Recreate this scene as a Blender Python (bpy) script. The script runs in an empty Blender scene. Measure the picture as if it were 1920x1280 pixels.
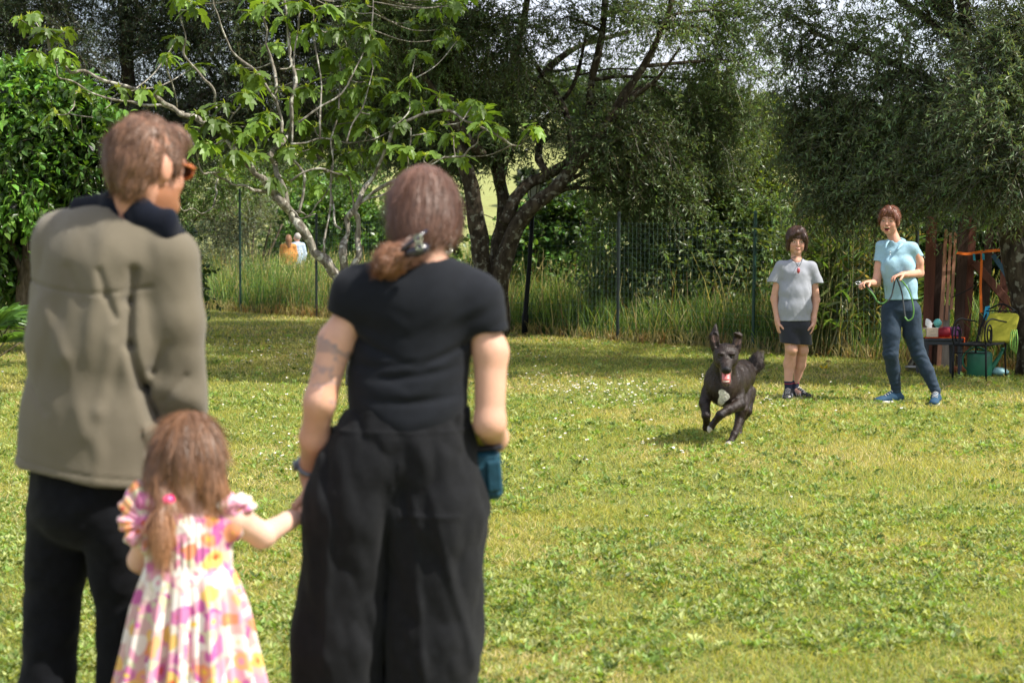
import bpy, math, random
import numpy as np
from mathutils import Vector, Matrix
try:
    import openvdb
except ImportError:
    import pyopenvdb as openvdb

SC = bpy.context.scene
COL = SC.collection
# ---------------------------------------------------------------- camera
FPX, CAM_Z, PITCH = 3200.0, 1.52, math.radians(4.0)
cam_data = bpy.data.cameras.new('camera')
cam = bpy.data.objects.new('camera', cam_data); COL.objects.link(cam)
cam.location = (0, 0, CAM_Z); cam.rotation_euler = (math.pi/2 - PITCH, 0, 0)
cam_data.lens = 60; cam_data.sensor_width = 36; cam_data.clip_end = 2000
cam_data.dof.use_dof = True; cam_data.dof.focus_distance = 13.0; cam_data.dof.aperture_fstop = 4.2
SC.camera = cam
# ---------------------------------------------------------------- light
SUN_DIR = Vector((0.60, -0.20, 0.80)).normalized()      # towards the sun
world = bpy.data.worlds.new('World'); SC.world = world; world.use_nodes = True
wn, wl = world.node_tree.nodes, world.node_tree.links
wn.clear()
sky = wn.new('ShaderNodeTexSky'); sky.sky_type = 'NISHITA'; sky.sun_disc = False
sky.sun_elevation = math.asin(SUN_DIR.z)
sky.sun_rotation = math.atan2(SUN_DIR.x, SUN_DIR.y)
sky.air_density = 1.0; sky.dust_density = 2.5; sky.ozone_density = 1.2
bg = wn.new('ShaderNodeBackground'); bg.inputs['Strength'].default_value = 0.12
wo = wn.new('ShaderNodeOutputWorld')
# thin high cloud: patches of the sky whitened
wtc = wn.new('ShaderNodeTexCoord'); wnz = wn.new('ShaderNodeTexNoise'); wnz.inputs['Scale'].default_value = 5; wnz.inputs['Detail'].default_value = 6
wmr = wn.new('ShaderNodeMapRange'); wmr.inputs[1].default_value = .35; wmr.inputs[2].default_value = .65; wmr.inputs[3].default_value = .35; wmr.inputs[4].default_value = .85
wmx = wn.new('ShaderNodeMix'); wmx.data_type = 'RGBA'; wmx.inputs[7].default_value = (4.9, 5.0, 5.6, 1)
wl.new(wtc.outputs['Generated'], wnz.inputs['Vector']); wl.new(wnz.outputs[0], wmr.inputs[0]); wl.new(wmr.outputs[0], wmx.inputs[0]); wl.new(sky.outputs[0], wmx.inputs[6])
wl.new(wmx.outputs[2], bg.inputs[0]); wl.new(bg.outputs[0], wo.inputs[0])
sd = bpy.data.lights.new('sun', 'SUN'); sd.energy = 4.2; sd.angle = math.radians(0.53); sd.color = (1.0, .945, .85)
so = bpy.data.objects.new('sun', sd); COL.objects.link(so)
so.rotation_euler = SUN_DIR.to_track_quat('Z', 'Y').to_euler(); so.location = (10, -5, 20)
SC.view_settings.view_transform = 'Standard'; SC.view_settings.look = 'None'
SC.view_settings.gamma = 1; SC.view_settings.exposure = 1.0
cy = SC.cycles
cy.max_bounces = 6; cy.diffuse_bounces = 3; cy.glossy_bounces = 2; cy.transmission_bounces = 4; cy.transparent_max_bounces = 6
cy.use_denoising = True; cy.caustics_reflective = False; cy.caustics_refractive = False
cy.sample_clamp_indirect = 4

# ---------------------------------------------------------------- helpers
rng = np.random.default_rng(7)
random.seed(7)
_cp, _sp = math.cos(PITCH), math.sin(PITCH)
def at(px, py, Y):
    """point seen at photograph pixel px,py on the vertical plane y=Y"""
    dx, dz = (px-960)/FPX, (640-py)/FPX
    d = Vector((dx, _cp + dz*_sp, -_sp + dz*_cp))
    return Vector((0, 0, CAM_Z)) + d*(Y/d.y)
def on_ground(px, py, z=0.0):
    dx, dz = (px-960)/FPX, (640-py)/FPX
    d = Vector((dx, _cp + dz*_sp, -_sp + dz*_cp))
    return Vector((0, 0, CAM_Z)) + d*((z-CAM_Z)/d.z)
def tag(o, label=None, cat=None, group=None, kind=None):
    if label: o['label'] = label
    if cat: o['category'] = cat
    if group: o['group'] = group
    if kind: o['kind'] = kind
    return o
def empty(name, loc=(0, 0, 0), label=None, cat=None, group=None):
    o = bpy.data.objects.new(name, None); COL.objects.link(o); o.location = loc
    o.empty_display_size = .1
    return tag(o, label, cat, group)
def mesh_np(name, V, F, mat, parent=None, col=None, smooth=True, mats=None, fmat=None):
    """V (n,3) world coords; F: array or list of arrays of faces; col (n,3)"""
    V = np.asarray(V, np.float32)
    if not isinstance(F, list): F = [F]
    F = [np.asarray(f, np.int32) for f in F if len(f)]
    me = bpy.data.meshes.new(name)
    nl = sum(f.size for f in F); nf = sum(len(f) for f in F)
    me.vertices.add(len(V)); me.vertices.foreach_set('co', V.ravel())
    me.loops.add(nl); me.polygons.add(nf)
    me.loops.foreach_set('vertex_index', np.concatenate([f.ravel() for f in F]))
    tot = np.concatenate([np.full(len(f), f.shape[1], np.int32) for f in F])
    start = np.concatenate([[0], np.cumsum(tot)[:-1]]).astype(np.int32)
    me.polygons.foreach_set('loop_start', start)
    me.polygons.foreach_set('use_smooth', np.full(nf, smooth, bool))
    for m in (mats or [mat]): me.materials.append(m)
    if fmat is not None: me.polygons.foreach_set('material_index', np.asarray(fmat, np.int32))
    me.update(calc_edges=True)
    if col is not None:
        c = np.ones((len(V), 4), np.float32); c[:, :3] = col
        a = me.color_attributes.new('Col', 'FLOAT_COLOR', 'POINT'); a.data.foreach_set('color', c.ravel())
    o = bpy.data.objects.new(name, me); COL.objects.link(o)
    if parent is not None:
        o.parent = parent
        o.matrix_parent_inverse = Matrix.Translation(-Vector(parent.location)) if parent.type == 'EMPTY' else parent.matrix_parent_inverse.copy() @ Matrix.Identity(4)
        if parent.type != 'EMPTY': o.matrix_parent_inverse = Matrix.Identity(4)
    return o
def _h(ix, iy, iz, s):
    n = (ix*374761393 + iy*668265263 + iz*2147483647 + s*974634777) & 0xffffffff
    n = ((n ^ (n >> 13))*1274126177) & 0xffffffff
    return ((n ^ (n >> 16)) & 0xffff)/65535.0
def noise(x, y, z=0, s=0):
    """smooth value noise, 0..1"""
    x, y, z = np.broadcast_arrays(np.asarray(x, float), y, z)
    ix, iy, iz = np.floor(x).astype(np.int64), np.floor(y).astype(np.int64), np.floor(z).astype(np.int64)
    fx, fy, fz = x-ix, y-iy, z-iz
    fx, fy, fz = fx*fx*(3-2*fx), fy*fy*(3-2*fy), fz*fz*(3-2*fz)
    r = 0
    for a in (0, 1):
        for b in (0, 1):
            for c in (0, 1):
                w = (fx if a else 1-fx)*(fy if b else 1-fy)*(fz if c else 1-fz)
                r = r + w*_h(ix+a, iy+b, iz+c, s)
    return r
def fbm(x, y, z=0, s=0, o=3):
    r = 0; a = .5; t = 0
    for i in range(o):
        f = 2**i
        r = r + a*noise(np.asarray(x)*f, np.asarray(y)*f, np.asarray(z)*f, s+i); t += a; a *= .5
    return r/t
# ---------------------------------------------------------------- materials
def newmat(name):
    m = bpy.data.materials.new(name); m.use_nodes = True
    n = m.node_tree.nodes; n.clear()
    return m, n, m.node_tree.links
def pmat(name, col, rough=.7, metal=0, spec=.3, var=.15, scale=20, bump=0, bscale=80, attr=False, sheen=0, trans=0, coat=0, streak=None):
    m, n, l = newmat(name)
    o = n.new('ShaderNodeOutputMaterial'); b = n.new('ShaderNodeBsdfPrincipled')
    b.inputs['Roughness'].default_value = rough; b.inputs['Metallic'].default_value = metal
    b.inputs['Specular IOR Level'].default_value = spec
    if sheen: b.inputs['Sheen Weight'].default_value = sheen; b.inputs['Sheen Roughness'].default_value = .5
    if coat: b.inputs['Coat Weight'].default_value = coat
    tc = n.new('ShaderNodeTexCoord'); nt = n.new('ShaderNodeTexNoise'); nt.inputs['Scale'].default_value = scale
    nt.inputs['Detail'].default_value = 4
    src = tc.outputs['Object']
    if streak:
        mp = n.new('ShaderNodeMapping'); mp.inputs['Scale'].default_value = streak
        l.new(src, mp.inputs[0]); src = mp.outputs[0]
    l.new(src, nt.inputs['Vector'])
    mr = n.new('ShaderNodeMapRange'); mr.inputs['From Min'].default_value = .25; mr.inputs['From Max'].default_value = .75
    mr.inputs['To Min'].default_value = 1-var; mr.inputs['To Max'].default_value = 1+var
    l.new(nt.outputs[0], mr.inputs[0])
    mx = n.new('ShaderNodeVectorMath'); mx.operation = 'SCALE'
    if attr:
        a = n.new('ShaderNodeVertexColor'); a.layer_name = 'Col'; l.new(a.outputs[0], mx.inputs[0])
    else:
        mx.inputs[0].default_value = col[:3]
    l.new(mr.outputs[0], mx.inputs['Scale']); l.new(mx.outputs[0], b.inputs['Base Color'])
    if bump:
        n2 = n.new('ShaderNodeTexNoise'); n2.inputs['Scale'].default_value = bscale; n2.inputs['Detail'].default_value = 3
        l.new(src, n2.inputs['Vector'])
        bp = n.new('ShaderNodeBump'); bp.inputs['Strength'].default_value = bump; bp.inputs['Distance'].default_value = .01
        l.new(n2.outputs[0], bp.inputs['Height']); l.new(bp.outputs[0], b.inputs['Normal'])
    last = b.outputs[0]
    if trans:
        t = n.new('ShaderNodeBsdfTranslucent'); ms = n.new('ShaderNodeMixShader'); ms.inputs[0].default_value = trans
        l.new(mx.outputs[0], t.inputs[0]); l.new(last, ms.inputs[1]); l.new(t.outputs[0], ms.inputs[2]); last = ms.outputs[0]
    l.new(last, o.inputs[0])
    return m
def leafmat(name, rough=.45, trans=.35, tgain=1.6, spec=.4):
    m, n, l = newmat(name)
    o = n.new('ShaderNodeOutputMaterial'); b = n.new('ShaderNodeBsdfPrincipled')
    a = n.new('ShaderNodeVertexColor'); a.layer_name = 'Col'
    b.inputs['Roughness'].default_value = rough; b.inputs['Specular IOR Level'].default_value = spec
    l.new(a.outputs[0], b.inputs['Base Color'])
    g = n.new('ShaderNodeVectorMath'); g.operation = 'MULTIPLY'; g.inputs[1].default_value = (tgain*1.1, tgain, tgain*.35)
    l.new(a.outputs[0], g.inputs[0])
    t = n.new('ShaderNodeBsdfTranslucent'); l.new(g.outputs[0], t.inputs[0])
    ms = n.new('ShaderNodeMixShader'); ms.inputs[0].default_value = trans
    l.new(b.outputs[0], ms.inputs[1]); l.new(t.outputs[0], ms.inputs[2]); l.new(ms.outputs[0], o.inputs[0])
    return m
def barkmat(name, c1, c2, scale=9, lichen=None, bump=.8):
    m, n, l = newmat(name)
    o = n.new('ShaderNodeOutputMaterial'); b = n.new('ShaderNodeBsdfPrincipled'); b.inputs['Roughness'].default_value = .9
    b.inputs['Specular IOR Level'].default_value = .15
    tc = n.new('ShaderNodeTexCoord'); mp = n.new('ShaderNodeMapping'); mp.inputs['Scale'].default_value = (1, 1, .35)
    l.new(tc.outputs['Object'], mp.inputs[0])
    nt = n.new('ShaderNodeTexNoise'); nt.inputs['Scale'].default_value = scale*3; nt.inputs['Detail'].default_value = 6
    l.new(mp.outputs[0], nt.inputs['Vector'])
    r = n.new('ShaderNodeValToRGB'); r.color_ramp.elements[0].position = .35; r.color_ramp.elements[1].position = .68
    r.color_ramp.elements[0].color = (*c1, 1); r.color_ramp.elements[1].color = (*c2, 1)
    l.new(nt.outputs[0], r.inputs[0]); last = r.outputs[0]
    if lichen:
        n3 = n.new('ShaderNodeTexNoise'); n3.inputs['Scale'].default_value = 14; n3.inputs['Detail'].default_value = 5
        l.new(tc.outputs['Object'], n3.inputs['Vector'])
        r3 = n.new('ShaderNodeValToRGB'); r3.color_ramp.elements[0].position = .56; r3.color_ramp.elements[1].position = .62
        l.new(n3.outputs[0], r3.inputs[0])
        mx = n.new('ShaderNodeMix'); mx.data_type = 'RGBA'
        l.new(r3.outputs[0], mx.inputs[0]); l.new(last, mx.inputs[6]); mx.inputs[7].default_value = (*lichen, 1); last = mx.outputs[2]
    l.new(last, b.inputs['Base Color'])
    bp = n.new('ShaderNodeBump'); bp.inputs['Strength'].default_value = bump; bp.inputs['Distance'].default_value = .03
    l.new(nt.outputs[0], bp.inputs['Height']); l.new(bp.outputs[0], b.inputs['Normal'])
    l.new(b.outputs[0], o.inputs[0])
    return m
# ---------------------------------------------------------------- tubes
def smooth_path(pts, n=4):
    """Catmull-Rom through (x,y,z,r) rows"""
    P = np.array([list(p) for p in pts], float)
    if len(P) < 3 or n < 2: return P
    Q = np.vstack([2*P[0]-P[1], P, 2*P[-1]-P[-2]]); out = []
    for i in range(1, len(Q)-2):
        for k in range(n):
            t = k/n; a, b, c, d = Q[i-1], Q[i], Q[i+1], Q[i+2]
            out.append(.5*((2*b)+(-a+c)*t+(2*a-5*b+4*c-d)*t*t+(-a+3*b-3*c+d)*t**3))
    out.append(P[-1]); out = np.array(out)
    out[:, 3] = np.maximum(out[:, 3], min(P[:, 3]))
    return out
class TB:
    """collects tubes / boxes / sheets into one mesh"""
    def __init__(s): s.V = []; s.F = []; s.T = []; s.n = 0
    def add(s, V, F, T=None):
        V = np.asarray(V, float); s.V.append(V)
        if len(F): s.F.append(np.asarray(F)+s.n)
        if T is not None and len(T): s.T.append(np.asarray(T)+s.n)
        s.n += len(V)
    def tube(s, pts, sides=8, n=1, rough=0, seed=0, closed=False, cap=True, flat=1.0):
        P = smooth_path(pts, n) if n > 1 else np.array([list(p) for p in pts], float)
        X, R = P[:, :3], P[:, 3]
        d = np.gradient(X, axis=0); d /= np.linalg.norm(d, axis=1)[:, None]+1e-9
        u = np.array([1., 0, 0]) if abs(d[0][0]) < .8 else np.array([0, 1., 0])
        us = []
        for k in range(len(X)):
            u = u-d[k]*np.dot(u, d[k]); u /= np.linalg.norm(u)+1e-9; us.append(u)
        U = np.array(us); W = np.cross(d, U)
        a = np.arange(sides)*2*math.pi/sides
        rr = R[:, None]*np.ones(sides)
        if rough: rr = rr*(1+rough*(noise(np.arange(len(X))[:, None]*.6, np.arange(sides)[None, :]*1.3, seed, seed)-.5)*2)
        V = X[:, None, :]+rr[..., None]*(np.cos(a)[None, :, None]*U[:, None, :]+flat*np.sin(a)[None, :, None]*W[:, None, :])
        m = len(X); i, j = np.meshgrid(np.arange(m-1), np.arange(sides), indexing='ij'); j2 = (j+1) % sides
        F = np.stack([i*sides+j, i*sides+j2, (i+1)*sides+j2, (i+1)*sides+j], -1).reshape(-1, 4)
        V = V.reshape(-1, 3); T = []
        if cap:
            V = np.vstack([V, X[0], X[-1]]); k = m*sides
            j = np.arange(sides); j2 = (j+1) % sides
            T = np.vstack([np.stack([np.full(sides, k), j2, j], 1), np.stack([np.full(sides, k+1), (m-1)*sides+j, (m-1)*sides+j2], 1)])
        s.add(V, F, T)
    def box(s, c, size, M=None, bev=.0):
        x, y, z = [v/2 for v in size]
        if bev:
            b = bev; V = []
            for sx in (-1, 1):
                for sy in (-1, 1):
                    for sz in (-1, 1):
                        V += [(sx*(x-b), sy*(y-b), sz*z), (sx*(x-b), sy*y, sz*(z-b)), (sx*x, sy*(y-b), sz*(z-b))]
            V = np.array(V)
            import bmesh
            bm = bmesh.new()
            for v in V: bm.verts.new(v)
            r = bmesh.ops.convex_hull(bm, input=bm.verts)
            bmesh.ops.join_triangles(bm, faces=bm.faces, angle_face_threshold=.01, angle_shape_threshold=3)
            bm.verts.index_update()
            V = np.array([v.co[:] for v in bm.verts]); F4 = []; F3 = []
            for f in bm.faces:
                ids = [v.index for v in f.verts]
                if len(ids) == 4: F4.append(ids)
                else:
                    for k in range(1, len(ids)-1): F3.append([ids[0], ids[k], ids[k+1]])
            bm.free()
        else:
            V = np.array([(sx*x, sy*y, sz*z) for sx in (-1, 1) for sy in (-1, 1) for sz in (-1, 1)])
            F4 = [(0, 1, 3, 2), (4, 6, 7, 5), (0, 4, 5, 1), (2, 3, 7, 6), (0, 2, 6, 4), (1, 5, 7, 3)]; F3 = []
        if M is not None: V = V @ np.array(M.to_3x3()).T
        s.add(V+np.array(c), F4 if len(F4) else np.zeros((0, 4), int), F3)
    def lathe(s, c, prof, sides=20, M=None):
        a = np.arange(sides)*2*math.pi/sides
        P = np.array(prof, float)
        V = np.stack([P[:, 0][:, None]*np.cos(a), P[:, 0][:, None]*np.sin(a), P[:, 1][:, None]*np.ones(sides)], -1)
        m = len(P); i, j = np.meshgrid(np.arange(m-1), np.arange(sides), indexing='ij'); j2 = (j+1) % sides
        F = np.stack([i*sides+j, i*sides+j2, (i+1)*sides+j2, (i+1)*sides+j], -1).reshape(-1, 4)
        V = V.reshape(-1, 3)
        if M is not None: V = V @ np.array(M.to_3x3()).T
        s.add(V+np.array(c), F)
    def build(s, name, mat, parent=None, smooth=False, col=None):
        F = []
        if s.F: F.append(np.vstack(s.F))
        if s.T: F.append(np.vstack(s.T))
        V = np.vstack(s.V)
        return mesh_np(name, V, F, mat, parent, smooth=smooth, col=None if col is None else np.tile(col, (len(V), 1)))
# ---------------------------------------------------------------- leaves
def unit(a): return a/(np.linalg.norm(a, axis=-1, keepdims=True)+1e-9)
LEAF1 = (np.array([[0, 0, 0], [-.5, .45, .06], [0, 1, -.12], [.5, .45, .06]]), [np.array([[0, 3, 2, 1]])])
LEAF2 = (np.array([[0, 0, 0], [0, .35, .0], [0, .7, -.05], [0, 1, -.2], [-.42, .25, .10], [-.5, .55, .08], [-.22, .85, -.05],
                   [.42, .25, .10], [.5, .55, .08], [.22, .85, -.05]]),
         [np.array([[0, 1, 5, 4], [1, 2, 6, 5], [0, 7, 8, 1], [1, 8, 9, 2]]), np.array([[2, 3, 6], [2, 9, 3]])])
def put_leaves(P, D, Nn, L, W, tmpl):
    """P positions, D direction, Nn normal, L length, W width -> verts, faces"""
    T, TF = tmpl
    D = unit(D); S = unit(np.cross(D, Nn)); N2 = np.cross(S, D)
    V = P[:, None, :]+T[None, :, 0, None]*(W[:, None, None]*S[:, None, :])+T[None, :, 1, None]*(L[:, None, None]*D[:, None, :])+T[None, :, 2, None]*(L[:, None, None]*N2[:, None, :])
    n, k = len(P), len(T)
    off = (np.arange(n)*k)[:, None, None]
    return V.reshape(-1, 3), [(f[None]+off).reshape(-1, f.shape[1]) for f in TF], k
def twigs_to_leaves(P0, D, L, nl, leafL, leafW, droop, tmpl, col, colvar=.25, r=None, spread=.9, flatten=.0):
    """P0,D (n,3) twigs of length L; nl leaves each; returns leaf verts, faces, colours, and stem data"""
    r = r or rng
    n = len(P0); t = (np.arange(nl)+.5)/nl
    t = t[None, :]+r.uniform(-.4, .4, (n, nl))/nl
    Lc = L[:, None]
    X = P0[:, None, :]+D[:, None, :]*(Lc*t)[..., None]
    X[..., 2] -= droop*Lc*t*t
    dd = D[:, None, :]+np.zeros_like(X); dd[..., 2] -= 2*droop*t; dd = unit(dd)
    rnd = r.normal(size=X.shape); rnd = unit(rnd-dd*(rnd*dd).sum(-1, keepdims=True))
    ld = unit(dd*(1-spread*.4)+rnd*spread+np.array([0, 0, -.15]))
    nn = r.normal(size=X.shape); nn[..., 2] += 1.0+flatten
    m = n*nl
    LL = leafL*r.uniform(.6, 1.2, m); WW = LL*(leafW/leafL)*r.uniform(.8, 1.2, m)
    V, F, k = put_leaves(X.reshape(-1, 3), ld.reshape(-1, 3), nn.reshape(-1, 3), LL, WW, tmpl)
    c = np.array(col)[None, :]*(1+colvar*r.normal(size=(m, 1)))*(1+.08*r.normal(size=(m, 3)))
    return V, F, np.clip(np.repeat(c, k, 0), .008, .9)
def stems(P0, D, L, droop, rad=.003, seg=4):
    n = len(P0); t = np.linspace(0, 1, seg)
    X = P0[:, None, :]+D[:, None, :]*(L[:, None]*t)[..., None]; X[..., 2] -= droop*L[:, None]*t*t
    U = unit(np.cross(D, [0.3, .2, 1.])); W = np.cross(unit(D), U)
    a = np.arange(3)*2*math.pi/3; R = rad*(1-.6*t)
    V = X[:, :, None, :]+R[None, :, None, None]*(np.cos(a)[None, None, :, None]*U[:, None, None, :]+np.sin(a)[None, None, :, None]*W[:, None, None, :])
    i, j = np.meshgrid(np.arange(seg-1), np.arange(3), indexing='ij'); j2 = (j+1) % 3
    F = np.stack([i*3+j, i*3+j2, (i+1)*3+j2, (i+1)*3+j], -1).reshape(-1, 4)
    F = (F[None]+(np.arange(n)*seg*3)[:, None, None]).reshape(-1, 4)
    return V.reshape(-1, 3), F
def join(parts):
    """list of (V,[F..],C)"""
    Vs, Fs, Cs, n = [], {}, [], 0
    for V, F, C in parts:
        Vs.append(V); Cs.append(C)
        for f in F: Fs.setdefault(f.shape[1], []).append(f+n)
        n += len(V)
    return np.vstack(Vs), [np.vstack(v) for v in Fs.values()], np.vstack(Cs)
# ---------------------------------------------------------------- ground
FA = np.array([-4.62, 29.0]); FB = np.array([2.82, 20.2])       # line of the wire fence
FD = (FB-FA)/np.linalg.norm(FB-FA); FN = np.array([-FD[1], FD[0]])
if FN[1] < 0: FN = -FN
def beyond(x, y): return (x-FA[0])*FN[0]+(y-FA[1])*FN[1]         # metres behind the fence line
def terrain(x, y):
    x = np.asarray(x, float); y = np.asarray(y, float)
    s = lambda a, b, v: (lambda t: t*t*(3-2*t))(np.clip((v-a)/(b-a), 0, 1))
    z = -.45*s(2, 14, beyond(x, y)) + 5.2*s(45, 105, y) + 7*s(100, 170, y) + 14*s(160, 600, y)
    return z + .05*(fbm(x*.15, y*.15, 0, 3)-.5)*s(1, 6, beyond(x, y)) + .03*(fbm(x*.5, y*.5, 0, 5)-.5) + .8*(fbm(x*.02, y*.02, 0, 9)-.5)*s(50, 120, y)
ys = np.concatenate([np.arange(-30, 0, 3), np.arange(0, 36, .25), np.arange(36, 120, 2), np.arange(120, 1500, 30)])
xs = np.concatenate([np.arange(-1200, -60, 60), np.arange(-60, -12, 2), np.arange(-12, 12, .25), np.arange(12, 60, 2), np.arange(60, 1201, 60)])
GX, GY = np.meshgrid(xs, ys); GZ = terrain(GX, GY)
ni, nj = GX.shape
i, j = np.meshgrid(np.arange(ni-1), np.arange(nj-1), indexing='ij')
GF = np.stack([i*nj+j, i*nj+j+1, (i+1)*nj+j+1, (i+1)*nj+j], -1).reshape(-1, 4)
bm_ = beyond(GX, GY)
w = np.clip(bm_/1.5, 0, 1)[..., None]; far = np.clip((GY-45)/25, 0, 1)[..., None]
turf = np.array([.16, .17, .05]); mead = np.array([.16, .17, .06]); hay = np.array([.25, .27, .10])
gc = turf*(1-w)+mead*w; gc = gc*(1-far)+hay*far
m, n, l = newmat('ground_soil')
o_ = n.new('ShaderNodeOutputMaterial'); b_ = n.new('ShaderNodeBsdfPrincipled'); b_.inputs['Roughness'].default_value = 1; b_.inputs['Specular IOR Level'].default_value = .1
a_ = n.new('ShaderNodeVertexColor'); a_.layer_name = 'Col'; tc = n.new('ShaderNodeTexCoord')
n1 = n.new('ShaderNodeTexNoise'); n1.inputs['Scale'].default_value = 2.3; n1.inputs['Detail'].default_value = 5
n2 = n.new('ShaderNodeTexNoise'); n2.inputs['Scale'].default_value = 60; n2.inputs['Detail'].default_value = 3
l.new(tc.outputs['Object'], n1.inputs['Vector']); l.new(tc.outputs['Object'], n2.inputs['Vector'])
mx = n.new('ShaderNodeMix'); mx.data_type = 'RGBA'; l.new(a_.outputs[0], mx.inputs[6]); mx.inputs[7].default_value = (.2, .17, .06, 1)
mr = n.new('ShaderNodeMapRange'); mr.inputs[1].default_value = .5; mr.inputs[2].default_value = .7; mr.inputs[4].default_value = .6
l.new(n1.outputs[0], mr.inputs[0]); l.new(mr.outputs[0], mx.inputs[0])
m2 = n.new('ShaderNodeMapRange'); m2.inputs[1].default_value = .3; m2.inputs[2].default_value = .7; m2.inputs[3].default_value = .6; m2.inputs[4].default_value = 1.3
l.new(n2.outputs[0], m2.inputs[0]); sc_ = n.new('ShaderNodeVectorMath'); sc_.operation = 'SCALE'
l.new(mx.outputs[2], sc_.inputs[0]); l.new(m2.outputs[0], sc_.inputs['Scale']); l.new(sc_.outputs[0], b_.inputs['Base Color']); l.new(b_.outputs[0], o_.inputs[0])
g = mesh_np('ground', np.stack([GX, GY, GZ], -1).reshape(-1, 3), GF, m, col=gc.reshape(-1, 3)); tag(g, kind='structure')

# ---------------------------------------------------------------- grass
M_GRASS = leafmat('grass_blade', .5, .4, 1.35, .3)
def blades(X, Y, H, W, col, lean=.35, seg=2, r=rng, wind=(0, 0)):
    n = len(X); Z = terrain(X, Y)
    a = r.uniform(0, 2*math.pi, n); s = np.stack([np.cos(a), np.sin(a), 0*a], 1)
    b = r.uniform(0, 2*math.pi, n); ln = lean*r.uniform(.2, 1.6, n)
    dv = np.stack([np.cos(b)*ln+wind[0], np.sin(b)*ln+wind[1], np.ones(n)], 1)
    P = np.stack([X, Y, Z-.005], 1); H = H[:, None]; W = W[:, None]
    rows = []
    for k in range(seg+1):
        t = k/seg; c = P+np.stack([dv[:, 0]*t*t, dv[:, 1]*t*t, dv[:, 2]*t*(1-.25*ln*t)], 1)*H
        ww = W*.5*(1-.85*t**1.5)
        rows += [c-s*ww, c+s*ww]
    k = 2*(seg+1); V = np.stack(rows, 1).reshape(-1, 3)
    f = np.array([[2*q, 2*q+1, 2*q+3, 2*q+2] for q in range(seg)])
    F = (f[None]+(np.arange(n)*k)[:, None, None]).reshape(-1, 4)
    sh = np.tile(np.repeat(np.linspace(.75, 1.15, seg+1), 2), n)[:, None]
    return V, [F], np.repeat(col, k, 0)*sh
def scatter(n, y0, y1, marg=.6, test=None, r=rng):
    """even scatter over the wedge of lawn the picture can see (and a step around it)"""
    Y = np.sqrt(r.uniform(y0*y0, y1*y1, n)); hw = Y*.30+marg+.7*(Y < 12)
    X = r.uniform(-1, 1, n)*(hw+.4)
    return X, Y
G_DRY, G_YEL, G_GRN, G_DRK = (np.array(c) for c in ((.60, .50, .26), (.41, .40, .10), (.23, .31, .07), (.09, .165, .035)))
def lawn_col(X, Y, r=rng):
    p = fbm(X*.9, Y*.9, 0, 21, 4); q = fbm(X*3.1, Y*3.1, 0, 41, 3); u = r.uniform(0, 1, len(X))
    dry = np.clip((p-.52)*5+.22+(q-.5)*1.2, .04, .75); grn = np.clip((.5-p)*4+.28+(q-.5), .05, .8)
    c = np.where((u < dry*.55)[:, None], G_DRY, np.where((u > 1-grn*.7)[:, None], G_GRN, G_YEL))
    c = np.where((r.uniform(0, 1, len(X)) < .10)[:, None], G_DRK, c)
    return c*(1+.18*r.normal(size=(len(X), 1)))
parts = []
for n_, y0, y1, h, w_ in ((240000, 4.6, 9.0, .034, .0045), (175000, 9.0, 14.0, .036, .0065), (110000, 14.0, 21.0, .040, .010), (60000, 21, 30, .045, .015)):
    X, Y = scatter(n_, y0, y1); k = beyond(X, Y) < .15; X, Y = X[k], Y[k]
    tl = .75+.6*fbm(X*1.7, Y*1.7, 0, 77)
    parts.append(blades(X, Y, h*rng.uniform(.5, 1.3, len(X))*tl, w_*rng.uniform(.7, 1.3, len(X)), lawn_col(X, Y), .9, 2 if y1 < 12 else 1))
V, F, C = join(parts); tag(mesh_np('grass', V, F, M_GRASS, col=np.clip(C, .01, .9), smooth=False), 'short sunlit lawn grass, yellow green with dry straw patches', 'grass', kind='stuff')
# broad-leaved weeds: rosettes of small leaves in patches
def rosettes(n, y0, y1, size, r=rng, thr=.55):
    X, Y = scatter(n, y0, y1, r=r); k = (fbm(X*2.6, Y*2.6, 0, 91, 3) > thr+.34*(r.uniform(0, 1, len(X))-.5)) & (beyond(X, Y) < -.1); X, Y = X[k], Y[k]
    nl = 9; m_ = len(X); a = r.uniform(0, 2*math.pi, (m_, nl)); el = r.uniform(.05, 1.1, (m_, nl))
    D = np.stack([np.cos(a)*np.cos(el), np.sin(a)*np.cos(el), np.sin(el)], -1).reshape(-1, 3)
    P = np.repeat(np.stack([X, Y, terrain(X, Y)+.008], 1), nl, 0)+D*.012
    N = np.array([0, 0, 1.])+r.normal(size=D.shape)*.3
    L = size*r.uniform(.4, 1.3, len(P))*np.repeat(r.uniform(.6, 1.4, m_), nl); V, F, kk = put_leaves(P, D, N, L, L*r.uniform(.35, .6, len(P)), LEAF1)
    c = np.array([.17, .26, .06])*r.uniform(.40, 1.6, (m_, 1)); c = np.where((r.uniform(0, 1, m_) < .45)[:, None], np.array([.36, .41, .15])*r.uniform(.6, 1.25, (m_, 1)), c); c = np.repeat(np.repeat(c, nl, 0), kk, 0)
    return V, F, c
V, F, C = join([rosettes(36000, 4.6, 9, .024, thr=.47), rosettes(18000, 9, 15, .028, thr=.47), rosettes(4000, 15, 24, .035, thr=.5)])
tag(mesh_np('weeds', V, F, M_GRASS, col=C, smooth=False), 'low dark green clover and dandelion leaves spread through the lawn', 'ground cover', kind='stuff')
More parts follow.
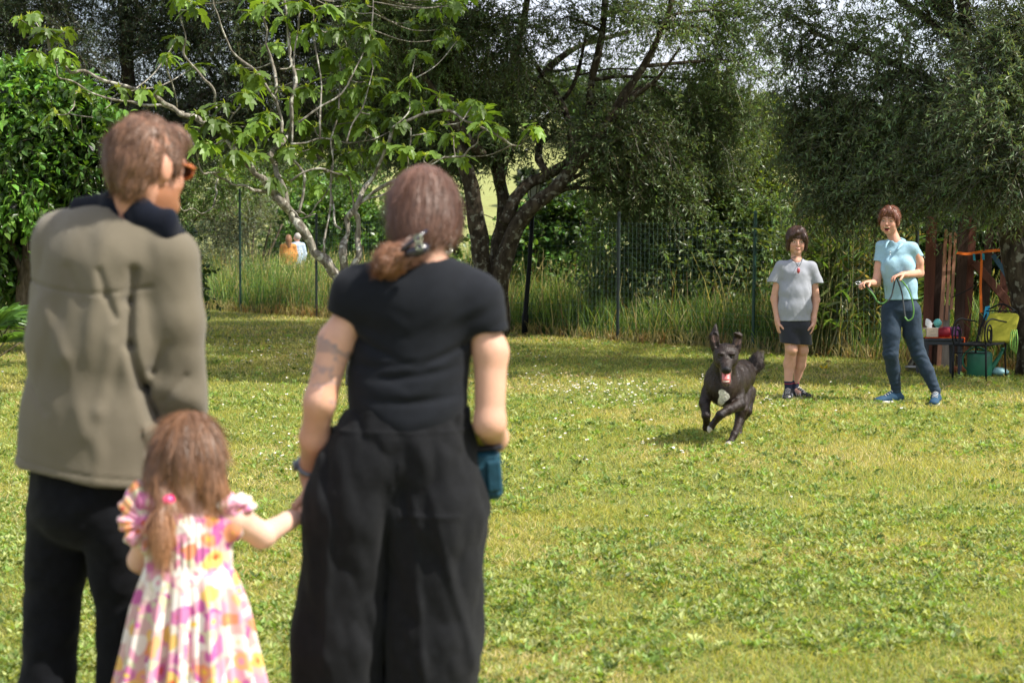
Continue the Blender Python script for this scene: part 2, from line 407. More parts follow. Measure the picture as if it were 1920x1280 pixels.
# daisies
def daisies(pts):
    parts = []; n = len(pts); r = rng
    X, Y = pts[:, 0], pts[:, 1]; Z = terrain(X, Y)+r.uniform(.035, .075, n); R = r.uniform(.007, .0125, n)*(1+np.clip(Y-9, 0, 12)*.012)
    a = np.arange(8)*math.pi/4
    ring = np.stack([X[:, None]+R[:, None]*np.cos(a), Y[:, None]+R[:, None]*np.sin(a), Z[:, None]+R[:, None]*.25*r.normal(size=(n, 8))], -1)
    c = np.stack([X, Y-.0, Z+.001], -1)[:, None]
    V = np.concatenate([c, ring], 1); F = np.stack([np.zeros(8, int), 1+np.arange(8), 1+(np.arange(8)+1) % 8], 1)
    F = (F[None]+(np.arange(n)*9)[:, None, None]).reshape(-1, 3)
    parts.append((V.reshape(-1, 3), [F], np.full((n*9, 3), .82)))
    a = a[::2]; R2 = R*.38
    ring = np.stack([X[:, None]+R2[:, None]*np.cos(a), Y[:, None]+R2[:, None]*np.sin(a), Z[:, None]+.004+0*a], -1)
    top = np.stack([X, Y, Z+.008], -1)[:, None]; V = np.concatenate([top, ring], 1)
    F = np.stack([np.zeros(4, int), 1+np.arange(4), 1+(np.arange(4)+1) % 4], 1); F = (F[None]+(np.arange(n)*5)[:, None, None]).reshape(-1, 3)
    parts.append((V.reshape(-1, 3), [F], np.tile([.75, .55, .08], (n*5, 1))))
    S, SF = stems(np.stack([X, Y, Z-.06], 1), np.tile([0, 0, 1.], (n, 1)), np.full(n, .06), 0, .0012, 2)
    parts.append((S, [SF], np.tile([.12, .2, .04], (len(S), 1))))
    return join(parts)
dp = []
for (px, py, sx, sy, n_) in ((1110, 733, 45, 9, 60), (1060, 738, 30, 8, 14), (1030, 715, 60, 8, 22), (1240, 735, 30, 5, 14), (1195, 752, 14, 8, 14), (1160, 765, 70, 10, 16),
                             (470, 660, 60, 14, 34), (520, 700, 60, 20, 26), (480, 800, 40, 30, 16), (520, 860, 30, 30, 16), (1420, 765, 40, 14, 14), (1330, 720, 60, 10, 12),
                             (1190, 745, 160, 40, 30), (1100, 840, 120, 25, 12), (1550, 755, 80, 14, 9), (1000, 680, 60, 14, 18), (500, 670, 60, 8, 14), (590, 680, 40, 10, 10), (1215, 843, 14, 6, 6), (1100, 900, 200, 60, 9), (30, 700, 40, 50, 10)):
    for _ in range(n_):
        y_ = rng.normal(py, sy); p_ = on_ground(rng.normal(px, sx), max(y_, 640)); dp.append((p_.x, p_.y))
M_DAISY = pmat('daisy_petal', (1, 1, 1), .6, attr=True, var=.04, trans=.2)
V, F, C = daisies(np.array(dp)); tag(mesh_np('daisies', V, F, M_DAISY, col=C, smooth=False), 'tiny white daisies scattered across the lawn', 'flowers', kind='stuff')
# dry leaf litter under the trees
n_ = 1500; X = rng.uniform(-4, 6, n_); Y = rng.uniform(15, 27, n_); k = (beyond(X, Y) < -.1) & (beyond(X, Y) > -5.5); X, Y = X[k], Y[k]; n_ = len(X)
a = rng.uniform(0, 6.28, n_); D = np.stack([np.cos(a), np.sin(a), rng.uniform(-.1, .3, n_)], 1)
V, F, kk = put_leaves(np.stack([X, Y, terrain(X, Y)+.035], 1), D, np.array([0, 0, 1.])+rng.normal(size=(n_, 3))*.5, rng.uniform(.04, .09, n_), rng.uniform(.01, .03, n_), LEAF1)
tag(mesh_np('leaf_litter', V, F, M_GRASS, col=np.repeat(np.array([.42, .31, .15])*rng.uniform(.5, 1.2, (n_, 1)), kk, 0), smooth=False), 'dry fallen leaves on the shaded lawn below the trees', 'leaf litter', kind='stuff')
# tall meadow grass along and behind the wire fence
parts = []
def meadow(n, b0, b1, u0, u1, h, w, dryp, lean=.28, wind=(.05, 0)):
    u = rng.uniform(u0, u1, n); b = b0+(b1-b0)*rng.uniform(0, 1, n)
    X = FA[0]+FD[0]*u+FN[0]*b; Y = FA[1]+FD[1]*u+FN[1]*b
    k = (np.abs(X) < Y*.32+1); X, Y, b = X[k], Y[k], b[k]
    hh = h*rng.uniform(.45, 1.15, len(X))*(.7+.6*fbm(X*.8, Y*.8, 0, 55)); u_ = rng.uniform(0, 1, len(X))
    d = fbm(X*.7, Y*.7, 0, 61)
    c = np.where((u_ < dryp*(.4+1.2*d))[:, None], np.where((noise(X*9, Y*9, 0, 3) > .6)[:, None], np.array([.36, .22, .09]), np.array([.44, .38, .18])), np.where((u_ > .55)[:, None], np.array([.06, .125, .025]), np.array([.18, .28, .06])))
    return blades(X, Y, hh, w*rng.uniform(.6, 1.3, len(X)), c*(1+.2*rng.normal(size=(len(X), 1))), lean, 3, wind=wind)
parts += [meadow(20000, .0, 1.6, -8, 15.5, .62, .014, .16, .4), meadow(6000, -.12, .25, -8, 15.5, .22, .012, .9, .6), meadow(20000, 1.2, 6, -8, 18, .85, .018, .12, .4),
          meadow(26000, 6, 22, -25, 30, .9, .025, .25), meadow(2200, .1, 3, -8, 14, 1.0, .013, .5, .22)]
# seed heads
n_ = 3200; u = rng.uniform(-8, 15, n_); b = rng.uniform(0, 5, n_)
X = FA[0]+FD[0]*u+FN[0]*b; Y = FA[1]+FD[1]*u+FN[1]*b; Z = terrain(X, Y)+rng.uniform(.45, .95, n_)
D = rng.normal(size=(n_, 3))*.35+np.array([.1, 0, 1]); V, F, kk = put_leaves(np.stack([X, Y, Z], 1), D, rng.normal(size=(n_, 3)), rng.uniform(.05, .12, n_), rng.uniform(.010, .02, n_), LEAF1)
parts.append((V, F, np.repeat(np.array([.42, .40, .2])*rng.uniform(.7, 1.2, (n_, 1)), kk, 0)))
V, F, C = join(parts); tag(mesh_np('tall_grass', V, F, M_GRASS, col=np.clip(C, .01, .9), smooth=False), 'tall uncut meadow grass with seed heads along and behind the wire fence', 'grass', kind='stuff')
# ---------------------------------------------------------------- trees
M_OLIVE = leafmat('olive_leaf', .42, .28, 1.9, .38); M_LEAF = leafmat('broad_leaf', .35, .35, 1.7, .5); M_FIG = leafmat('fig_leaf', .45, .36, 1.8, .35)
B_OLIVE = barkmat('olive_bark', (.025, .019, .013), (.085, .068, .047), 6, (.17, .165, .13))
B_FIG = barkmat('fig_bark', (.10, .085, .065), (.27, .25, .205), 10, (.40, .39, .33), .6)
B_SHRUB = barkmat('shrub_bark', (.06, .045, .03), (.14, .11, .08), 10)
def near_branch(nodes, p):
    d = np.linalg.norm(nodes[:, :3]-p, axis=1)+np.maximum(0, nodes[:, 2]-p[2])*.8
    return nodes[np.argmin(d)]
def tree(name, base, limbs, blobs, bark, leaf_mat, label, cat='tree', group=None, leafL=.06, leafW=.014, nl=16, twigL=.45, droop=.35,
         col=(.075, .10, .05), tmpl=LEAF1, colvar=.3, limb_sides=10, up=.15, sub=5, outward=.5, trunk_name='trunk', spread=.9, seed=1, rough=.22, shell=.5, flat=0, stemcol=(.1, .08, .05), bthick=.012):
    """limbs: list of [(x,y,z,r),...]; blobs: (centre, (rx,ry,rz), n_twigs)"""
    r = np.random.default_rng(seed)
    root = empty(name, base, label, cat, group)
    tb = TB(); nodes = []
    for q, lm in enumerate(limbs):
        P = smooth_path(lm, 5); nodes.append(P); tb.tube(P, limb_sides, 1, rough, seed+q)
    nodes = np.vstack(nodes)
    parts = []; P0s = []; Ds = []; Ls = []; cs = []
    for (c, rad, nt) in blobs:
        c = np.array(c); rad = np.array(rad, float)
        s0 = near_branch(nodes, c-np.array([0, 0, rad[2]*.3])); subn = []
        if sub:
            mid = (s0[:3]+c)/2+r.normal(size=3)*.12*np.linalg.norm(c-s0[:3]); mid[2] += .08*np.linalg.norm(c-s0[:3])
            r0 = min(s0[3]*.6, bthick*3)
            B = smooth_path([(*s0[:3], r0), (*mid, r0*.75), (*c, bthick*.8)], 5); tb.tube(B, 6, 1, .15, seed); subn.append(B[4:])
            for q in range(sub):
                v = unit(r.normal(size=3)); e = c+v*rad*.8; k = r.integers(4, len(B)-1)
                md = (B[k][:3]+e)/2+r.normal(size=3)*.1*rad.mean()
                S_ = smooth_path([(*B[k][:3], bthick*.6), (*md, bthick*.45), (*e, bthick*.22)], 4); tb.tube(S_, 4, 1); subn.append(S_)
        v = unit(r.normal(size=(nt, 3))); rr = r.uniform(0, 1, nt)**shell
        p = c+v*rad*rr[:, None]
        if subn:
            sn = np.vstack(subn)[:, :3]; k = r.integers(0, len(sn), nt); near = sn[k]
            p = np.where((r.uniform(0, 1, nt) < .25)[:, None], near, p)
        d = unit(v*outward+r.normal(size=(nt, 3))*.5+np.array([0, 0, up]))
        P0s.append(p); Ds.append(d); Ls.append(twigL*r.uniform(.5, 1.3, nt))
        cs.append(np.full(nt, 1+.28*r.normal()))
    P0 = np.vstack(P0s); D = np.vstack(Ds); L = np.concatenate(Ls)
    V, F, C = twigs_to_leaves(P0, D, L, nl, leafL, leafW, droop, tmpl, col, colvar, r, spread, flat)
    cc = np.clip(np.concatenate(cs), .6, 1.5)*(1+.15*r.normal(size=len(P0)))
    C = np.clip(C*np.repeat(cc, len(C)//len(P0))[:, None], .006, .8)
    SV, SF = stems(P0, D, L, droop, .0035, 3)
    V, F, C = join([(V, F, C), (SV, [SF], np.tile(stemcol, (len(SV), 1)))])
    tb.build(trunk_name, bark, root, smooth=True)
    mesh_np('crown', V, F, leaf_mat, root, col=C, smooth=False)
    return root
def L3(pts, Y, r0, r1, dy=0.0):
    """limb traced at depth Y (drifting by dy), radius r0 -> r1"""
    n = len(pts); out = []
    for k, p in enumerate(pts):
        t = k/max(1, n-1); q = at(p[0], p[1], Y+dy*t+(p[2] if len(p) > 2 else 0)); out.append((q.x, q.y, q.z, r0*(1-t)+r1*t))
    return out
def BL(rows, Y, dens=1.0, dep=1.0):
    """blobs from rows (px,py,rx_px,ry_px,dY,n)"""
    out = []
    for px, py, rx, ry, dY, n in rows:
        yy = Y+dY; s = yy/FPX; out.append((at(px, py, yy), (rx*s, max(rx, ry)*s*dep, ry*s), int(n*dens)))
    return out

# big many-stemmed olive in the middle
Y0 = 22.7
base = on_ground(930, 629)
limbs = [L3([(930, 640), (922, 560), (905, 500), (893, 420), (885, 350), (868, 300), (850, 230), (840, 130), (850, 0), (860, -150)], Y0, .155, .045, -.6),
         L3([(935, 620), (932, 545), (935, 470), (945, 400), (938, 340), (925, 290), (930, 220), (960, 120), (985, 20), (1010, -150)], Y0+.1, .125, .04, .8),
         L3([(940, 625), (938, 520), (965, 430), (1000, 385), (1045, 350), (1085, 300), (1120, 260), (1170, 180), (1215, 110), (1250, 30), (1290, -100)], Y0-.1, .135, .022, -1),
         L3([(945, 420), (960, 385), (985, 350), (1030, 325), (1075, 295), (1100, 240), (1110, 150), (1130, 60), (1140, -100)], Y0-.2, .085, .04, .3),
         L3([(1030, 330), (1010, 300), (1012, 270), (1020, 230), (1075, 160), (1100, 60)], Y0-.2, .06, .02, .8),
         L3([(905, 290), (870, 250), (820, 180), (760, 90), (700, 10)], Y0-.3, .07, .025, -1),
         L3([(938, 340), (960, 250), (1010, 150), (1080, 90), (1180, 60)], Y0, .07, .03, 2),
         L3([(1130, 250), (1180, 190), (1230, 150), (1275, 90)], Y0-.6, .045, .012, -1),
         L3([(1075, 300), (1060, 210), (1010, 130), (985, 90)], Y0-.2, .05, .02, .6)]
blobs = BL([ # low drooping mass right of the trunks
    (1180, 250, 90, 55, -.5, 330), (1240, 300, 70, 60, 0, 300), (1150, 320, 55, 50, .5, 190), (1290, 240, 60, 50, .4, 240), (1200, 370, 60, 40, .3, 210), (1310, 330, 45, 60, .8, 210), (1120, 270, 45, 40, -.6, 110), (1255, 365, 60, 40, 0, 170),
    (1360, 300, 50, 70, 1, 200), (1370, 210, 60, 50, .5, 220), (1330, 400, 50, 35, 1, 110),
    # upper right, loose, sky showing through
    (1240, 40, 90, 45, -1, 120), (1330, 60, 80, 50, 0, 130), (1400, 30, 80, 60, 0, 160), (1400, 120, 70, 50, 0, 130), (1320, 150, 60, 30, .5, 90), (1190, 20, 60, 30, 0, 90), (1200, 130, 60, 40, 1, 45), (1130, 60, 60, 60, 1, 60),
    (1060, 30, 60, 50, 0, 70), (1080, 130, 60, 50, 1, 45), (1015, 190, 50, 40, 0, 55), (1150, 190, 60, 30, 0, 60), (1270, 190, 60, 30, 0, 80), (1040, 250, 45, 30, 0, 60),
    # left part, dense behind the fig
    (980, 60, 60, 60, -1, 130), (900, 60, 70, 60, -1, 260), (820, 40, 80, 60, -1, 300), (730, 40, 80, 60, -1, 320), (800, 120, 80, 50, -.5, 330), (880, 150, 70, 50, 0, 260), (720, 130, 70, 50, 0, 280), (960, 150, 40, 40, 0, 80),
    (850, 220, 80, 50, 0, 300), (760, 210, 80, 40, .5, 280), (690, 210, 60, 40, .5, 200), (930, 230, 50, 35, 0, 140), (870, 275, 60, 30, .2, 170), (800, 290, 60, 40, .4, 150), (960, 275, 40, 25, 0, 60), (740, 280, 60, 40, .6, 150),
    # above the picture: throws the shade on the lawn
    (800, -120, 160, 90, 0, 420), (1000, -130, 160, 90, 0, 380), (1200, -130, 160, 90, 0, 420), (1400, -130, 150, 90, 0, 420), (1100, -300, 200, 110, 0, 420), (1350, -300, 180, 110, 1, 380), (850, -300, 160, 100, 0, 300)], Y0, 1.3, .9)
rs_ = random.Random(2)
blobs += [((x_+rs_.uniform(-.4, .4), y_+rs_.uniform(-.4, .4), 5.6+rs_.uniform(-.2, .5)), (.8, .8, .4), 300) for x_ in np.arange(-3.6, 1.6, .8) for y_ in (20.2, 21.4, 22.6, 23.8)]  # extra crown above the picture, added to shade the lawn by the fence
tree('olive_tree', base, limbs, blobs, B_OLIVE, M_OLIVE, 'big dark olive tree with several leaning trunks beside the lamp post', leafL=.074, leafW=.020, nl=15, twigL=.40, droop=.38, col=(.105, .155, .064), seed=11, sub=4)
# right-hand olive hanging over the picture's right side
Y1 = 16.9
base = on_ground(1925, 690)
limbs = [L3([(1935, 700), (1928, 600), (1905, 480), (1890, 410), (1870, 330), (1840, 230), (1815, 150), (1795, 80), (1775, 10), (1760, -120)], Y1, .15, .06, .3),
         L3([(1900, 440), (1930, 330), (1960, 200), (1980, 0)], Y1, .10, .05, -.5),
         L3([(1850, 250), (1780, 180), (1700, 130), (1600, 90), (1520, 60)], Y1+.1, .06, .02, .8),
         L3([(1870, 330), (1800, 300), (1720, 290), (1620, 290), (1540, 300)], Y1+.1, .05, .015, 1.2),
         L3([(1790, 70), (1700, 10), (1620, -60), (1550, -160)], Y1+.1, .05, .02, .8)]
blobs = BL([(1880, 200, 90, 70, -1.2, 420), (1900, 300, 70, 60, -1.3, 330), (1840, 320, 70, 50, -.8, 300), (1780, 290, 80, 50, -.2, 320), (1875, 358, 60, 25, -1, 110), (1790, 350, 70, 25, -.3, 110), (1700, 340, 70, 50, .3, 290), (1720, 372, 60, 22, .5, 80),
            (1620, 330, 70, 50, .8, 290), (1540, 320, 55, 45, 1.1, 210), (1560, 390, 60, 28, 1, 130), (1640, 385, 50, 25, .8, 110), (1600, 250, 80, 50, .8, 300), (1700, 250, 80, 50, .4, 330), (1530, 220, 60, 50, 1, 240), (1800, 210, 60, 50, 0, 260),
            (1650, 170, 80, 45, .6, 150), (1740, 160, 70, 50, .2, 140), (1560, 140, 70, 45, .9, 100), (1880, 100, 80, 60, -1, 330), (1820, 60, 50, 60, 0, 100), (1700, 70, 60, 50, .3, 70), (1620, 60, 70, 50, .6, 80), (1540, 50, 60, 50, .9, 80), (1480, 130, 45, 50, 1, 60), (1490, 220, 30, 30, 1, 30),
            (1470, 30, 50, 50, 1, 70), (1740, 20, 50, 40, 0, 60), (1920, 30, 60, 50, -1, 170), (1500, 280, 35, 35, 1.2, 90),
            (1600, -90, 120, 70, .5, 260), (1780, -90, 120, 70, 0, 260), (1930, -80, 100, 70, 0, 220), (2010, 120, 70, 120, 0, 220), (2020, 320, 70, 90, 0, 200)], Y1, 1.2, .9)
blobs += [((x_+rs_.uniform(-.4, .4), y_+rs_.uniform(-.35, .35), 4.9+.12*(y_-15)+rs_.uniform(-.1, .5)), (.7, .7, .35), 220) for x_ in np.arange(.4, 6.2, .85) for y_ in (16.0, 17.2, 18.4, 19.6)]  # unseen foliage above the lawn, added for the shade it throws
blobs += [((x_+rs_.uniform(-.3, .3), y_+rs_.uniform(-.3, .3), 3.9+rs_.uniform(-.5, .9)), (.65, .65, .5), 200) for x_ in (6.6, 7.4, 8.2) for y_ in (15.0, 16.0, 17.0)]  # unseen foliage past the right edge, added to shade table and chair
limbs += [[(4.5, 17.1, 3.4, .07), (3.2, 17.6, 4.7, .05), (1.4, 18.0, 5.1, .03)], [(4.9, 16.8, 2.0, .08), (6.2, 16.3, 3.2, .05), (7.6, 16, 4, .03)], [(4.5, 17.1, 3.4, .06), (4.0, 16.0, 4.6, .04), (2.8, 15.8, 5.0, .03)]]  # limbs added to carry the shade foliage outside the picture
tree('olive_tree', base, limbs, blobs, B_OLIVE, M_OLIVE, 'grey green olive tree leaning over the plank fence and yellow chair', leafL=.068, leafW=.0175, nl=15, twigL=.36, droop=.35, outward=.8, col=(.115, .160, .078), seed=12, sub=4)
# dark evergreen mass upper left
Y2 = 27.0
base = Vector((at(250, 500, Y2).x, Y2, terrain(at(250, 500, Y2).x, Y2).item()))
limbs = [L3([(250, 640), (245, 480), (255, 300), (240, 150), (230, 0)], Y2, .22, .08, .5), L3([(250, 330), (330, 220), (430, 150), (560, 90)], Y2, .1, .04, .5), L3([(250, 330), (160, 200), (60, 100)], Y2, .1, .04, .5)]
rows = []
for px in range(-60, 760, 72):
    for py in range(-120, 300, 72):
        if py > 215 and (px < 180): continue
        rows.append((px+random.uniform(-20, 20), py+random.uniform(-18, 18), 62, 52, random.uniform(-.8, 1.2), 210))
rows += [(330, 300, 60, 40, 0, 90), (640, 260, 60, 40, 0, 120), (150, -260, 180, 120, 0, 400), (450, -260, 180, 120, 0, 400)]
tree('evergreen_tree', base, limbs, BL(rows, Y2, 1.25, 1.0), B_OLIVE, M_OLIVE, 'very dark dense evergreen tree rising behind the man and the fig tree', leafL=.075, leafW=.018, nl=14, twigL=.45, droop=.3, col=(.05, .075, .036), seed=13, sub=3)
# bright green mulberry at the left
Y3 = 19.5
base = on_ground(40, 640)
limbs = [L3([(40, 640), (45, 540), (60, 420), (80, 300), (100, 200)], Y3, .10, .03, 0), L3([(45, 520), (0, 400), (-40, 280)], Y3, .05, .02, 0), L3([(50, 480), (120, 400), (170, 330)], Y3, .04, .015, -.3)]
rows = [(20, 190, 75, 55, 0, 170), (110, 200, 70, 50, 0, 150), (170, 240, 50, 50, .2, 110), (60, 270, 80, 60, -.2, 190), (150, 310, 60, 55, -.1, 150), (30, 350, 80, 60, -.3, 190), (120, 390, 75, 50, .2, 100), (190, 360, 40, 45, .3, 60),
        (40, 440, 70, 50, .5, 70), (110, 470, 60, 45, .6, 45), (-50, 300, 60, 100, 0, 160), (-40, 450, 60, 60, 0, 120), (20, 520, 60, 30, .4, 70), (60, 150, 60, 30, .2, 80)]
tree('mulberry_tree', base, limbs, BL(rows, Y3, 1.7, .8), B_SHRUB, M_LEAF, 'bushy tree with glossy bright green leaves left of the man', leafL=.115, leafW=.06, nl=9, twigL=.38, droop=.55, col=(.085, .175, .030), colvar=.4, tmpl=LEAF2, seed=14, sub=4, outward=.8, shell=.42, flat=.8)
# shrubs behind the fence
def shrub(name, px, py, Yc, rows, label, **kw):
    gx = at(px, py, Yc).x; bz = terrain(gx, Yc).item(); s = Yc/FPX
    limbs = []
    for k in range(4):
        x2 = gx+random.uniform(-.7, .7); limbs.append([(gx+.05*k, Yc, bz-.1, .045), (gx+(x2-gx)*.4, Yc+.05*k, bz+.6, .035), (x2, Yc+random.uniform(-.3, .3), bz+1.5, .015)])
    kw.setdefault('sub', 3)
    return tree(name, (gx, Yc, bz), limbs, BL(rows, Yc, kw.pop('dens', 1.5), kw.pop('dep', .8)), B_SHRUB, kw.pop('mat', M_LEAF), label, cat=kw.pop('cat', 'shrub'), **kw)
shrub('laurel_shrub', 1270, 560, 23.4, [(1160, 470, 60, 60, 0, 150), (1150, 550, 50, 45, 0, 110), (1230, 520, 60, 70, -.2, 190), (1310, 500, 65, 75, -.2, 210), (1390, 500, 60, 80, .1, 210), (1240, 430, 60, 45, 0, 130), (1330, 420, 60, 45, 0, 140), (1400, 420, 50, 45, 0, 110), (1300, 580, 70, 35, -.1, 120), (1390, 590, 60, 40, 0, 120), (1455, 540, 40, 70, .3, 110), (1440, 440, 40, 50, .3, 90)],
      'dark glossy laurel shrub filling the wire fence left of the boy', leafL=.105, leafW=.036, nl=9, twigL=.34, droop=.15, col=(.105, .16, .055), tmpl=LEAF2, seed=21, outward=.9, shell=.33, up=.5, flat=.4)
shrub('hazel_shrub', 1050, 540, 27.5, [(1050, 400, 60, 40, 0, 110), (1000, 440, 50, 60, 0, 120), (1070, 470, 55, 50, 0, 130), (1020, 520, 55, 40, 0, 110), (960, 500, 50, 60, .2, 110), (900, 560, 40, 50, .2, 60), (1080, 400, 40, 30, 0, 50), (1110, 440, 40, 50, .3, 60), (830, 420, 30, 70, .5, 90), (830, 520, 40, 50, .4, 80)],
      'leafy mid green shrub behind the lamp post', leafL=.10, leafW=.07, nl=9, twigL=.35, droop=.2, col=(.075, .15, .032), tmpl=LEAF2, seed=22, shell=.4, flat=.8)
shrub('acacia_tree', 1420, 470, 24.6, [(1400, 330, 45, 50, 0, 130), (1440, 360, 40, 50, 0, 110), (1410, 260, 35, 40, 0, 70), (1470, 400, 35, 45, 0, 90), (1360, 370, 45, 40, 0, 100), (1450, 300, 25, 35, 0, 40), (1430, 210, 30, 30, 0, 40), (1330, 340, 50, 40, .3, 110), (1390, 410, 60, 35, 0, 90)],
      'yellow green tree showing between the dark olive crowns above the boy', cat='tree', leafL=.075, leafW=.04, nl=10, twigL=.35, droop=.3, col=(.14, .19, .03), seed=23)
shrub('olive_shrub', 470, 470, 36, [(400, 380, 55, 50, 0, 150), (450, 420, 60, 60, 0, 190), (400, 460, 55, 50, 0, 150), (480, 370, 50, 50, 1, 120), (430, 500, 60, 40, -.5, 110), (360, 420, 40, 60, 0, 100)],
      'pale silvery olive shrub behind the left fence post', mat=M_OLIVE, leafL=.085, leafW=.022, nl=14, twigL=.5, droop=.2, col=(.16, .19, .11), seed=24)
shrub('elder_shrub', 600, 470, 45, [(520, 400, 50, 45, 1, 140), (570, 390, 60, 50, 0, 170), (640, 400, 60, 60, 0, 170), (600, 460, 60, 40, 3, 120), (700, 430, 50, 70, 0, 160), (760, 430, 50, 70, 0, 120), (520, 460, 40, 35, 3, 60), (650, 480, 50, 30, 3, 60), (560, 340, 60, 30, 2, 110), (660, 340, 60, 40, 2, 110), (480, 340, 50, 30, 3, 80), (700, 500, 60, 30, 0, 60)],
      'green elder thicket far behind the strolling couple', leafL=.15, leafW=.09, nl=10, twigL=.6, droop=.25, col=(.085, .165, .035), seed=25)
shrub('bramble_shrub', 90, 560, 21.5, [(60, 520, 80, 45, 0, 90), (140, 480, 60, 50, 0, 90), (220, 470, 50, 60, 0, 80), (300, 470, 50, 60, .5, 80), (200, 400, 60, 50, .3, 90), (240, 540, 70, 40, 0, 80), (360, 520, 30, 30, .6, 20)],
      'dark bramble bush behind the man and below the bright tree', leafL=.09, leafW=.05, nl=9, twigL=.35, droop=.3, col=(.05, .10, .025), seed=26)  # dark leaf colour, showing through the thinned mulberry, stands in for shade there
shrub('hedge_shrub', 1850, 560, 20.5, [(1720, 440, 50, 50, 0, 110), (1790, 430, 50, 50, 0, 110), (1860, 430, 60, 50, 0, 120), (1930, 430, 60, 50, 0, 110), (1730, 530, 50, 60, 0, 110), (1800, 520, 50, 60, 0, 110), (1870, 520, 55, 60, 0, 110), (1940, 520, 55, 60, 0, 110), (1760, 620, 60, 45, 0, 90), (1850, 620, 60, 45, 0, 90), (1930, 620, 60, 45, 0, 80), (1680, 420, 50, 50, 0, 90), (1650, 480, 40, 60, .3, 70)],
      'dark green hedge shrub behind the plank fence', leafL=.085, leafW=.045, nl=9, twigL=.35, droop=.2, col=(.055, .11, .03), tmpl=LEAF2, seed=27, shell=.4)
shrub('willow_shrub', 330, 430, 33, [(230, 360, 70, 60, 0, 120), (330, 340, 70, 50, 0, 120), (420, 330, 60, 40, 0, 100), (300, 430, 60, 60, 0, 100), (500, 310, 60, 35, 1, 90)],
      'green willow thicket behind the head of the man', leafL=.12, leafW=.035, nl=12, twigL=.5, droop=.3, col=(.10, .16, .045), seed=28)
# far trees on the hill
far_spots = [(940, 215, 128, 75), (1010, 225, 135, 60), (1075, 215, 130, 65), (1150, 230, 125, 70), (880, 330, 92, 45), (760, 300, 110, 70), (600, 290, 115, 70), (480, 300, 105, 60), (1250, 240, 120, 70), (1340, 250, 120, 70), (1440, 255, 115, 60), (1480, 270, 112, 45), (1560, 300, 110, 60), (1020, 345, 75, 28), (1700, 330, 100, 70), (380, 320, 90, 60), (1800, 350, 95, 70)]
far_lab = ['first skyline tree from the left between the olive limbs', 'second skyline tree, left of the long olive limb', 'third skyline tree, behind the fork of the olive', 'fourth skyline tree, right of the olive trunks', 'low tree behind the leftmost olive trunk', 'behind the head of the woman in black', 'behind the middle of the fig tree', 'behind the left branches of the fig tree',
 'seen above the laurel shrub', 'seen above the acacia', 'right above the boy', 'in the sky gap right of the acacia', 'left of the trainer and above the reeds', 'small one behind the street lamp', 'behind the head of the trainer', 'behind the face of the man', 'behind the plank fence']
for k, (px, py, Yf, rp) in enumerate(far_spots):
    s = Yf/FPX; gx = at(px, py, Yf).x; bz = terrain(gx, Yf).item(); R = rp*s; c = np.array([gx, Yf, bz+R*1.15])
    rr = np.random.default_rng(100+k)
    bl = [(c+rr.normal(size=3)*R*.45*np.array([1, 1, .6]), (R*.5, R*.5, R*.42), 60) for _ in range(9)]
    tree('far_tree', (gx, Yf, bz), [[(gx, Yf, bz-.2, .3*R/2.5), (gx, Yf, bz+R*.6, .2*R/2.5), (gx+.2, Yf, bz+R*1.3, .08)]], bl, B_SHRUB, M_LEAF,
         (('dark pine like hill tree, ' if k % 2 else 'rounded green hill tree, ')+far_lab[k]), group='trees far off on the hill', leafL=.45, leafW=.25, nl=8, twigL=1.0*R/2.5, droop=.2,
         col=((.045, .075, .03) if k % 2 else (.07, .11, .035)), seed=200+k, sub=0, limb_sides=6)
# ---------------------------------------------------------------- reeds
def reeds():
    r = np.random.default_rng(5); n = 420; px = r.uniform(1470, 1700, n); Yr = 19.2+r.uniform(0, 2.2, n)
    X = (px-960)/FPX*Yr; H = r.uniform(1.2, 2.5, n)*(.75+.3*np.sin((px-1470)/60)); lean = r.normal(0, .10, n)+.10*(px < 1560)
    P0 = np.stack([X, Yr, 0*X], 1); D = unit(np.stack([lean, r.normal(0, .06, n), np.ones(n)], 1))
    S, SF = stems(P0, D, H, .02, .006, 6); nl = 13
    V, F, C = twigs_to_leaves(P0+D*.25, D, H-.2, nl, .26, .018, .02, LEAF2, (.15, .22, .065), .3, r, .7)
    dry = r.uniform(0, 1, n) < .18; k = len(C)//n; C = C.reshape(n, k, 3); C[dry] = np.array([.40, .34, .17])*r.uniform(.6, 1.1, (dry.sum(), 1, 1)); C = C.reshape(-1, 3)
    root = empty('reed_clump', (at(1570, 600, 20).x, 20, 0), 'tall green and straw coloured reed clump between boy and trainer, behind the fence', 'reeds')
    a, b, c = join([(S, [SF], np.tile([.28, .27, .12], (len(S), 1))), (V, F, C)])
    mesh_np('foliage', a, b, M_LEAF, root, col=c, smooth=False)
reeds()
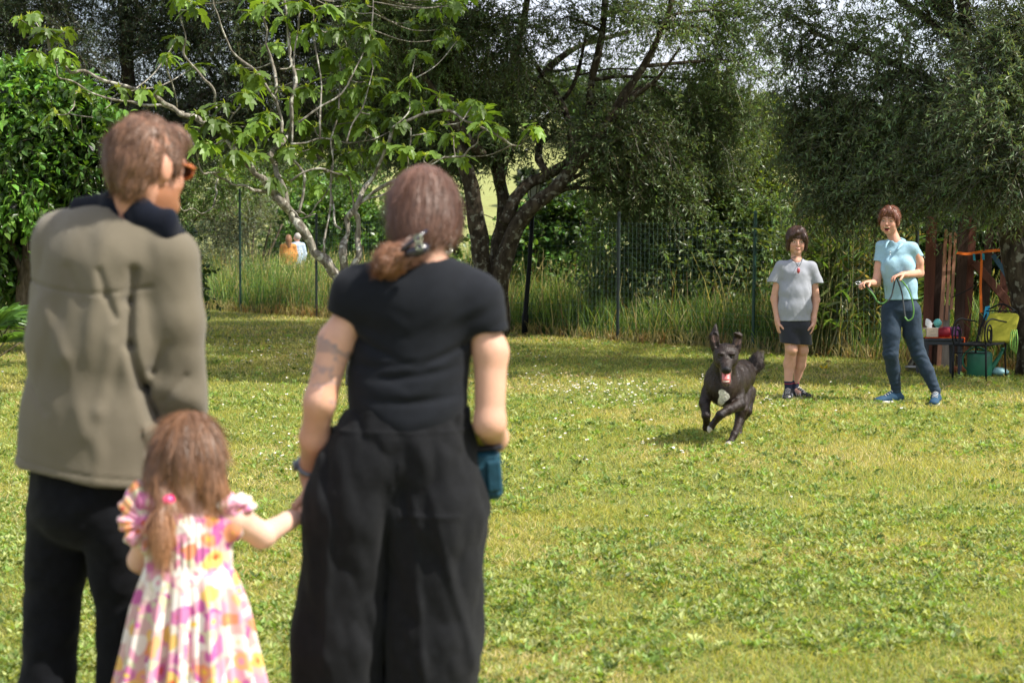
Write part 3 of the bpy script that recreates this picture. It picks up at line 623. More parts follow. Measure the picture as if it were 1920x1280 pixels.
# ---------------------------------------------------------------- fig tree
def lobed():
    """five-lobed fig leaf outline as a fan around the midrib, cupped"""
    out = [(0, 0), (.16, -.06), (.34, .02), (.46, .20), (.40, .30), (.25, .34), (.36, .48), (.44, .66), (.34, .72), (.20, .62), (.17, .74), (.12, .9), (0, 1.0)]
    pts = out+[(-x, y) for x, y in out[-2:0:-1]]
    P = np.array(pts); z = .16*np.abs(P[:, 0])-.28*P[:, 1]**2-.25*np.abs(P[:, 0])**2
    V = np.column_stack([P[:, 0]*1.0, P[:, 1], z]); mid = np.array([[0, .28, -.05], [0, .55, -.11], [0, .8, -.2]])
    V = np.vstack([V, mid]); n = len(pts); m0, m1, m2 = n, n+1, n+2
    T = []
    def fan(c, ids):
        for a, b in zip(ids[:-1], ids[1:]): T.append((c, a, b))
    fan(m0, [0, 1, 2, 3, 4, 5]); fan(m1, [5, 6, 7, 8, 9]); T.append((m0, 5, m1)); fan(m2, [9, 10, 11, 12]); T.append((m1, 9, m2))
    L = [n-k for k in range(1, 12)]           # mirrored ids 1..11
    g = lambda k: 0 if k == 0 else (12 if k == 12 else L[k-1])
    def fanr(c, ids):
        for a, b in zip(ids[:-1], ids[1:]): T.append((c, g(b), g(a)))
    fanr(m0, [0, 1, 2, 3, 4, 5]); fanr(m1, [5, 6, 7, 8, 9]); T.append((m0, m1, g(5))); fanr(m2, [9, 10, 11, 12]); T.append((m1, m2, g(9)))
    return V, [np.array(T)]
FIG = lobed()
YF = 16.0
fr = np.random.default_rng(3)
fig = empty('fig_tree', (at(652, 720, YF).x, YF, 0), 'pale barked fig tree with big lobed leaves behind the man and woman', 'tree')
rows = [([(662, 725), (655, 640), (648, 570), (640, 530)], .075, .060, 0), ([(645, 545), (622, 505), (595, 470), (565, 430), (540, 395), (520, 365)], .055, .040, 0),
        ([(525, 375), (505, 345), (475, 325), (445, 290), (425, 260), (400, 236), (360, 222), (330, 205), (290, 185), (230, 165), (160, 140), (120, 125), (95, 90), (85, 60)], .036, .008, -.5),
        ([(345, 212), (300, 202), (240, 190), (200, 182), (150, 162), (112, 140), (100, 110)], .014, .006, -.4),
        ([(520, 362), (480, 353), (440, 345), (410, 330), (385, 326), (365, 300)], .016, .006, -.6), ([(412, 332), (405, 350), (402, 375), (390, 392), (360, 395), (330, 385)], .008, .004, -.8),
        ([(538, 392), (532, 350), (515, 310), (512, 280), (530, 268), (545, 230), (552, 150), (540, 70), (530, -20)], .030, .010, .3),
        ([(528, 250), (524, 190), (516, 130), (500, 85), (497, 40), (490, -20)], .016, .008, .2), ([(518, 190), (490, 148), (455, 115), (425, 80), (408, 30), (400, -20)], .013, .007, -.2),
        ([(408, 206), (402, 175), (385, 148), (352, 118), (342, 70), (333, -20)], .013, .007, -.4), ([(525, 130), (545, 118), (540, 100), (542, 60)], .008, .005, .3),
        ([(560, 400), (570, 330), (548, 290), (550, 200), (552, 100), (560, 0)], .014, .008, .3), ([(650, 545), (645, 500), (646, 450), (652, 410), (665, 392)], .040, .028, .2),
        ([(655, 540), (668, 500), (672, 450), (668, 405), (664, 390)], .030, .022, .0), ([(662, 398), (685, 360), (710, 310), (728, 262), (740, 236), (790, 214), (830, 207), (870, 222), (920, 250), (958, 272), (985, 266), (1000, 250)], .024, .006, .3),
        ([(664, 392), (710, 355), (760, 328), (820, 307), (868, 290), (893, 268), (903, 244)], .017, .006, -.2), ([(668, 388), (715, 366), (765, 345), (800, 318), (830, 290)], .013, .005, -.4),
        ([(608, 478), (612, 420), (620, 345), (628, 260), (634, 180), (640, 110)], .012, .006, .4), ([(640, 430), (622, 400), (620, 345), (630, 260)], .012, .007, .4),
        ([(545, 270), (600, 263), (650, 266), (702, 262)], .010, .006, .5), ([(332, 205), (322, 160), (312, 112)], .008, .006, -.5), ([(735, 240), (765, 205), (770, 150)], .008, .005, .2), ([(870, 222), (885, 195)], .006, .005, .2),
        ([(770, 240), (767, 290), (762, 330)], .007, .005, 0), ([(540, 395), (580, 400), (610, 370), (630, 320)], .009, .005, .3), ([(535, 390), (560, 410), (590, 400)], .008, .005, -.2), ([(545, 340), (600, 320), (650, 335), (662, 390)], .010, .008, .2),
        ([(600, 262), (600, 160), (590, 60), (580, -10)], .010, .006, .5), ([(650, 266), (680, 200), (700, 130)], .009, .005, .3), ([(700, 262), (745, 240)], .007, .004, .3), ([(560, 230), (640, 170), (690, 80), (700, -10)], .011, .006, .4),
        ([(425, 260), (440, 220), (460, 190)], .009, .005, -.4), ([(250, 170), (215, 185), (200, 205)], .006, .004, -.5), ([(150, 165), (135, 200), (130, 215), (180, 225)], .006, .004, -.5)]
tb = TB(); fnodes = []
for k, (pts, r0, r1, dy) in enumerate(rows): Lp = L3(pts, YF, r0, r1, dy); Lp = [Lp[0]]+[(x_+fr.normal()*.012, y_+fr.normal()*.03, z_+fr.normal()*.014, q_*(1+.12*fr.normal())) for x_, y_, z_, q_ in smooth_path(Lp, 2)[1:]]; tb.tube(Lp, 9, 3, .2, k); fnodes.append(smooth_path(Lp, 4))
stub = at(618, 505, YF); tb.tube([(*at(636, 525, YF), .03), (*at(622, 505, YF-.05), .026), (*at(612, 488, YF-.08), .02)], 8, 2, .2, 5)
ros = [(85, 62, -.5, 7), (40, 38, -.5, 3), (110, 95, -.5, 6), (70, 100, -.5, 5), (60, 30, -.5, 3), (120, 60, -.5, 4), (105, 215, -.4, 4), (130, 115, -.5, 4), (150, 175, -.4, 3), (312, 108, -.5, 6), (222, 165, -.4, 3), (270, 170, -.4, 2), (350, 5, -.4, 4), (365, 18, -.4, 4), (300, 165, -.4, 2),
       (500, 10, 0, 6), (560, 10, .2, 7), (610, 15, .3, 6), (590, 50, .4, 6), (650, 20, .4, 6), (690, 10, .4, 4), (640, 60, .4, 5), (560, 65, .3, 5), (530, 40, .3, 4), (680, 55, .4, 6), (700, 75, .4, 4), (610, 110, .4, 6), (660, 125, .4, 5), (695, 110, .4, 4), (570, 130, .3, 5), (640, 95, .4, 4),
       (575, 165, .2, 6), (620, 180, .4, 6), (665, 165, .4, 6), (640, 210, .4, 5), (700, 165, .3, 5), (700, 215, .3, 7), (745, 178, .2, 5), (770, 150, .2, 5), (740, 225, .2, 6), (790, 195, .2, 6), (825, 185, .2, 5), (860, 195, .2, 5), (890, 195, .2, 5), (935, 240, .3, 5), (1003, 242, .3, 5), (910, 215, .2, 3),
       (830, 235, 0, 4), (900, 238, -.1, 5), (850, 255, -.1, 4), (800, 250, 0, 5), (760, 280, 0, 5), (770, 320, 0, 4), (800, 290, -.3, 4), (720, 270, 0, 5), (460, 178, -.4, 6), (480, 140, -.2, 4), (420, 200, -.4, 4), (405, 225, -.5, 6), (370, 215, -.5, 5), (350, 245, -.5, 5), (430, 240, -.4, 6), (385, 270, -.5, 5), (440, 290, -.4, 5), (420, 320, -.5, 3),
       (480, 235, -.2, 5), (500, 215, 0, 5), (520, 250, .1, 5), (560, 225, .3, 5), (590, 240, .3, 6), (540, 280, .2, 5), (580, 280, .3, 6), (620, 260, .4, 5), (640, 290, .3, 6), (680, 285, .3, 5), (560, 320, .2, 4), (610, 320, .3, 6), (650, 330, .3, 5), (600, 355, .3, 4), (480, 290, -.2, 5), (510, 335, 0, 4), (690, 240, .3, 5), (460, 255, -.3, 4), (660, 230, .3, 6), (545, 190, .3, 4), (630, 145, .4, 5), (500, 165, 0, 4), (530, 170, 0, 3)]
# grow the picture-side rosettes plus a second layer behind, so the crown is round
allr = [(px, py, dy, n) for px, py, dy, n in ros]
for _ in range(70):
    allr.append((fr.uniform(330, 900), fr.uniform(-120, 310) if fr.uniform() < .6 else fr.uniform(-160, 20), fr.uniform(.5, 1.8), 5))
P = []; D = []; N = []; L = []; C = []; st = TB()
for px, py, dy, n in allr:
    c = np.array(at(px, py, YF+dy+fr.uniform(-.15, .15))); base_c = np.array([.11, .185, .030])*fr.uniform(.5, 1.5)
    ph = fr.uniform(0, 6.28)
    for k in range(int(n*1.5+.5)):
        a = ph+k*2.4+fr.normal()*.3; el = fr.uniform(-.3, .9); d = np.array([math.cos(a)*math.cos(el), math.sin(a)*math.cos(el), math.sin(el)])
        q = c+d*fr.uniform(.03, .07); e = q+np.array([0, 0, .01]); dd = unit(d+np.array([0, 0, -fr.uniform(.35, 1.5)]))
        st.tube([(*c, .003), (*((c+q)/2+[0, 0, .012]), .0028), (*q, .0025)], 4, 1)
        P.append(q); D.append(dd); N.append(unit(d*.9+np.array([0, 0, 1.1])+fr.normal(size=3)*.25)); L.append(fr.uniform(.09, .20)); C.append(base_c*fr.uniform(.8, 1.25))
fn = np.vstack(fnodes)
for px, py, dy, n in allr:
    c = np.array(at(px, py, YF+dy)); d_ = np.linalg.norm(fn[:, :3]-c, axis=1)+np.maximum(0, fn[:, 2]-c[2]); q0 = fn[np.argmin(d_)]
    if d_.min() > .06: md = (q0[:3]+c)/2+np.array([fr.normal()*.03, fr.normal()*.03, -.05*d_.min()]); tb.tube([(*q0[:3], .007), (*md, .006), (*c, .0045)], 6, 4, .15, 1)
tb.build('trunk', B_FIG, fig, smooth=True)
V, F, kk = put_leaves(np.array(P), np.array(D), np.array(N), np.array(L), np.array(L)*fr.uniform(.55, .9, len(L)), FIG)
# young yellowish tips
nt = len(allr); tp = np.array([np.array(at(px, py, YF+dy)) for px, py, dy, n in allr])
V2, F2, k2 = put_leaves(np.repeat(tp, 3, 0), fr.normal(size=(nt*3, 3))*.5+[0, 0, 1.], fr.normal(size=(nt*3, 3)), fr.uniform(.04, .08, nt*3), fr.uniform(.015, .03, nt*3), LEAF2)
sv = np.vstack(st.V); sf = np.vstack(st.F)
V, F, C = join([(V, F, np.repeat(np.array(C), kk, 0)), (V2, F2, np.tile([.30, .36, .05], (len(V2), 1))), (sv, [sf], np.tile([.27, .33, .07], (len(sv), 1)))])
mesh_np('crown', V, F, M_FIG, fig, col=np.clip(C, .01, .8), smooth=False)
# ---------------------------------------------------------------- sculpting
class Sdf:
    """small implicit-surface sculptor: rounded cones and ellipsoids blended, then turned into one mesh"""
    def __init__(s, pts, pad, h):
        P = np.array([list(p)[:3] for p in pts]); s.lo = P.min(0)-pad; s.h = h
        n = np.ceil((P.max(0)+pad-s.lo)/h).astype(int)+1
        s.ax = [(s.lo[i]+np.arange(n[i])*h).astype(np.float32) for i in range(3)]
        s.d = np.full(n, .25, np.float32)
    def blk(s, lo, hi):
        sl = tuple(slice(max(0, int((lo[i]-s.lo[i])/s.h)), max(0, min(len(s.ax[i]), int((hi[i]-s.lo[i])/s.h)+2))) for i in range(3))
        return sl, s.ax[0][sl[0]][:, None, None], s.ax[1][sl[1]][None, :, None], s.ax[2][sl[2]][None, None, :]
    def mix(s, sl, d, k, op='+'):
        a = s.d[sl]
        if op == '+':
            h = np.clip(.5+.5*(a-d)/k, 0, 1); s.d[sl] = a*(1-h)+d*h-k*h*(1-h)
        else:
            d = -d; h = np.clip(.5-.5*(a-d)/k, 0, 1); s.d[sl] = a*(1-h)+d*h+k*h*(1-h)
    def cone(s, a, b, ra, rb, k=.02, sq=None, op='+'):
        a, b = np.array(a, float)[:3], np.array(b, float)[:3]
        m = max(ra, rb)*(max(1, sq[1]) if sq else 1)+k+s.h*3
        sl, X, Y, Z = s.blk(np.minimum(a, b)-m, np.maximum(a, b)+m)
        x, y, z = X-a[0], Y-a[1], Z-a[2]; v = b-a
        if sq:
            ax = np.array(sq[0], float); ax /= np.linalg.norm(ax); g = 1/sq[1]-1
            q = (x*ax[0]+y*ax[1]+z*ax[2])*g; x, y, z = x+ax[0]*q, y+ax[1]*q, z+ax[2]*q; v = v+ax*np.dot(v, ax)*g
        t = np.clip((x*v[0]+y*v[1]+z*v[2])/max(1e-9, v@v), 0, 1)
        d = np.sqrt((x-t*v[0])**2+(y-t*v[1])**2+(z-t*v[2])**2)-(ra+(rb-ra)*t)
        s.mix(sl, d.astype(np.float32), k, op); return s
    def chain(s, P, R, k=.02, sq=None):
        for i in range(len(P)-1): s.cone(P[i], P[i+1], R[i], R[i+1], k, sq)
        return s
    def ell(s, c, r, M=None, k=.015, op='+'):
        c = np.array(c, float)[:3]; r = np.array(r, float); m = r.max()+k+s.h*3
        sl, X, Y, Z = s.blk(c-m, c+m); x, y, z = X-c[0], Y-c[1], Z-c[2]
        if M is not None: x, y, z = (M[0][i]*x+M[1][i]*y+M[2][i]*z for i in range(3))
        k0 = np.sqrt((x/r[0])**2+(y/r[1])**2+(z/r[2])**2)+1e-6; k1 = np.sqrt((x/r[0]**2)**2+(y/r[1]**2)**2+(z/r[2]**2)**2)+1e-6
        s.mix(sl, (k0*(k0-1)/k1).astype(np.float32), k, op); return s
    def cut(s, p, n, c=None, rad=None, k=.003):
        """keep the side away from n"""
        p, n = np.array(p, float)[:3], np.array(n, float); n = n/np.linalg.norm(n)
        if c is None: lo, hi = s.lo, s.lo+np.array(s.d.shape)*s.h
        else: c = np.array(c, float)[:3]; lo, hi = c-rad, c+rad
        sl, X, Y, Z = s.blk(lo, hi); d = (X-p[0])*n[0]+(Y-p[1])*n[1]+(Z-p[2])*n[2]
        s.mix(sl, -d.astype(np.float32), k, '-'); return s
    def disp(s, fn):
        m = np.abs(s.d) < .03+s.h*2; i = np.nonzero(m)
        s.d[m] += fn(s.ax[0][i[0]], s.ax[1][i[1]], s.ax[2][i[2]]).astype(np.float32); return s
    def arrays(s):
        g = openvdb.FloatGrid(.25); g.copyFromArray(np.clip(s.d, -.2, .25))
        P, Q = g.convertToQuads(isovalue=0.0)
        return P*s.h+s.lo, Q.astype(np.int64)[:, ::-1]
    def mesh(s, name, mat, parent, colfn=None):
        V, Q = s.arrays(); return mesh_np(name, V, Q, mat, parent, col=None if colfn is None else colfn(V))
def A(v): return np.array(list(v)[:3], float)
def frame(F, U=(0, 0, 1)):
    """columns: right, forward, up of somebody looking along F"""
    F = unit(A(F)); R = unit(np.cross(F, A(U))); return np.stack([R, F, np.cross(R, F)], 1)
def add_head(S, c, M, s=1.0, mouth=0.0, nose=1.0, female=0):
    q = lambda x, y, z: c+M@(np.array([x, y, z])*s)
    e = lambda p, r, k=.02, op='+': S.ell(q(*p), np.array(r)*s, M, k*s, op)
    e((0, -.014, .036), (.075, .095, .084)); e((0, .034, -.030), (.060, .054, .074), .03)
    for sx in (-1, 1):
        e((sx*.034, .052, -.030), (.026, .026, .026), .02); e((sx*.043, .018, -.066), (.018, .036, .022), .025)
        e((sx*.078, -.012, -.008), (.009, .019, .031), .006)
    e((0, .060, -.094), (.024, .022, .018), .022); e((0, .077, .024), (.050, .014, .012), .02)
    for sx in (-1, 1):
        e((sx*.030, .094, .004), (.017, .014, .011), .010, '-'); e((sx*.030, .0765, .003), (.0125, .0125, .0115), .003)
    S.cone(q(0, .088, .006), q(0, .106, -.026), .0075*s, .0105*s*nose, .012*s); e((-.010, .094, -.029), (.007, .008, .006), .006); e((.010, .094, -.029), (.007, .008, .006), .006)
    if mouth:
        e((0, .094, -.054+mouth*.004), (.030, .010, .008), .008); e((0, .088, -.064-mouth*.014), (.026, .012, .008), .008)
        e((0, .098, -.059-mouth*.005), (.021, .020, .004+.011*mouth), .004, '-'); e((0, .080, -.0535), (.019, .011, .0045), .003)
    else: e((0, .090, -.056), (.022, .010, .006), .008); e((0, .088, -.066), (.019, .010, .006), .008)
def head_color(V, c, M, s, base, brow=(.10, .05, .03), iris=(.10, .06, .03), mouth=0.0, lip=(.50, .20, .17), lipw=.021, beard=None):
    L = (V-c)@M/s; C = np.tile(np.array(base), (len(V), 1)); x, y, z = np.abs(L[:, 0]), L[:, 1], L[:, 2]; fr_ = (y > .04) & (np.abs(z) < .15) & (x < .09)
    def paint(m, col, a=1.0):
        C[m] = C[m]*(1-a)+np.array(col)*a
    paint(fr_ & (((x-.036)/.022)**2+((z+.032)/.02)**2 < 1), (.62, .26, .19), .35)
    if beard is not None:
        paint((z < -.045) & (y > -.02) & (x < .075) & (z > -.14), beard, .85)
    paint(fr_ & (((x-.031)/.019)**2+((z-.0235)/.0045)**2 < 1), brow, .75)
    paint(fr_ & (((x-.030)/.0165)**2+((z-.003)/.0085)**2 < 1), (.35, .17, .12), .6)
    paint(fr_ & (((x-.030)/.0125)**2+((z-.002)/.0055)**2 < 1), (.62, .58, .54)); paint(fr_ & (((x-.030)/.006)**2+((z-.002)/.006)**2 < 1), iris)
    paint(fr_ & (y > .084) & ((x/lipw)**2+((z+.061+.006*mouth)/(.0085+.013*mouth))**2 < 1), lip, .8)
    if mouth:
        paint(fr_ & ((x/.020)**2+((z+.060+.005*mouth)/(.005+.010*mouth))**2 < 1), (.12, .02, .02)); paint(fr_ & (x < .017) & (np.abs(z+.0535) < .0042), (.80, .76, .68))
    paint(fr_ & (((x-.009)/.004)**2+((z+.034)/.003)**2 < 1) & (y > .085), (.25, .08, .06), .7)
    return C
def add_hand(S, w, d, n, side, s=1.0, curl=.5, k=.006, spread=1.0, thumb=.7):
    """wrist w, finger direction d, palm faces n, thumb leaves towards side"""
    d = unit(A(d)); n = unit(A(n)-d*np.dot(A(n), d)); t = unit(np.cross(n, d)); t = t*np.sign(np.dot(t, A(side)) or 1); w = A(w)
    M = np.stack([t, d, n], 1)
    S.cone(w-d*.02*s, w+d*.03*s, .024*s, .026*s, .02, (t, 1.25)); S.ell(w+d*.052*s, np.array([.040, .046, .0155])*s, M, .012)
    for off, ln, cv in ((.029, .070, .0), (.010, .080, .06), (-.010, .074, .12), (-.028, .058, .22)):
        p = w+d*(.084-abs(off)*.12)*s+t*off*s; a = curl*.5+cv*curl; r = .0092*s
        for q, f in enumerate((.45, .32, .25)):
            v = d*math.cos(a)+n*math.sin(a)+t*off*2.2*spread*(1 if q == 0 else .5); e = p+unit(v)*ln*f*s
            S.cone(p, e, r, r*.9, k); p = e; r *= .9; a += curl*(.75+.2*q)
    p = w+d*.028*s+t*.028*s-n*-.004; a = .5*curl
    for ln, v in ((.034, d*.65+t*thumb+n*.25), (.030, d*.85+t*thumb*.5+n*(.3+a)), (.024, d*.9+t*.15+n*(.4+a))):
        e = p+unit(v)*ln*s; S.cone(p, e, .0115*s, .0100*s, k*1.3); p = e
def strands(V, Q, n, flow, length, width, mat, name, parent, colfn, r, seg=6, lift=.15, wave=0.0, keep=None, inset=.002):
    """hair strands lying along a sculpted hair surface"""
    tri = Q[:, :3]; c = V[Q].mean(1); nn = np.cross(V[Q[:, 2]]-V[Q[:, 0]], V[Q[:, 3]]-V[Q[:, 1]]); ar = np.linalg.norm(nn, axis=1); nn = unit(nn)
    if keep is not None: ar = ar*keep(c)
    i = r.choice(len(Q), n, p=ar/ar.sum()); P = c[i]+r.normal(size=(n, 3))*.002; N = nn[i]
    X = [P-N*inset]; L = length*r.uniform(.5, 1.3, n)[:, None]; ph = r.uniform(0, 6.28, (n, 1)); Dl = None
    for k in range(seg):
        p = X[-1]; f = flow(p); f = unit(f-N*(f*N).sum(1, keepdims=True)*.9+N*lift*r.uniform(-.2, 1, (n, 1))+r.normal(size=(n, 3))*.07)
        if wave: f = unit(f+np.cross(f, N)*wave*np.sin(ph+k*1.9))
        X.append(p+f*L/seg)
    X = np.stack(X, 1); d = unit(np.gradient(X, axis=1)); W = unit(np.cross(d, N[:, None, :]+.3*r.normal(size=(n, 1, 3))))
    w = width*r.uniform(.6, 1.3, (n, 1, 1))*np.linspace(1, .25, seg+1)[None, :, None]
    VV = np.stack([X-W*w, X+W*w], 2).reshape(-1, 3); k = 2*(seg+1)
    f = np.array([[2*q, 2*q+1, 2*q+3, 2*q+2] for q in range(seg)]); F = (f[None]+(np.arange(n)*k)[:, None, None]).reshape(-1, 4)
    return mesh_np(name, VV, F, mat, parent, col=colfn(VV)*np.repeat(r.uniform(.65, 1.35, (n, 1)), k, 0))
M_SKIN = pmat('skin', (1, 1, 1), .5, attr=True, var=.13, scale=16, spec=.35, bump=.12, bscale=260)
M_SKIN.node_tree.nodes['Principled BSDF'].inputs['Subsurface Weight'].default_value = .12
M_SKIN.node_tree.nodes['Principled BSDF'].inputs['Subsurface Radius'].default_value = (.02, .008, .004)
M_SKIN.node_tree.nodes['Principled BSDF'].inputs['Subsurface Scale'].default_value = .6
M_HAIR = pmat('hair', (1, 1, 1), .42, attr=True, var=.25, scale=40, spec=.5)
SK1 = (.50, .25, .165); SK2 = (.58, .33, .23)
def wob(amp, fx, fy, fz, s=0, o=2):
    return lambda x, y, z: amp*(fbm(x*fx, y*fy, z*fz, s, o)-.5)*2
# ================================================================ man in the olive jacket
def man():
    Y = 4.12; J = lambda px, py, dy=0: A(at(px, py, Y+dy)); r = np.random.default_rng(41)
    root = empty('person', (J(150, 1600)[0], Y, 0), 'man in an olive jacket and black trousers with brown hair and orange sunglasses', 'person')
    B = unit(np.array([.42, .90, 0])); Rt = np.array([B[1], -B[0], 0])       # body looks along B
    hc = J(277, 313, -.02); HM = frame((.56, .82, -.14)); hip = J(163, 905); wa = J(178, 760)
    shL = J(124, 462, .05); shR = J(318, 486, -.05); nk = J(262, 418)
    kL = J(98, 1130, .03); kR = J(236, 1150, .0); aL = J(72, 1560, .0); aR = J(232, 1560, .05)
    S = Sdf([hc+[0, 0, .2], aL-[.15, .1, .12], aR+[.15, .3, 0], shL, shR, J(30, 800), J(400, 800)], .12, .006)
    add_head(S, hc, HM, .98)
    S.ell(hc+HM@np.array([0, .045, -.088]), (.052, .05, .035), HM, .02)
    S.cone(hc+HM@np.array([0, -.025, -.05]), nk+[0, 0, -.04], .060, .066, .03)
    S.chain([nk-[0, 0, .10], J(205, 560), wa, hip], [.06, .085, .08, .075], .03, (Rt, 1.2))
    S.chain([shL, J(88, 660, .06), J(110, 830, .22)], [.04, .036, .03], .02); S.chain([shR, J(322, 700, -.02), J(338, 830, .05)], [.04, .036, .030], .02)
    add_hand(S, J(340, 840, .06), (.05, .1, -1), Rt*-1, B, 1.0, .5); add_hand(S, J(120, 838, .24), (.5, .3, -.8), Rt, B, 1.0, .5)
    S.chain([hip-Rt*.07, kL, aL], [.06, .045, .035], .02); S.chain([hip+Rt*.07, kR, aR], [.06, .045, .035], .02)
    for a in (aL, aR): S.cone(a-[0, 0, .03], a+B*.14-[0, 0, .06], .04, .03, .02)
    S.mesh('body', M_SKIN, root, lambda V: head_color(V, hc, HM, .98, SK1, beard=(.30, .125, .06)))
    # hair
    H = Sdf([hc-[.15]*3, hc+[.15]*3], .03, .004)
    q = lambda *p: hc+HM@(np.array(p)*.97)
    H.ell(q(0, -.018, .038), (.076, .095, .084), HM, .02); H.ell(q(0, -.045, -.015), (.068, .062, .075), HM, .03); H.ell(q(0, .055, .078), (.058, .05, .038), HM, .02)
    for s_ in (-1, 1): H.ell(q(s_*.068, .012, .012), (.020, .034, .045), HM, .015)
    H.ell(q(.09, -.002, -.028), (.03, .026, .035), HM, .006, '-'); H.ell(q(-.09, -.002, -.028), (.03, .026, .035), HM, .006, '-')
    H.cut(q(0, 0, -.075), HM[:, 2]*-1+HM[:, 1]*.15, k=.01); H.cut(q(0, .09, .05), HM[:, 1]+HM[:, 2]*-.9, k=.02)
    H.disp(lambda x, y, z: .012*(fbm(x*32, y*32, z*24, 3, 3)-.5)*2)
    HV, HQ = H.arrays()
    hcol = lambda V: np.array([.11, .052, .028])*(.8+.5*fbm(V[:, 0]*40, V[:, 1]*40, V[:, 2]*25, 4)[:, None])
    hair = mesh_np('hair', HV, HQ, M_HAIR, root, col=hcol(HV))
    fl = lambda p: (-HM[:, 2]*.7-HM[:, 1]*.25)[None]+unit(p-q(0, .0, .10))*.6+.7*np.stack([noise(p[:, 0]*30, p[:, 1]*30, p[:, 2]*30, s_)-.5 for s_ in (1, 2, 3)], 1)
    strands(HV, HQ, 8000, fl, .034, .0008, M_HAIR, 'hair_strands', hair, lambda V: np.tile([.165, .084, .046], (len(V), 1)), r, wave=.5, lift=.18)
    # sunglasses
    g = TB(); 
    for s_ in (-1, 1): g.tube([(*q(s_*.080, -.02, .012), .003), (*q(s_*.078, .05, .012), .003), (*q(s_*.064, .098, .010), .004)], 6, 3)
    for s_ in (-1, 1):
        g.tube([(*q(s_*.034+.024*math.cos(a), .104-abs(s_*.034+.024*math.cos(a))*.1, .004+.019*math.sin(a)), .0034) for a in np.linspace(0, 6.28, 13)], 6, 1)
    gl = g.build('sunglasses', pmat('amber_frame', (.42, .12, .03), .25, spec=.6, var=.3), root, smooth=True)
    for s_ in (-1, 1):
        g2 = TB(); g2.box(q(s_*.034, .103, .004), (.044, .003, .036), Matrix(HM.tolist()))
        g2.build('lens', M_LENS if 'M_LENS' in globals() else pmat('dark_lens', (.05, .02, .01), .1, spec=.7), gl)
    # trousers
    T = Sdf([hip+[0, 0, .25], aL-[.2, .15, .1], aR+[.2, .2, .1]], .1, .006)
    T.chain([wa-[0, 0, .10], hip-[0, 0, .04]], [.125, .128], .03, (Rt, 1.22))
    T.chain([hip-Rt*.068-[0, 0, .08], kL, aL-[0, 0, -.01]], [.092, .070, .070], .012); T.chain([hip+Rt*.082-[0, 0, .08], kR, aR+[0, 0, .01]], [.092, .070, .066], .012)
    T.cut(aL+[0, 0, .0], (0, 0, -1), k=.005)
    T.disp(lambda x, y, z: .010*(fbm(x*9+z*6, y*9, z*14-x*8, 8, 3)-.5)*2+.004*np.sin(z*70+x*30)*np.clip((fbm(x*5, y*5, z*5, 3)-.5)*5, 0, 1))
    T.mesh('trousers', pmat('black_cotton', (.005, .0055, .0075), .9, spec=.12, var=.25, scale=60, bump=.2, bscale=400, sheen=.05), root)
    for a in (aL, aR):
        sh = TB(); sh.tube([(*(a-B*.06-[0, 0, .05]), .04), (*(a+B*.05-[0, 0, .045]), .045), (*(a+B*.15-[0, 0, .065]), .04), (*(a+B*.19-[0, 0, .075]), .02)], 12, 3)
        sh.build('shoe', pmat('shoe_black', (.02, .02, .02), .6), root, smooth=True)
    # jacket
    K = Sdf([J(10, 380), J(420, 920), shL+[0, .35, 0], shR-[0, .25, 0]], .12, .005)
    K.chain([J(265, 430), J(232, 470)], [.075, .10], .04, (Rt, 1.2))
    K.cone(J(235, 428), shL+[.0, 0, .012], .066, .074, .05); K.cone(J(262, 440), shR+[-.02, 0, .0], .062, .070, .05)
    K.chain([J(205, 500), J(190, 640, .0), J(178, 780), J(165, 885)], [.140, .142, .142, .154], .05, (Rt, 1.22))
    K.chain([shL, J(106, 640, .07), J(112, 790, .18)], [.077, .068, .058], .03)
    K.chain([shR+[0, 0, .0], J(326, 600, -.04), J(334, 730, -.02), J(345, 850, .05)], [.074, .072, .066, .054], .022)
    K.cone(J(262, 415), hc+HM@np.array([0, -.02, -.08]), .067, .07, .01, op='-')
    K.cut(J(165, 888), (-.16, 0, -1), J(130, 960), .26, k=.004)
    sR, bk = shR, J(215, 640)
    def fold(x, y, z):
        f = .009*(fbm(x*8+z*4, y*6, z*3.2-x*4, 13, 3)-.5)*2
        def crease(pts, depth, wd, f):
            for (ax_, ay_), (bx_, by_) in zip(pts[:-1], pts[1:]):
                a = J(ax_, ay_); b = J(bx_, by_); vx, vz = b[0]-a[0], b[2]-a[2]; t = np.clip(((x-a[0])*vx+(z-a[2])*vz)/(vx*vx+vz*vz), 0, 1)
                f = np.maximum(f, 0)*0+f+depth*np.exp(-(((x-a[0]-t*vx)**2+(z-a[2]-t*vz)**2)/wd**2))*.8*(y < Y+.08)
            return f
        f = crease([(272, 505), (262, 560), (266, 640), (284, 720), (300, 780)], .020, .011, f)
        f = crease([(214, 505), (226, 550), (243, 590)], .008, .009, f); f = crease([(150, 500), (185, 560)], .006, .012, f)
        f = crease([(330, 640), (300, 690), (290, 730)], .007, .009, f); f = crease([(360, 700), (320, 745)], .007, .009, f); f = crease([(95, 560), (150, 660), (190, 800)], -.006, .02, f)
        f = crease([(60, 700), (110, 760)], .005, .010, f); f = crease([(240, 640), (215, 760), (210, 880)], -.006, .018, f)
        u = (x-J(262, 600)[0]); f = f+.010*np.exp(-((u-(z-J(0, 600)[2])*.25)/.018)**2)*np.clip(1-np.abs(z-J(0, 640)[2])/.24, 0, 1)
        u2 = x-J(205, 560)[0]; f = f-.008*np.exp(-((u2+(z-J(0, 560)[2])*-.12)/.022)**2)*np.clip(1-np.abs(z-J(0, 580)[2])/.3, 0, 1)
        u3 = x-J(140, 560)[0]; f = f+.005*np.exp(-((u3+(z-J(0, 560)[2])*-.35)/.022)**2)*np.clip(1-np.abs(z-J(0, 600)[2])/.25, 0, 1)
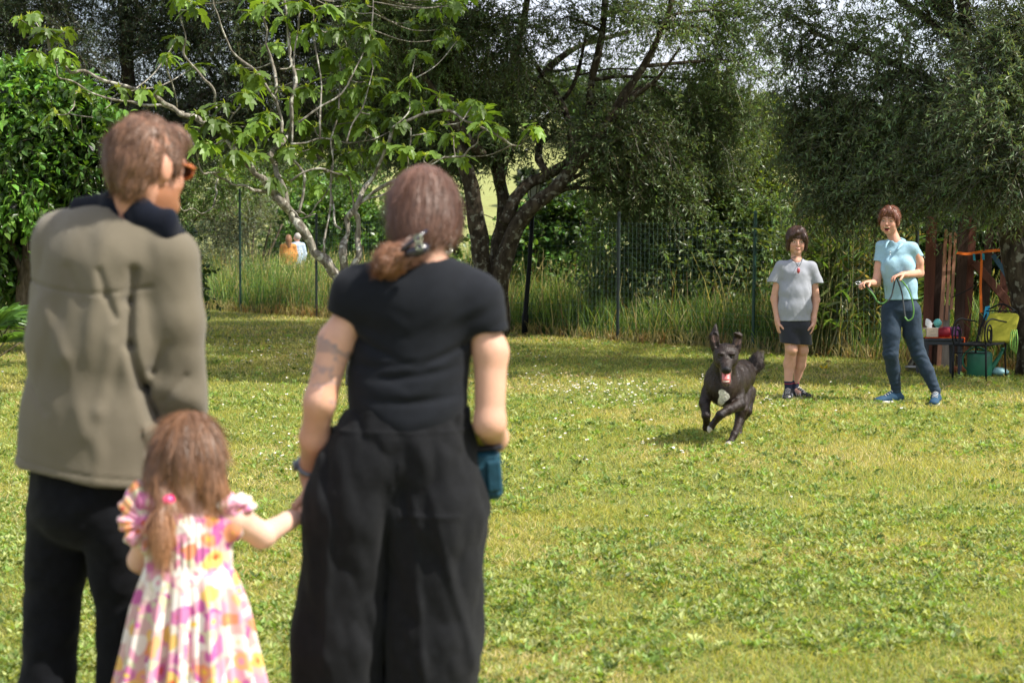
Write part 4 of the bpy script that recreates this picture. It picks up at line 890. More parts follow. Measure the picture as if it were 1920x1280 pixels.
        zz = z-J(0, 530)[2]+.02*np.cos((x-J(190, 0)[0])*10); f = f+.004*np.exp(-(zz/.004)**2)*(x < J(300, 0)[0])
        sl = (x > J(275, 0)[0]); f = f+sl*.004*np.sin((z*55+x*25)+3*fbm(x*6, y*6, z*6, 9))*np.clip((J(0, 640)[2]-z)*6, 0, 1)
        hz = z-J(0, 872)[2]+.16*(x-J(165, 0)[0]); f = f+.003*np.exp(-(hz/.003)**2)
        return f
    K.disp(fold)
    jm = pmat('olive_twill', (.138, .119, .086), .9, spec=.12, var=.12, scale=6, bump=.3, bscale=500, sheen=.15)
    jk = K.mesh('jacket', jm, root)
    Cc = Sdf([J(100, 330), J(400, 540)], .12, .004)
    for a_, b_, ra, rb in ((J(262, 398, -.085), J(316, 424, -.092), .017, .017), (J(316, 424, -.092), J(346, 456, -.05), .017, .012), (J(262, 398, -.085), J(208, 382, -.045), .017, .016), (J(208, 382, -.045), J(140, 388, .01), .016, .012), (J(212, 372, .03), J(228, 362, .08), .013, .012), (J(318, 424, -.03), J(328, 436, .09), .012, .012)):
        Cc.cone(a_, b_, ra, rb, .02, ((.2, 0, 1), 1.9))
    Cc.mesh('collar', pmat('navy_corduroy', (.006, .008, .016), .9, spec=.1, var=.2, bump=.3, bscale=300, sheen=.1), root)
man()
# ================================================================ woman in black
def woman():
    Y = 4.05; J = lambda px, py, dy=0: A(at(px, py, Y+dy)); r = np.random.default_rng(42)
    root = empty('person', (J(735, 1600)[0], Y, 0), 'woman with a tattooed arm in black tee and wide black trousers', 'person')
    B = np.array([0.10, .995, 0]); Rt = np.array([B[1], -B[0], 0])
    hc = J(797, 404, .03); HM = frame((.42, .90, -.28)); q = lambda *p: hc+HM@(np.array(p)*.90)
    nk = J(800, 500, .0); shL = J(668, 552); shR = J(890, 562); wa = J(765, 745, .0); hip = J(755, 880, -.02)
    eL = J(600, 752, -.04); wL = J(580, 882, .09); eR = J(918, 792, -.03); wR = J(912, 846, .20)
    aL = J(630, 1600); aR = J(795, 1600)
    S = Sdf([hc+[0, 0, .15], aL-[.1, .1, .1], aR+[.1, .25, 0], J(540, 800), J(960, 800), nk+[0, .3, 0]], .10, .005)
    add_head(S, hc, HM, .90); S.cone(q(0, -.03, -.05), nk, .050, .054, .03)
    S.chain([nk-[0, 0, .06], J(775, 620), wa, hip], [.045, .075, .075, .07], .03, (Rt, 1.25)); S.cone(shL, shR, .034, .034, .02)
    S.chain([shL+[.02, 0, 0], J(630, 640, -.01), eL, J(590, 820, .01), wL], [.038, .041, .036, .034, .023], .02)
    S.chain([shR, J(920, 660, -.01), eR, J(925, 820, .08), wR], [.038, .040, .036, .034, .024], .02)
    add_hand(S, wL, (-.04, .12, -1), (-1, -.2, 0), (0, -1, 0), .85, .75); add_hand(S, wR, (-.2, .5, -.8), (-1, 0, 0), (0, 1, 0), .88, .5)
    S.chain([hip-Rt*.09-[0, 0, .08], J(655, 1200), J(630, 1600)], [.06, .05, .035], .02); S.chain([hip+Rt*.07-[0, 0, .08], J(815, 1200), J(795, 1600)], [.06, .05, .035], .02)
    for a in (aL, aR): S.cone(a-[0, 0, .03], a+B*.13-[0, 0, .05], .035, .025, .02)
    def skin(V):
        C = head_color(V, hc, HM, .90, SK2)
        # tattoo on the outer side of her left upper arm
        a = J(618, 640, -.05); b = J(596, 735, -.08); t = ((V-a)@(b-a))/((b-a)@(b-a)); m = (V[:, 0] < J(662, 0)[0]) & (V[:, 1] < Y+.03) & (t > -.15) & (t < 1.15)
        ink = fbm(V[:, 0]*46, V[:, 1]*30, V[:, 2]*40, 5, 2); k = m & (np.abs(ink-.5) < .040)
        C[k] = C[k]*.55+np.array([.13, .15, .20])*.45
        k = m & (t < .22) & (t > -.08) & (ink > .47); C[k] = C[k]*.55+np.array([.12, .14, .18])*.45
        k = m & (t > .75) & (ink < .40); C[k] = C[k]*.7+np.array([.60, .22, .10])*.3
        return C
    S.mesh('body', M_SKIN, root, skin)
    # hair
    H = Sdf([hc-[.17]*3, hc+[.15]*3, J(680, 540, -.1)], .03, .004)
    H.ell(q(0, -.012, .034), (.073, .090, .086), HM, .02); H.ell(q(0, -.035, -.03), (.068, .064, .080), HM, .03); H.ell(q(.010, .02, -.015), (.071, .056, .085), HM, .02)
    H.ell(q(.0, .10, -.03), (.055, .045, .09), HM, .02, '-'); H.ell(J(868, 478, .0), (.030, .08, .036), None, .015, '-')
    kn = J(782, 462, -.03)
    H.chain([kn+[0, .03, 0], J(760, 475, -.07), J(736, 486, -.08), J(722, 500, -.075)], [.036, .030, .032, .018], .02)
    H.disp(lambda x, y, z: .003*(fbm(x*18, y*25, z*60, 3, 3)-.5)*2)
    HV, HQ = H.arrays(); hcol = lambda V: np.array([.105, .052, .034])*(.8+.5*fbm(V[:, 0]*50, V[:, 1]*50, V[:, 2]*25, 4)[:, None])
    hair = mesh_np('hair', HV, HQ, M_HAIR, root, col=hcol(HV))
    fl = lambda p: unit(kn[None]-p)+(-HM[:, 2]*.35)[None]*np.clip((p[:, 2:]-kn[2])*12, 0, 1)
    strands(HV, HQ, 9000, fl, .09, .0007, M_HAIR, 'hair_strands', hair, lambda V: np.tile([.15, .073, .047], (len(V), 1)), r, lift=.0, keep=lambda c: (np.linalg.norm(c-kn, axis=1) > .045) & (c[:, 0] > J(752, 0)[0]-(c[:, 2] > kn[2]+.04)*.5))
    fl2 = lambda p: (J(705, 512, -.08)-kn)[None]+np.stack([noise(p[:, 0]*60, p[:, 1]*60, p[:, 2]*60, s_)-.5 for s_ in (1, 2, 3)], 1)*.05
    strands(HV, HQ, 3000, fl2, .042, .0009, M_HAIR, 'ponytail_strands', hair, lambda V: np.tile([.26, .12, .06], (len(V), 1)), r, lift=.10, keep=lambda c: (c[:, 0] < J(762, 0)[0]) & (c[:, 2] < J(0, 455)[2]) & (np.linalg.norm(c-J(730, 490, -.07), axis=1) < .10))
    c_ = TB(); c_.tube([(*J(752, 470, -.125), .005), (*J(775, 452, -.135), .006), (*J(800, 432, -.11), .004)], 8, 3); c_.tube([(*J(762, 475, -.12), .010), (*J(785, 470, -.135), .014), (*J(800, 462, -.125), .010)], 10, 3)
    cl = c_.build('hair_clip', pmat('dark_acetate', (.02, .018, .03), .2, spec=.6), root, smooth=True)
    for p in (J(784, 447, -.15), J(786, 462, -.155)):
        t_ = TB(); t_.tube([(*(p+[.008*math.cos(a), 0, .008*math.sin(a)]), .0022) for a in np.linspace(0, 6.28, 11)], 5, 1)
        t_.build('ring', pmat('shiny_metal', (.3, .34, .24), .2, metal=1), cl, smooth=True)
    e_ = TB(); ear = q(.079, -.01, -.035)
    for k in range(3): e_.tube([(*(ear+[.008*math.cos(a), 0, -.012-.020*k+.009*math.sin(a)]), .0022) for a in np.linspace(0, 6.28, 9)], 5, 1)
    e_.build('earring', pmat('earring_metal', (.8, .78, .7), .2, metal=1), root, smooth=True)
    w = TB(); dw = unit(wL-J(590, 820, .01)); f = frame(dw)
    w.tube([(*(wL-dw*.02+f[:, 0]*.030*math.cos(a)+f[:, 2]*.030*math.sin(a)), .007) for a in np.linspace(0, 6.28, 17)], 6, 1)
    w.tube([(*(wL-dw*.02-[.034, .01, 0]), .014), (*(wL-dw*.02-[.040, .012, 0]), .013)], 12, 1)
    w.build('watch', pmat('watch_grey', (.16, .17, .19), .35, metal=.5), root, smooth=True)
    # tee
    K = Sdf([J(580, 470), J(990, 800)], .18, .005)
    K.cone(shL, J(645, 605, -.01), .054, .050, .02); K.cone(shR+[.005, 0, 0], J(918, 630, -.01), .055, .049, .02)
    K.cut(J(638, 590), (-.35, 0, -1), J(612, 640), .11, k=.003); K.cut(J(922, 622), (.08, 0, -1), J(938, 672), .10, k=.003)
    K.cone(J(762, 560), J(800, 560), .10, .10, .05, (Rt, 1.1))
    K.cone(nk-[0, 0, .035], shL+[.01, 0, .0], .052, .060, .05); K.cone(nk-[0, 0, .035], shR+[0, 0, 0], .052, .060, .05)
    K.chain([J(775, 600, .02), J(770, 660, .02), J(765, 725, .01), J(762, 790, .0)], [.108, .102, .100, .110], .05, (Rt, 1.27))
    K.cone(nk+[0, 0, -.012], q(0, -.02, -.03), .056, .058, .006, op='-')
    def fold(x, y, z):
        zz = z-J(0, 700)[2]; f = .006*(fbm(x*6, y*4, z*22-np.abs(x-J(770, 0)[0])*10, 17, 2)-.5)*2
        for py, px0, sg, am in ((700, 770, .12, .007), (680, 740, .10, .005), (745, 790, .06, .006), (655, 850, .5, .006), (640, 690, -.5, .006)):
            c = J(px0, py); dx = x-c[0]; f = f+am*np.exp(-((z-c[2]-sg*dx-.6*dx*dx)/.010)**2)*np.exp(-(dx/.10)**2)
        return f
    K.disp(fold)
    bm = pmat('black_jersey', (.0075, .009, .0125), .85, spec=.14, var=.15, scale=40, bump=.15, bscale=500, sheen=.06)
    K.mesh('t_shirt', bm, root)
    # wide trousers
    T = Sdf([J(500, 760), J(960, 1600)], .20, .006)
    T.cone(J(763, 778), J(758, 815), .110, .118, .02, (Rt, 1.34))
    T.chain([J(688, 880, -.01), J(668, 960, -.01), J(640, 1200), J(618, 1590)], [.118, .118, .112, .125], .03, (Rt, 1.03))
    T.chain([J(806, 870, -.01), J(820, 965, -.01), J(808, 1200), J(780, 1590)], [.105, .117, .120, .124], .03, (Rt, 1.03))
    T.cone(J(715, 850), J(790, 850), .112, .112, .04)
    T.cut(J(763, 764), (0, 0, 1), k=.004); T.cut(J(763, 1575), (0, 0, -1), k=.004)
    def tf(x, y, z):
        f = .012*(fbm(x*10+z*1.2, y*10, z*2.2, 31, 3)-.5)*2+.005*(1-2*np.abs(fbm(x*14+z*5, y*9, z*6-x*5, 29, 2)-.5)*4).clip(-1, 1)+.005*(fbm(x*22+z*8, y*14, z*9-x*8, 37, 2)-.5)*2
        f = f+.020*np.exp(-((x-J(722, 0)[0]-(z-J(0, 1000)[2])*.02)/.014)**2)*(y < Y)*np.clip((J(0, 850)[2]-z)*5, 0, 1)
        c = J(845, 1050); f = f-.010*np.exp(-((x-c[0]+(z-c[2])*.25)/.012)**2)*np.exp(-((z-c[2])/.22)**2)
        c = J(795, 1180); f = f-.010*np.exp(-((x-c[0]+(z-c[2])*.06)/.012)**2)*np.exp(-((z-c[2])/.28)**2)
        c = J(622, 1080); f = f-.008*np.exp(-((x-c[0]-(z-c[2])*.05)/.010)**2)*np.exp(-((z-c[2])/.2)**2)
        # back pocket seams
        c0, c1 = J(752, 840), J(868, 960)
        f = f-.003*((np.abs(x-c0[0]) < .004)*(z < c0[2])*(z > c1[2])+(np.abs(z-c1[2]-.01) < .004)*(x > c0[0])*(x < c1[0]))*(y < Y)
        f = f-.003*(np.abs(z-J(0, 800)[2]) < .0035)
        return f
    T.disp(tf)
    T.mesh('trousers', pmat('black_linen', (.0085, .009, .0105), .9, spec=.14, var=.25, scale=50, bump=.3, bscale=450, sheen=.04), root)
    for a in (aL, aR):
        sh = TB(); sh.tube([(*(a-B*.05-[0, 0, .045]), .035), (*(a+B*.05-[0, 0, .045]), .038), (*(a+B*.14-[0, 0, .058]), .030)], 12, 3)
        sh.build('shoe', pmat('shoe_dark', (.03, .03, .03), .6), root, smooth=True)
    # treat pouch on the hip
    p = empty('treat_pouch', tuple(J(912, 890, .02)), 'teal fabric treat pouch hanging at the hip of the woman in black', 'pouch')
    M = Matrix.Rotation(math.radians(-4), 3, 'Y'); b = TB(); b.box(J(915, 888, .05), (.066, .085, .118), M, .012)
    b.box(J(927, 892, .0), (.036, .012, .075), M, .005)
    b.build('bag', pmat('teal_nylon', (.008, .050, .078), .6, var=.2, bump=.3, bscale=60), p, smooth=False)
    b = TB(); b.box(J(915, 837, .05), (.072, .09, .010), M, .004); b.build('rim', pmat('black_binding', (.015, .015, .02), .7), p)
    b = TB(); b.tube([(*J(898, 812, .03), .014), (*J(905, 826, .05), .017), (*J(908, 836, .06), .018)], 10, 2); b.build('lining', pmat('yellow_lining', (.55, .50, .06), .7), p, smooth=True)
woman()
# ================================================================ girl in the floral dress
def floral():
    m, n, l = newmat('floral_cotton'); o = n.new('ShaderNodeOutputMaterial'); b = n.new('ShaderNodeBsdfPrincipled'); b.inputs['Roughness'].default_value = .85; b.inputs['Specular IOR Level'].default_value = .2
    tc = n.new('ShaderNodeTexCoord'); nz = n.new('ShaderNodeTexNoise'); nz.inputs['Scale'].default_value = 18
    ad = n.new('ShaderNodeVectorMath'); ad.operation = 'MULTIPLY_ADD'; ad.inputs[1].default_value = (.045, .045, .045)
    l.new(tc.outputs['Object'], nz.inputs['Vector']); l.new(nz.outputs['Color'], ad.inputs[0]); l.new(tc.outputs['Object'], ad.inputs[2]); last = None
    base = (.66, .44, .42, 1)
    def layer(scale, thr, ramp, prev, seed):
        mp = n.new('ShaderNodeMapping'); mp.inputs['Location'].default_value = (seed, seed*1.7, seed*.6); l.new(ad.outputs[0], mp.inputs[0])
        v = n.new('ShaderNodeTexVoronoi'); v.inputs['Scale'].default_value = scale; l.new(mp.outputs[0], v.inputs['Vector'])
        lt = n.new('ShaderNodeMath'); lt.operation = 'LESS_THAN'; lt.inputs[1].default_value = thr; l.new(v.outputs['Distance'], lt.inputs[0])
        sp = n.new('ShaderNodeSeparateColor'); l.new(v.outputs['Color'], sp.inputs[0]); rp = n.new('ShaderNodeValToRGB'); rp.color_ramp.interpolation = 'CONSTANT'
        rp.color_ramp.elements[0].color = (*ramp[0], 1); rp.color_ramp.elements[1].position = 1/len(ramp); rp.color_ramp.elements[1].color = (*ramp[1], 1)
        for k in range(2, len(ramp)): e = rp.color_ramp.elements.new(k/len(ramp)); e.color = (*ramp[k], 1)
        l.new(sp.outputs[0], rp.inputs[0]); mx = n.new('ShaderNodeMix'); mx.data_type = 'RGBA'; l.new(lt.outputs[0], mx.inputs[0])
        if prev is None: mx.inputs[6].default_value = base
        else: l.new(prev, mx.inputs[6])
        l.new(rp.outputs[0], mx.inputs[7]); return mx.outputs[2]
    last = layer(34, .62, [(.72, .34, .45), (.80, .70, .60), (.55, .14, .36), (.82, .78, .72), (.62, .60, .40)], None, 3)
    last = layer(23, .47, [(.76, .30, .16), (.80, .52, .16), (.72, .34, .44), (.80, .74, .68), (.80, .42, .20), (.62, .20, .38), (.78, .66, .62)], last, 0)
    last = layer(23, .18, [(.80, .50, .06), (.70, .15, .05), (.85, .62, .10), (.72, .3, .4), (.62, .10, .08), (.85, .6, .12)], last, 0)
    l.new(last, b.inputs['Base Color']); t = n.new('ShaderNodeBsdfTranslucent'); ms = n.new('ShaderNodeMixShader'); ms.inputs[0].default_value = .12
    l.new(last, t.inputs[0]); l.new(b.outputs[0], ms.inputs[1]); l.new(t.outputs[0], ms.inputs[2]); l.new(ms.outputs[0], o.inputs[0]); return m
M_FLORAL = floral()
def girl():
    Y = 3.80; J = lambda px, py, dy=0: A(at(px, py, Y+dy)); r = np.random.default_rng(43)
    root = empty('person', (J(355, 1600)[0], Y, 0), 'little girl in a pink and orange floral dress with a pink hair tie', 'person')
    hc = J(356, 862, .02); HM = frame((.30, .93, -.22)); q = lambda *p: hc+HM@(np.array(p)*.80); Rt = np.array([.97, -.2, 0])
    nk = J(372, 945, 0); shR = J(440, 972, .0); shL = J(288, 972, .03); eR = J(492, 1003, .06); wR = J(542, 975, .22)
    aL = J(330, 1650); aR = J(392, 1650)
    S = Sdf([hc+[0, 0, .15], aL-[.1, .1, .08], aR+[.1, .2, 0], J(600, 950, .2), J(230, 950)], .06, .004)
    add_head(S, hc, HM, .82); S.cone(q(0, -.03, -.04), nk-[0, 0, .02], .040, .044, .03); S.cone(shL, shR, .030, .030, .02)
    S.chain([nk-[0, 0, .04], J(355, 1060), J(352, 1180)], [.04, .05, .06], .03, (Rt, 1.15))
    S.chain([shR, eR, wR], [.034, .029, .021], .015); S.chain([shL, J(262, 1050, .1), J(290, 1080, .2)], [.032, .026, .02], .015)
    add_hand(S, wR, unit(J(576, 955, .31)-wR), (0, .3, -1), (0, -1, .3), .62, .5, .004); add_hand(S, J(290, 1080, .2), (.3, .6, -.4), (1, 0, 0), (0, 0, 1), .62, .5, .004)
    S.chain([J(325, 1200), J(328, 1420), aL], [.065, .042, .03], .02); S.chain([J(390, 1200), J(392, 1420), aR], [.065, .042, .03], .02)
    for a in (aL, aR): S.cone(a-[0, 0, .015], a+np.array([.02, .10, -.03]), .026, .02, .015)
    S.mesh('body', M_SKIN, root, lambda V: head_color(V, hc, HM, .86, (.68, .42, .32)))
    H = Sdf([hc-[.16, .16, .18], hc+[.14]*3, J(290, 1050)], .03, .0035)
    H.ell(q(0, -.014, .036), (.070, .084, .080), HM, .02); H.ell(q(0, -.035, -.025), (.062, .056, .075), HM, .03)
    H.chain([q(.070, -.02, .02), q(.080, -.015, -.06), J(418, 925, -.02)], [.028, .026, .012], .03); H.chain([q(-.068, -.03, .0), J(305, 905, -.06)], [.026, .020], .03)
    H.ell(q(.03, -.10, -.075), (.055, .05, .036), HM, .015, '-')
    tie = J(314, 937, -.07); H.chain([q(-.05, -.07, -.05), tie], [.028, .014], .02); H.chain([tie, J(303, 980, -.085), J(302, 1012, -.085), J(307, 1036, -.08)], [.013, .023, .020, .006], .01)
    H.disp(lambda x, y, z: .006*(fbm(x*40, y*40, z*9, 3, 3)-.5)*2)
    HV, HQ = H.arrays(); hair = mesh_np('hair', HV, HQ, M_HAIR, root, col=np.array([.13, .062, .030])*(.8+.5*fbm(HV[:, 0]*60, HV[:, 1]*60, HV[:, 2]*15, 4)[:, None]))
    fl = lambda p: np.array([0, 0, -1.])[None]+unit(p-q(0, -.01, .12))*.55*np.clip((p[:, 2:]-hc[2])*14, 0, 1)+.10*(r.normal(size=p.shape))
    strands(HV, HQ, 8000, fl, .07, .0007, M_HAIR, 'hair_strands', hair, lambda V: np.clip(np.array([.19, .092, .045])*(1+np.clip((hc[2]-V[:, 2:])*7, 0, .9)), 0, 1), r, lift=.02)
    b = TB(); b.lathe(tie, [(0, -.015), (.010, -.013), (.017, -.006), (.019, 0), (.017, .006), (.010, .013), (0, .015)], 16); b.build('hair_tie', pmat('pink_plastic', (.85, .02, .18), .3, spec=.6), root, smooth=True)
    # dress: pleated loft
    a = np.linspace(0, 2*math.pi, 181)[:-1]; rows = []
    prof = [(952, 352, .062, .045), (968, 354, .092, .062), (1000, 353, .098, .072), (1050, 354, .096, .076), (1062, 354, .098, .078), (1085, 355, .108, .088), (1130, 356, .122, .100), (1200, 356, .134, .118), (1280, 356, .152, .138), (1330, 356, .166, .15), (1350, 356, .170, .153)]
    Vv = []
    for k, (py, px, rx, ry) in enumerate(prof):
        c = J(px, py); f = np.clip((py-1055)/90, 0, 1)*.012+np.clip((py-1150)/200, 0, 1)*.012
        pl = f*(np.sin(a*13+1.5*np.sin(a*3)+.002*py)+.5*np.sin(a*29+2))+.0025*np.sin(a*40)*(py < 1060)
        Vv.append(np.stack([c[0]+(rx+pl)*np.cos(a), c[1]+(ry+pl)*np.sin(a), np.full_like(a, c[2])+.004*np.sin(a*5+k)], 1))
    Vv = np.array(Vv); m_, s_ = Vv.shape[:2]
    # refine rows
    T_ = np.linspace(0, m_-1, 70); k0 = np.minimum(T_.astype(int), m_-2); t = (T_-k0)[:, None, None]; t2 = t; Vr = Vv[k0]*(1-t2)+Vv[k0+1]*t2; m_ = len(Vr)
    i, j = np.meshgrid(np.arange(m_-1), np.arange(s_), indexing='ij'); F = np.stack([i*s_+j, (i+1)*s_+j, (i+1)*s_+(j+1) % s_, i*s_+(j+1) % s_], -1).reshape(-1, 4)
    dr = mesh_np('dress', Vr.reshape(-1, 3), F, M_FLORAL, root)
    # shoulder straps and bodice top
    K = Sdf([J(215, 880), J(490, 1080)], .10, .004)
    K.chain([shL+[.01, 0, -.015], J(355, 990), shR+[-.012, 0, -.015]], [.042, .058, .040], .03); K.cone(J(345, 985), J(352, 1055), .062, .075, .03, (Rt, 1.26)); K.cone(nk+[.0, -.03, .02], nk+[0, -.02, -.035], .052, .046, .01, op='-')
    K.disp(wob(.004, 60, 60, 25, 5)); K.mesh('bodice', M_FLORAL, dr)
    # ruffled flutter sleeves: gathered lobes in two tiers
    def sleeve(rows, c0):
        W = Sdf([J(px, py, dy) for px, py, dy, a_, b_, c_ in rows], .09, .004)
        for px, py, dy, a_, b_, c_ in rows: W.ell(J(px, py, dy), (a_, b_, c_), None, .006)
        W.disp(lambda x, y, z: .003*np.sin(16*np.arctan2(z-c0[2], x-c0[0]))+.005*(fbm(x*16, y*16, z*16, 7, 2)-.5)*2); W.mesh('sleeve', M_FLORAL, dr)
    sleeve([(285, 935, -.03, .040, .040, .026), (262, 922, -.03, .028, .030, .026), (246, 946, -.03, .026, .034, .024), (240, 978, -.04, .022, .034, .024), (252, 1006, -.04, .024, .034, .024), (275, 1022, -.03, .022, .03, .020), (270, 970, -.02, .040, .045, .045)], J(285, 970))
    sleeve([(428, 940, .0, .036, .040, .022), (450, 938, .0, .026, .036, .018), (468, 948, .01, .016, .034, .018), (440, 958, .01, .032, .042, .026), (466, 968, .03, .014, .030, .016)], J(430, 965))
    for a_ in (aL, aR):
        b = TB(); b.tube([(*(a_-[0, .03, .028]), .024), (*(a_+np.array([.01, .05, -.03])), .027), (*(a_+np.array([.02, .11, -.036])), .02)], 10, 3)
        b.build('shoe', pmat('white_canvas', (.6, .5, .5), .7), root, smooth=True)
girl()
# ================================================================ boy
def shoe(parent, a, d, L, mat, sole, s=1.0, stripe=None):
    """a ankle point above the ground; d toe direction"""
    d = unit(np.array([d[0], d[1], 0.])); M = frame(d); g0 = np.array([a[0], a[1], 0.]); h = .004
    S = Sdf([g0-d*.09*s, g0+d*(L)*s, a+[0, 0, .03]], .04, h)
    S.ell(g0-d*.02*s+[0, 0, .045*s], np.array([.034, .055, .040])*s, M, .02); S.cone(g0+[0, 0, .045*s], g0+d*(L*.62)*s+[0, 0, .032*s], .036*s, .030*s, .03, (M[:, 0], 1.12)); S.ell(g0+d*(L*.72)*s+[0, 0, .027*s], np.array([.040, .050, .026])*s, M, .02)
    S.ell(g0+d*.04*s+[0, 0, .070*s], np.array([.030, .050, .030])*s, M, .02); S.cone(g0+[0, 0, .05*s], g0-d*.01*s+[0, 0, .092*s], .034*s, .033*s, .02); S.cut(g0+[0, 0, .014], (0, 0, -1)); o = S.mesh('shoe', mat, parent)
    Z = Sdf([g0-d*.09*s, g0+d*L*s], .04, h)
    Z.ell(g0-d*.02*s+[0, 0, .014], np.array([.038, .060, .020])*s, M, .02); Z.cone(g0+[0, 0, .012], g0+d*(L*.7)*s+[0, 0, .012], .034*s, .038*s, .02, (M[:, 0], 1.1)); Z.cut(g0+[0, 0, .022], (0, 0, 1)); Z.cut(g0+[0, 0, .001], (0, 0, -1))
    Z.mesh('sole', sole, o)
    lc = TB()
    for k in range(4):
        c = g0+d*(.045+.020*k)*s+[0, 0, (.104-.011*k)*s]; lc.tube([(*(c-M[:, 0]*.024*s-[0, 0, .008]), .003), (*(c+[0, 0, .003]), .003), (*(c+M[:, 0]*.024*s-[0, 0, .008]), .003)], 5, 2)
    lc.build('laces', stripe or sole, o, smooth=True)
    return o
def boy():
    Y = 14.56; J = lambda px, py, dy=0: A(at(px, py, Y+dy)); r = np.random.default_rng(51)
    root = empty('person', (J(1488, 745)[0], Y, 0), 'brown haired boy in a grey tee and dark shorts with a red pendant', 'person')
    hc = J(1493.5, 452); HM = frame((-.02, -1, -.10)); q = lambda *p: hc+HM@(np.array(p)*.96); Rt = np.array([1., 0, 0])
    nk = J(1493, 487); sL = J(1463, 499); sR = J(1522, 500); hip = J(1490, 606)
    S = Sdf([hc+[0, 0, .15], J(1435, 760), J(1550, 760), sL, sR], .10, .005)
    add_head(S, hc, HM, .96, nose=.85); S.cone(q(0, -.03, -.06), nk-[0, 0, .01], .042, .046, .03); S.cone(sL+[.03, 0, 0], sR-[.03, 0, 0], .030, .030, .02)
    S.chain([nk-[0, 0, .05], J(1491, 560), hip], [.04, .065, .07], .03, (Rt, 1.3))
    eL = J(1452, 560, .03); wL = J(1458, 602, -.01); eR = J(1530, 562, .03); wR = J(1525, 602, -.01)
    S.chain([sL, eL, wL], [.036, .033, .022], .015); S.chain([sR, eR, wR], [.036, .033, .022], .015)
    add_hand(S, wL, (.08, -.05, -1), (1, .2, 0), (0, -1, 0), .85, .55, .004); add_hand(S, wR, (-.08, -.05, -1), (-1, .2, 0), (0, -1, 0), .85, .55, .004)
    kL = J(1484, 654, -.02); kR = J(1504, 656, .06); aL = J(1478, 722, .02); aR = J(1491, 721, .14)
    S.chain([hip-[.055, 0, .02], kL, J(1480, 682, .03), aL], [.068, .050, .049, .031], .02); S.chain([hip+[.05, 0, -.02], kR, J(1500, 684, .10), aR], [.068, .050, .047, .031], .02)
    S.ell(kL-[0, .03, 0], (.034, .03, .04), None, .02); S.ell(kR-[0, .03, 0], (.034, .03, .04), None, .02)
    for a, d in ((aL, (-.15, -1)), (aR, (.45, -1))): S.cone(a-[0, 0, .04], [a[0]+d[0]*.06, a[1]+d[1]*.06, .05], .028, .024, .02)
    S.mesh('body', M_SKIN, root, lambda V: head_color(V, hc, HM, .96, (.56, .31, .22), brow=(.10, .055, .035), lip=(.45, .17, .14), lipw=.018))
    H = Sdf([hc-[.14]*3, hc+[.14]*3], .03, .0035)
    H.ell(q(0, -.012, .042), (.087, .104, .092), HM, .02); H.ell(q(0, -.05, -.03), (.080, .062, .080), HM, .03)
    for s_ in (-1, 1): H.ell(q(s_*.078, .015, -.015), (.018, .045, .070), HM, .02)
    H.ell(q(0, .105, -.045), (.060, .06, .075), HM, .006, '-'); H.cut(q(0, 0, -.098), -HM[:, 2], k=.01)
    # swept fringe
    H.chain([q(-.030, .050, .105), q(.010, .084, .088), q(.050, .080, .060), q(.078, .05, .02)], [.026, .016, .012, .012], .02); H.chain([q(-.035, .06, .10), q(-.060, .085, .050), q(-.080, .05, .0)], [.026, .016, .012], .02)
    H.disp(lambda x, y, z: .005*(fbm(x*50, y*50, z*14, 3, 3)-.5)*2)
    HV, HQ = H.arrays(); hair = mesh_np('hair', HV, HQ, M_HAIR, root, col=np.array([.036, .016, .010])*(.8+.5*fbm(HV[:, 0]*60, HV[:, 1]*60, HV[:, 2]*20, 4)[:, None]))
    top = q(-.03, -.02, .14); fl = lambda p: unit(p-top)*.8+np.array([0, 0, -.7])
    strands(HV, HQ, 2600, fl, .018, .0010, M_HAIR, 'hair_strands', hair, lambda V: np.tile([.065, .028, .017], (len(V), 1)), r, lift=-.05)
    n_ = TB(); pd = J(1497, 500.5, -.105); n_.tube([(*(q(-.05, -.0, -.11)-[0, 0, .02]), .0022), (*J(1484, 484, -.07), .0022), (*J(1492, 492, -.10), .0022), (*pd, .0022), (*J(1503, 490, -.10), .0022), (*J(1506, 480, -.05), .0022)], 5, 3)
    nk_ = n_.build('necklace', pmat('black_cord', (.02, .02, .02), .8), root, smooth=True)
    n_ = TB(); n_.lathe(pd-[0, .004, .028], [(0, -.028), (.011, -.018), (.014, 0), (.011, .016), (0, .028)], 12); n_.build('pendant', pmat('red_pendant', (.42, .06, .07), .3, spec=.6, var=.5, scale=120), nk_, smooth=True)
    K = Sdf([J(1430, 480), J(1552, 610)], .14, .0045)
    K.cone(sL, J(1449, 532, .02), .044, .056, .02); K.cone(sR, J(1533, 534, .02), .044, .056, .02)
    K.cut(J(1448, 526), (-.5, 0, -1), J(1440, 560), .14, k=.003); K.cut(J(1535, 528), (.4, 0, -1), J(1550, 562), .14, k=.003)
    K.cone(nk-[0, 0, .03], sL+[.02, 0, -.005], .046, .042, .04); K.cone(nk-[0, 0, .03], sR+[-.02, 0, -.005], .046, .042, .04)
    K.chain([J(1492, 515), J(1491, 545), J(1490, 575), J(1490.5, 606)], [.090, .094, .096, .100], .04, (Rt, 1.38))
    K.cut(J(1490, 601), (0, 0, -1), k=.003); K.cone(nk+[0, 0, -.004], q(0, -.02, -.02), .052, .05, .004, op='-'); K.ell(nk+[0, -.05, .008], (.045, .045, .035), None, .004, '-')
    def fold(x, y, z):
        f = .009*(fbm(x*9+z*5, y*8, z*6-x*5, 17, 3)-.5)*2
        for px0, py0, sl, ln in ((1474, 565, .10, .12), (1507, 575, -.05, .12), (1516, 545, -.12, .10)):
            c = J(px0, py0); f = f+.0035*np.exp(-((x-c[0]-(z-c[2])*sl*2.2)/.008)**2)*np.exp(-((z-c[2])/ln*1.4)**2)*(y < Y)
        return f
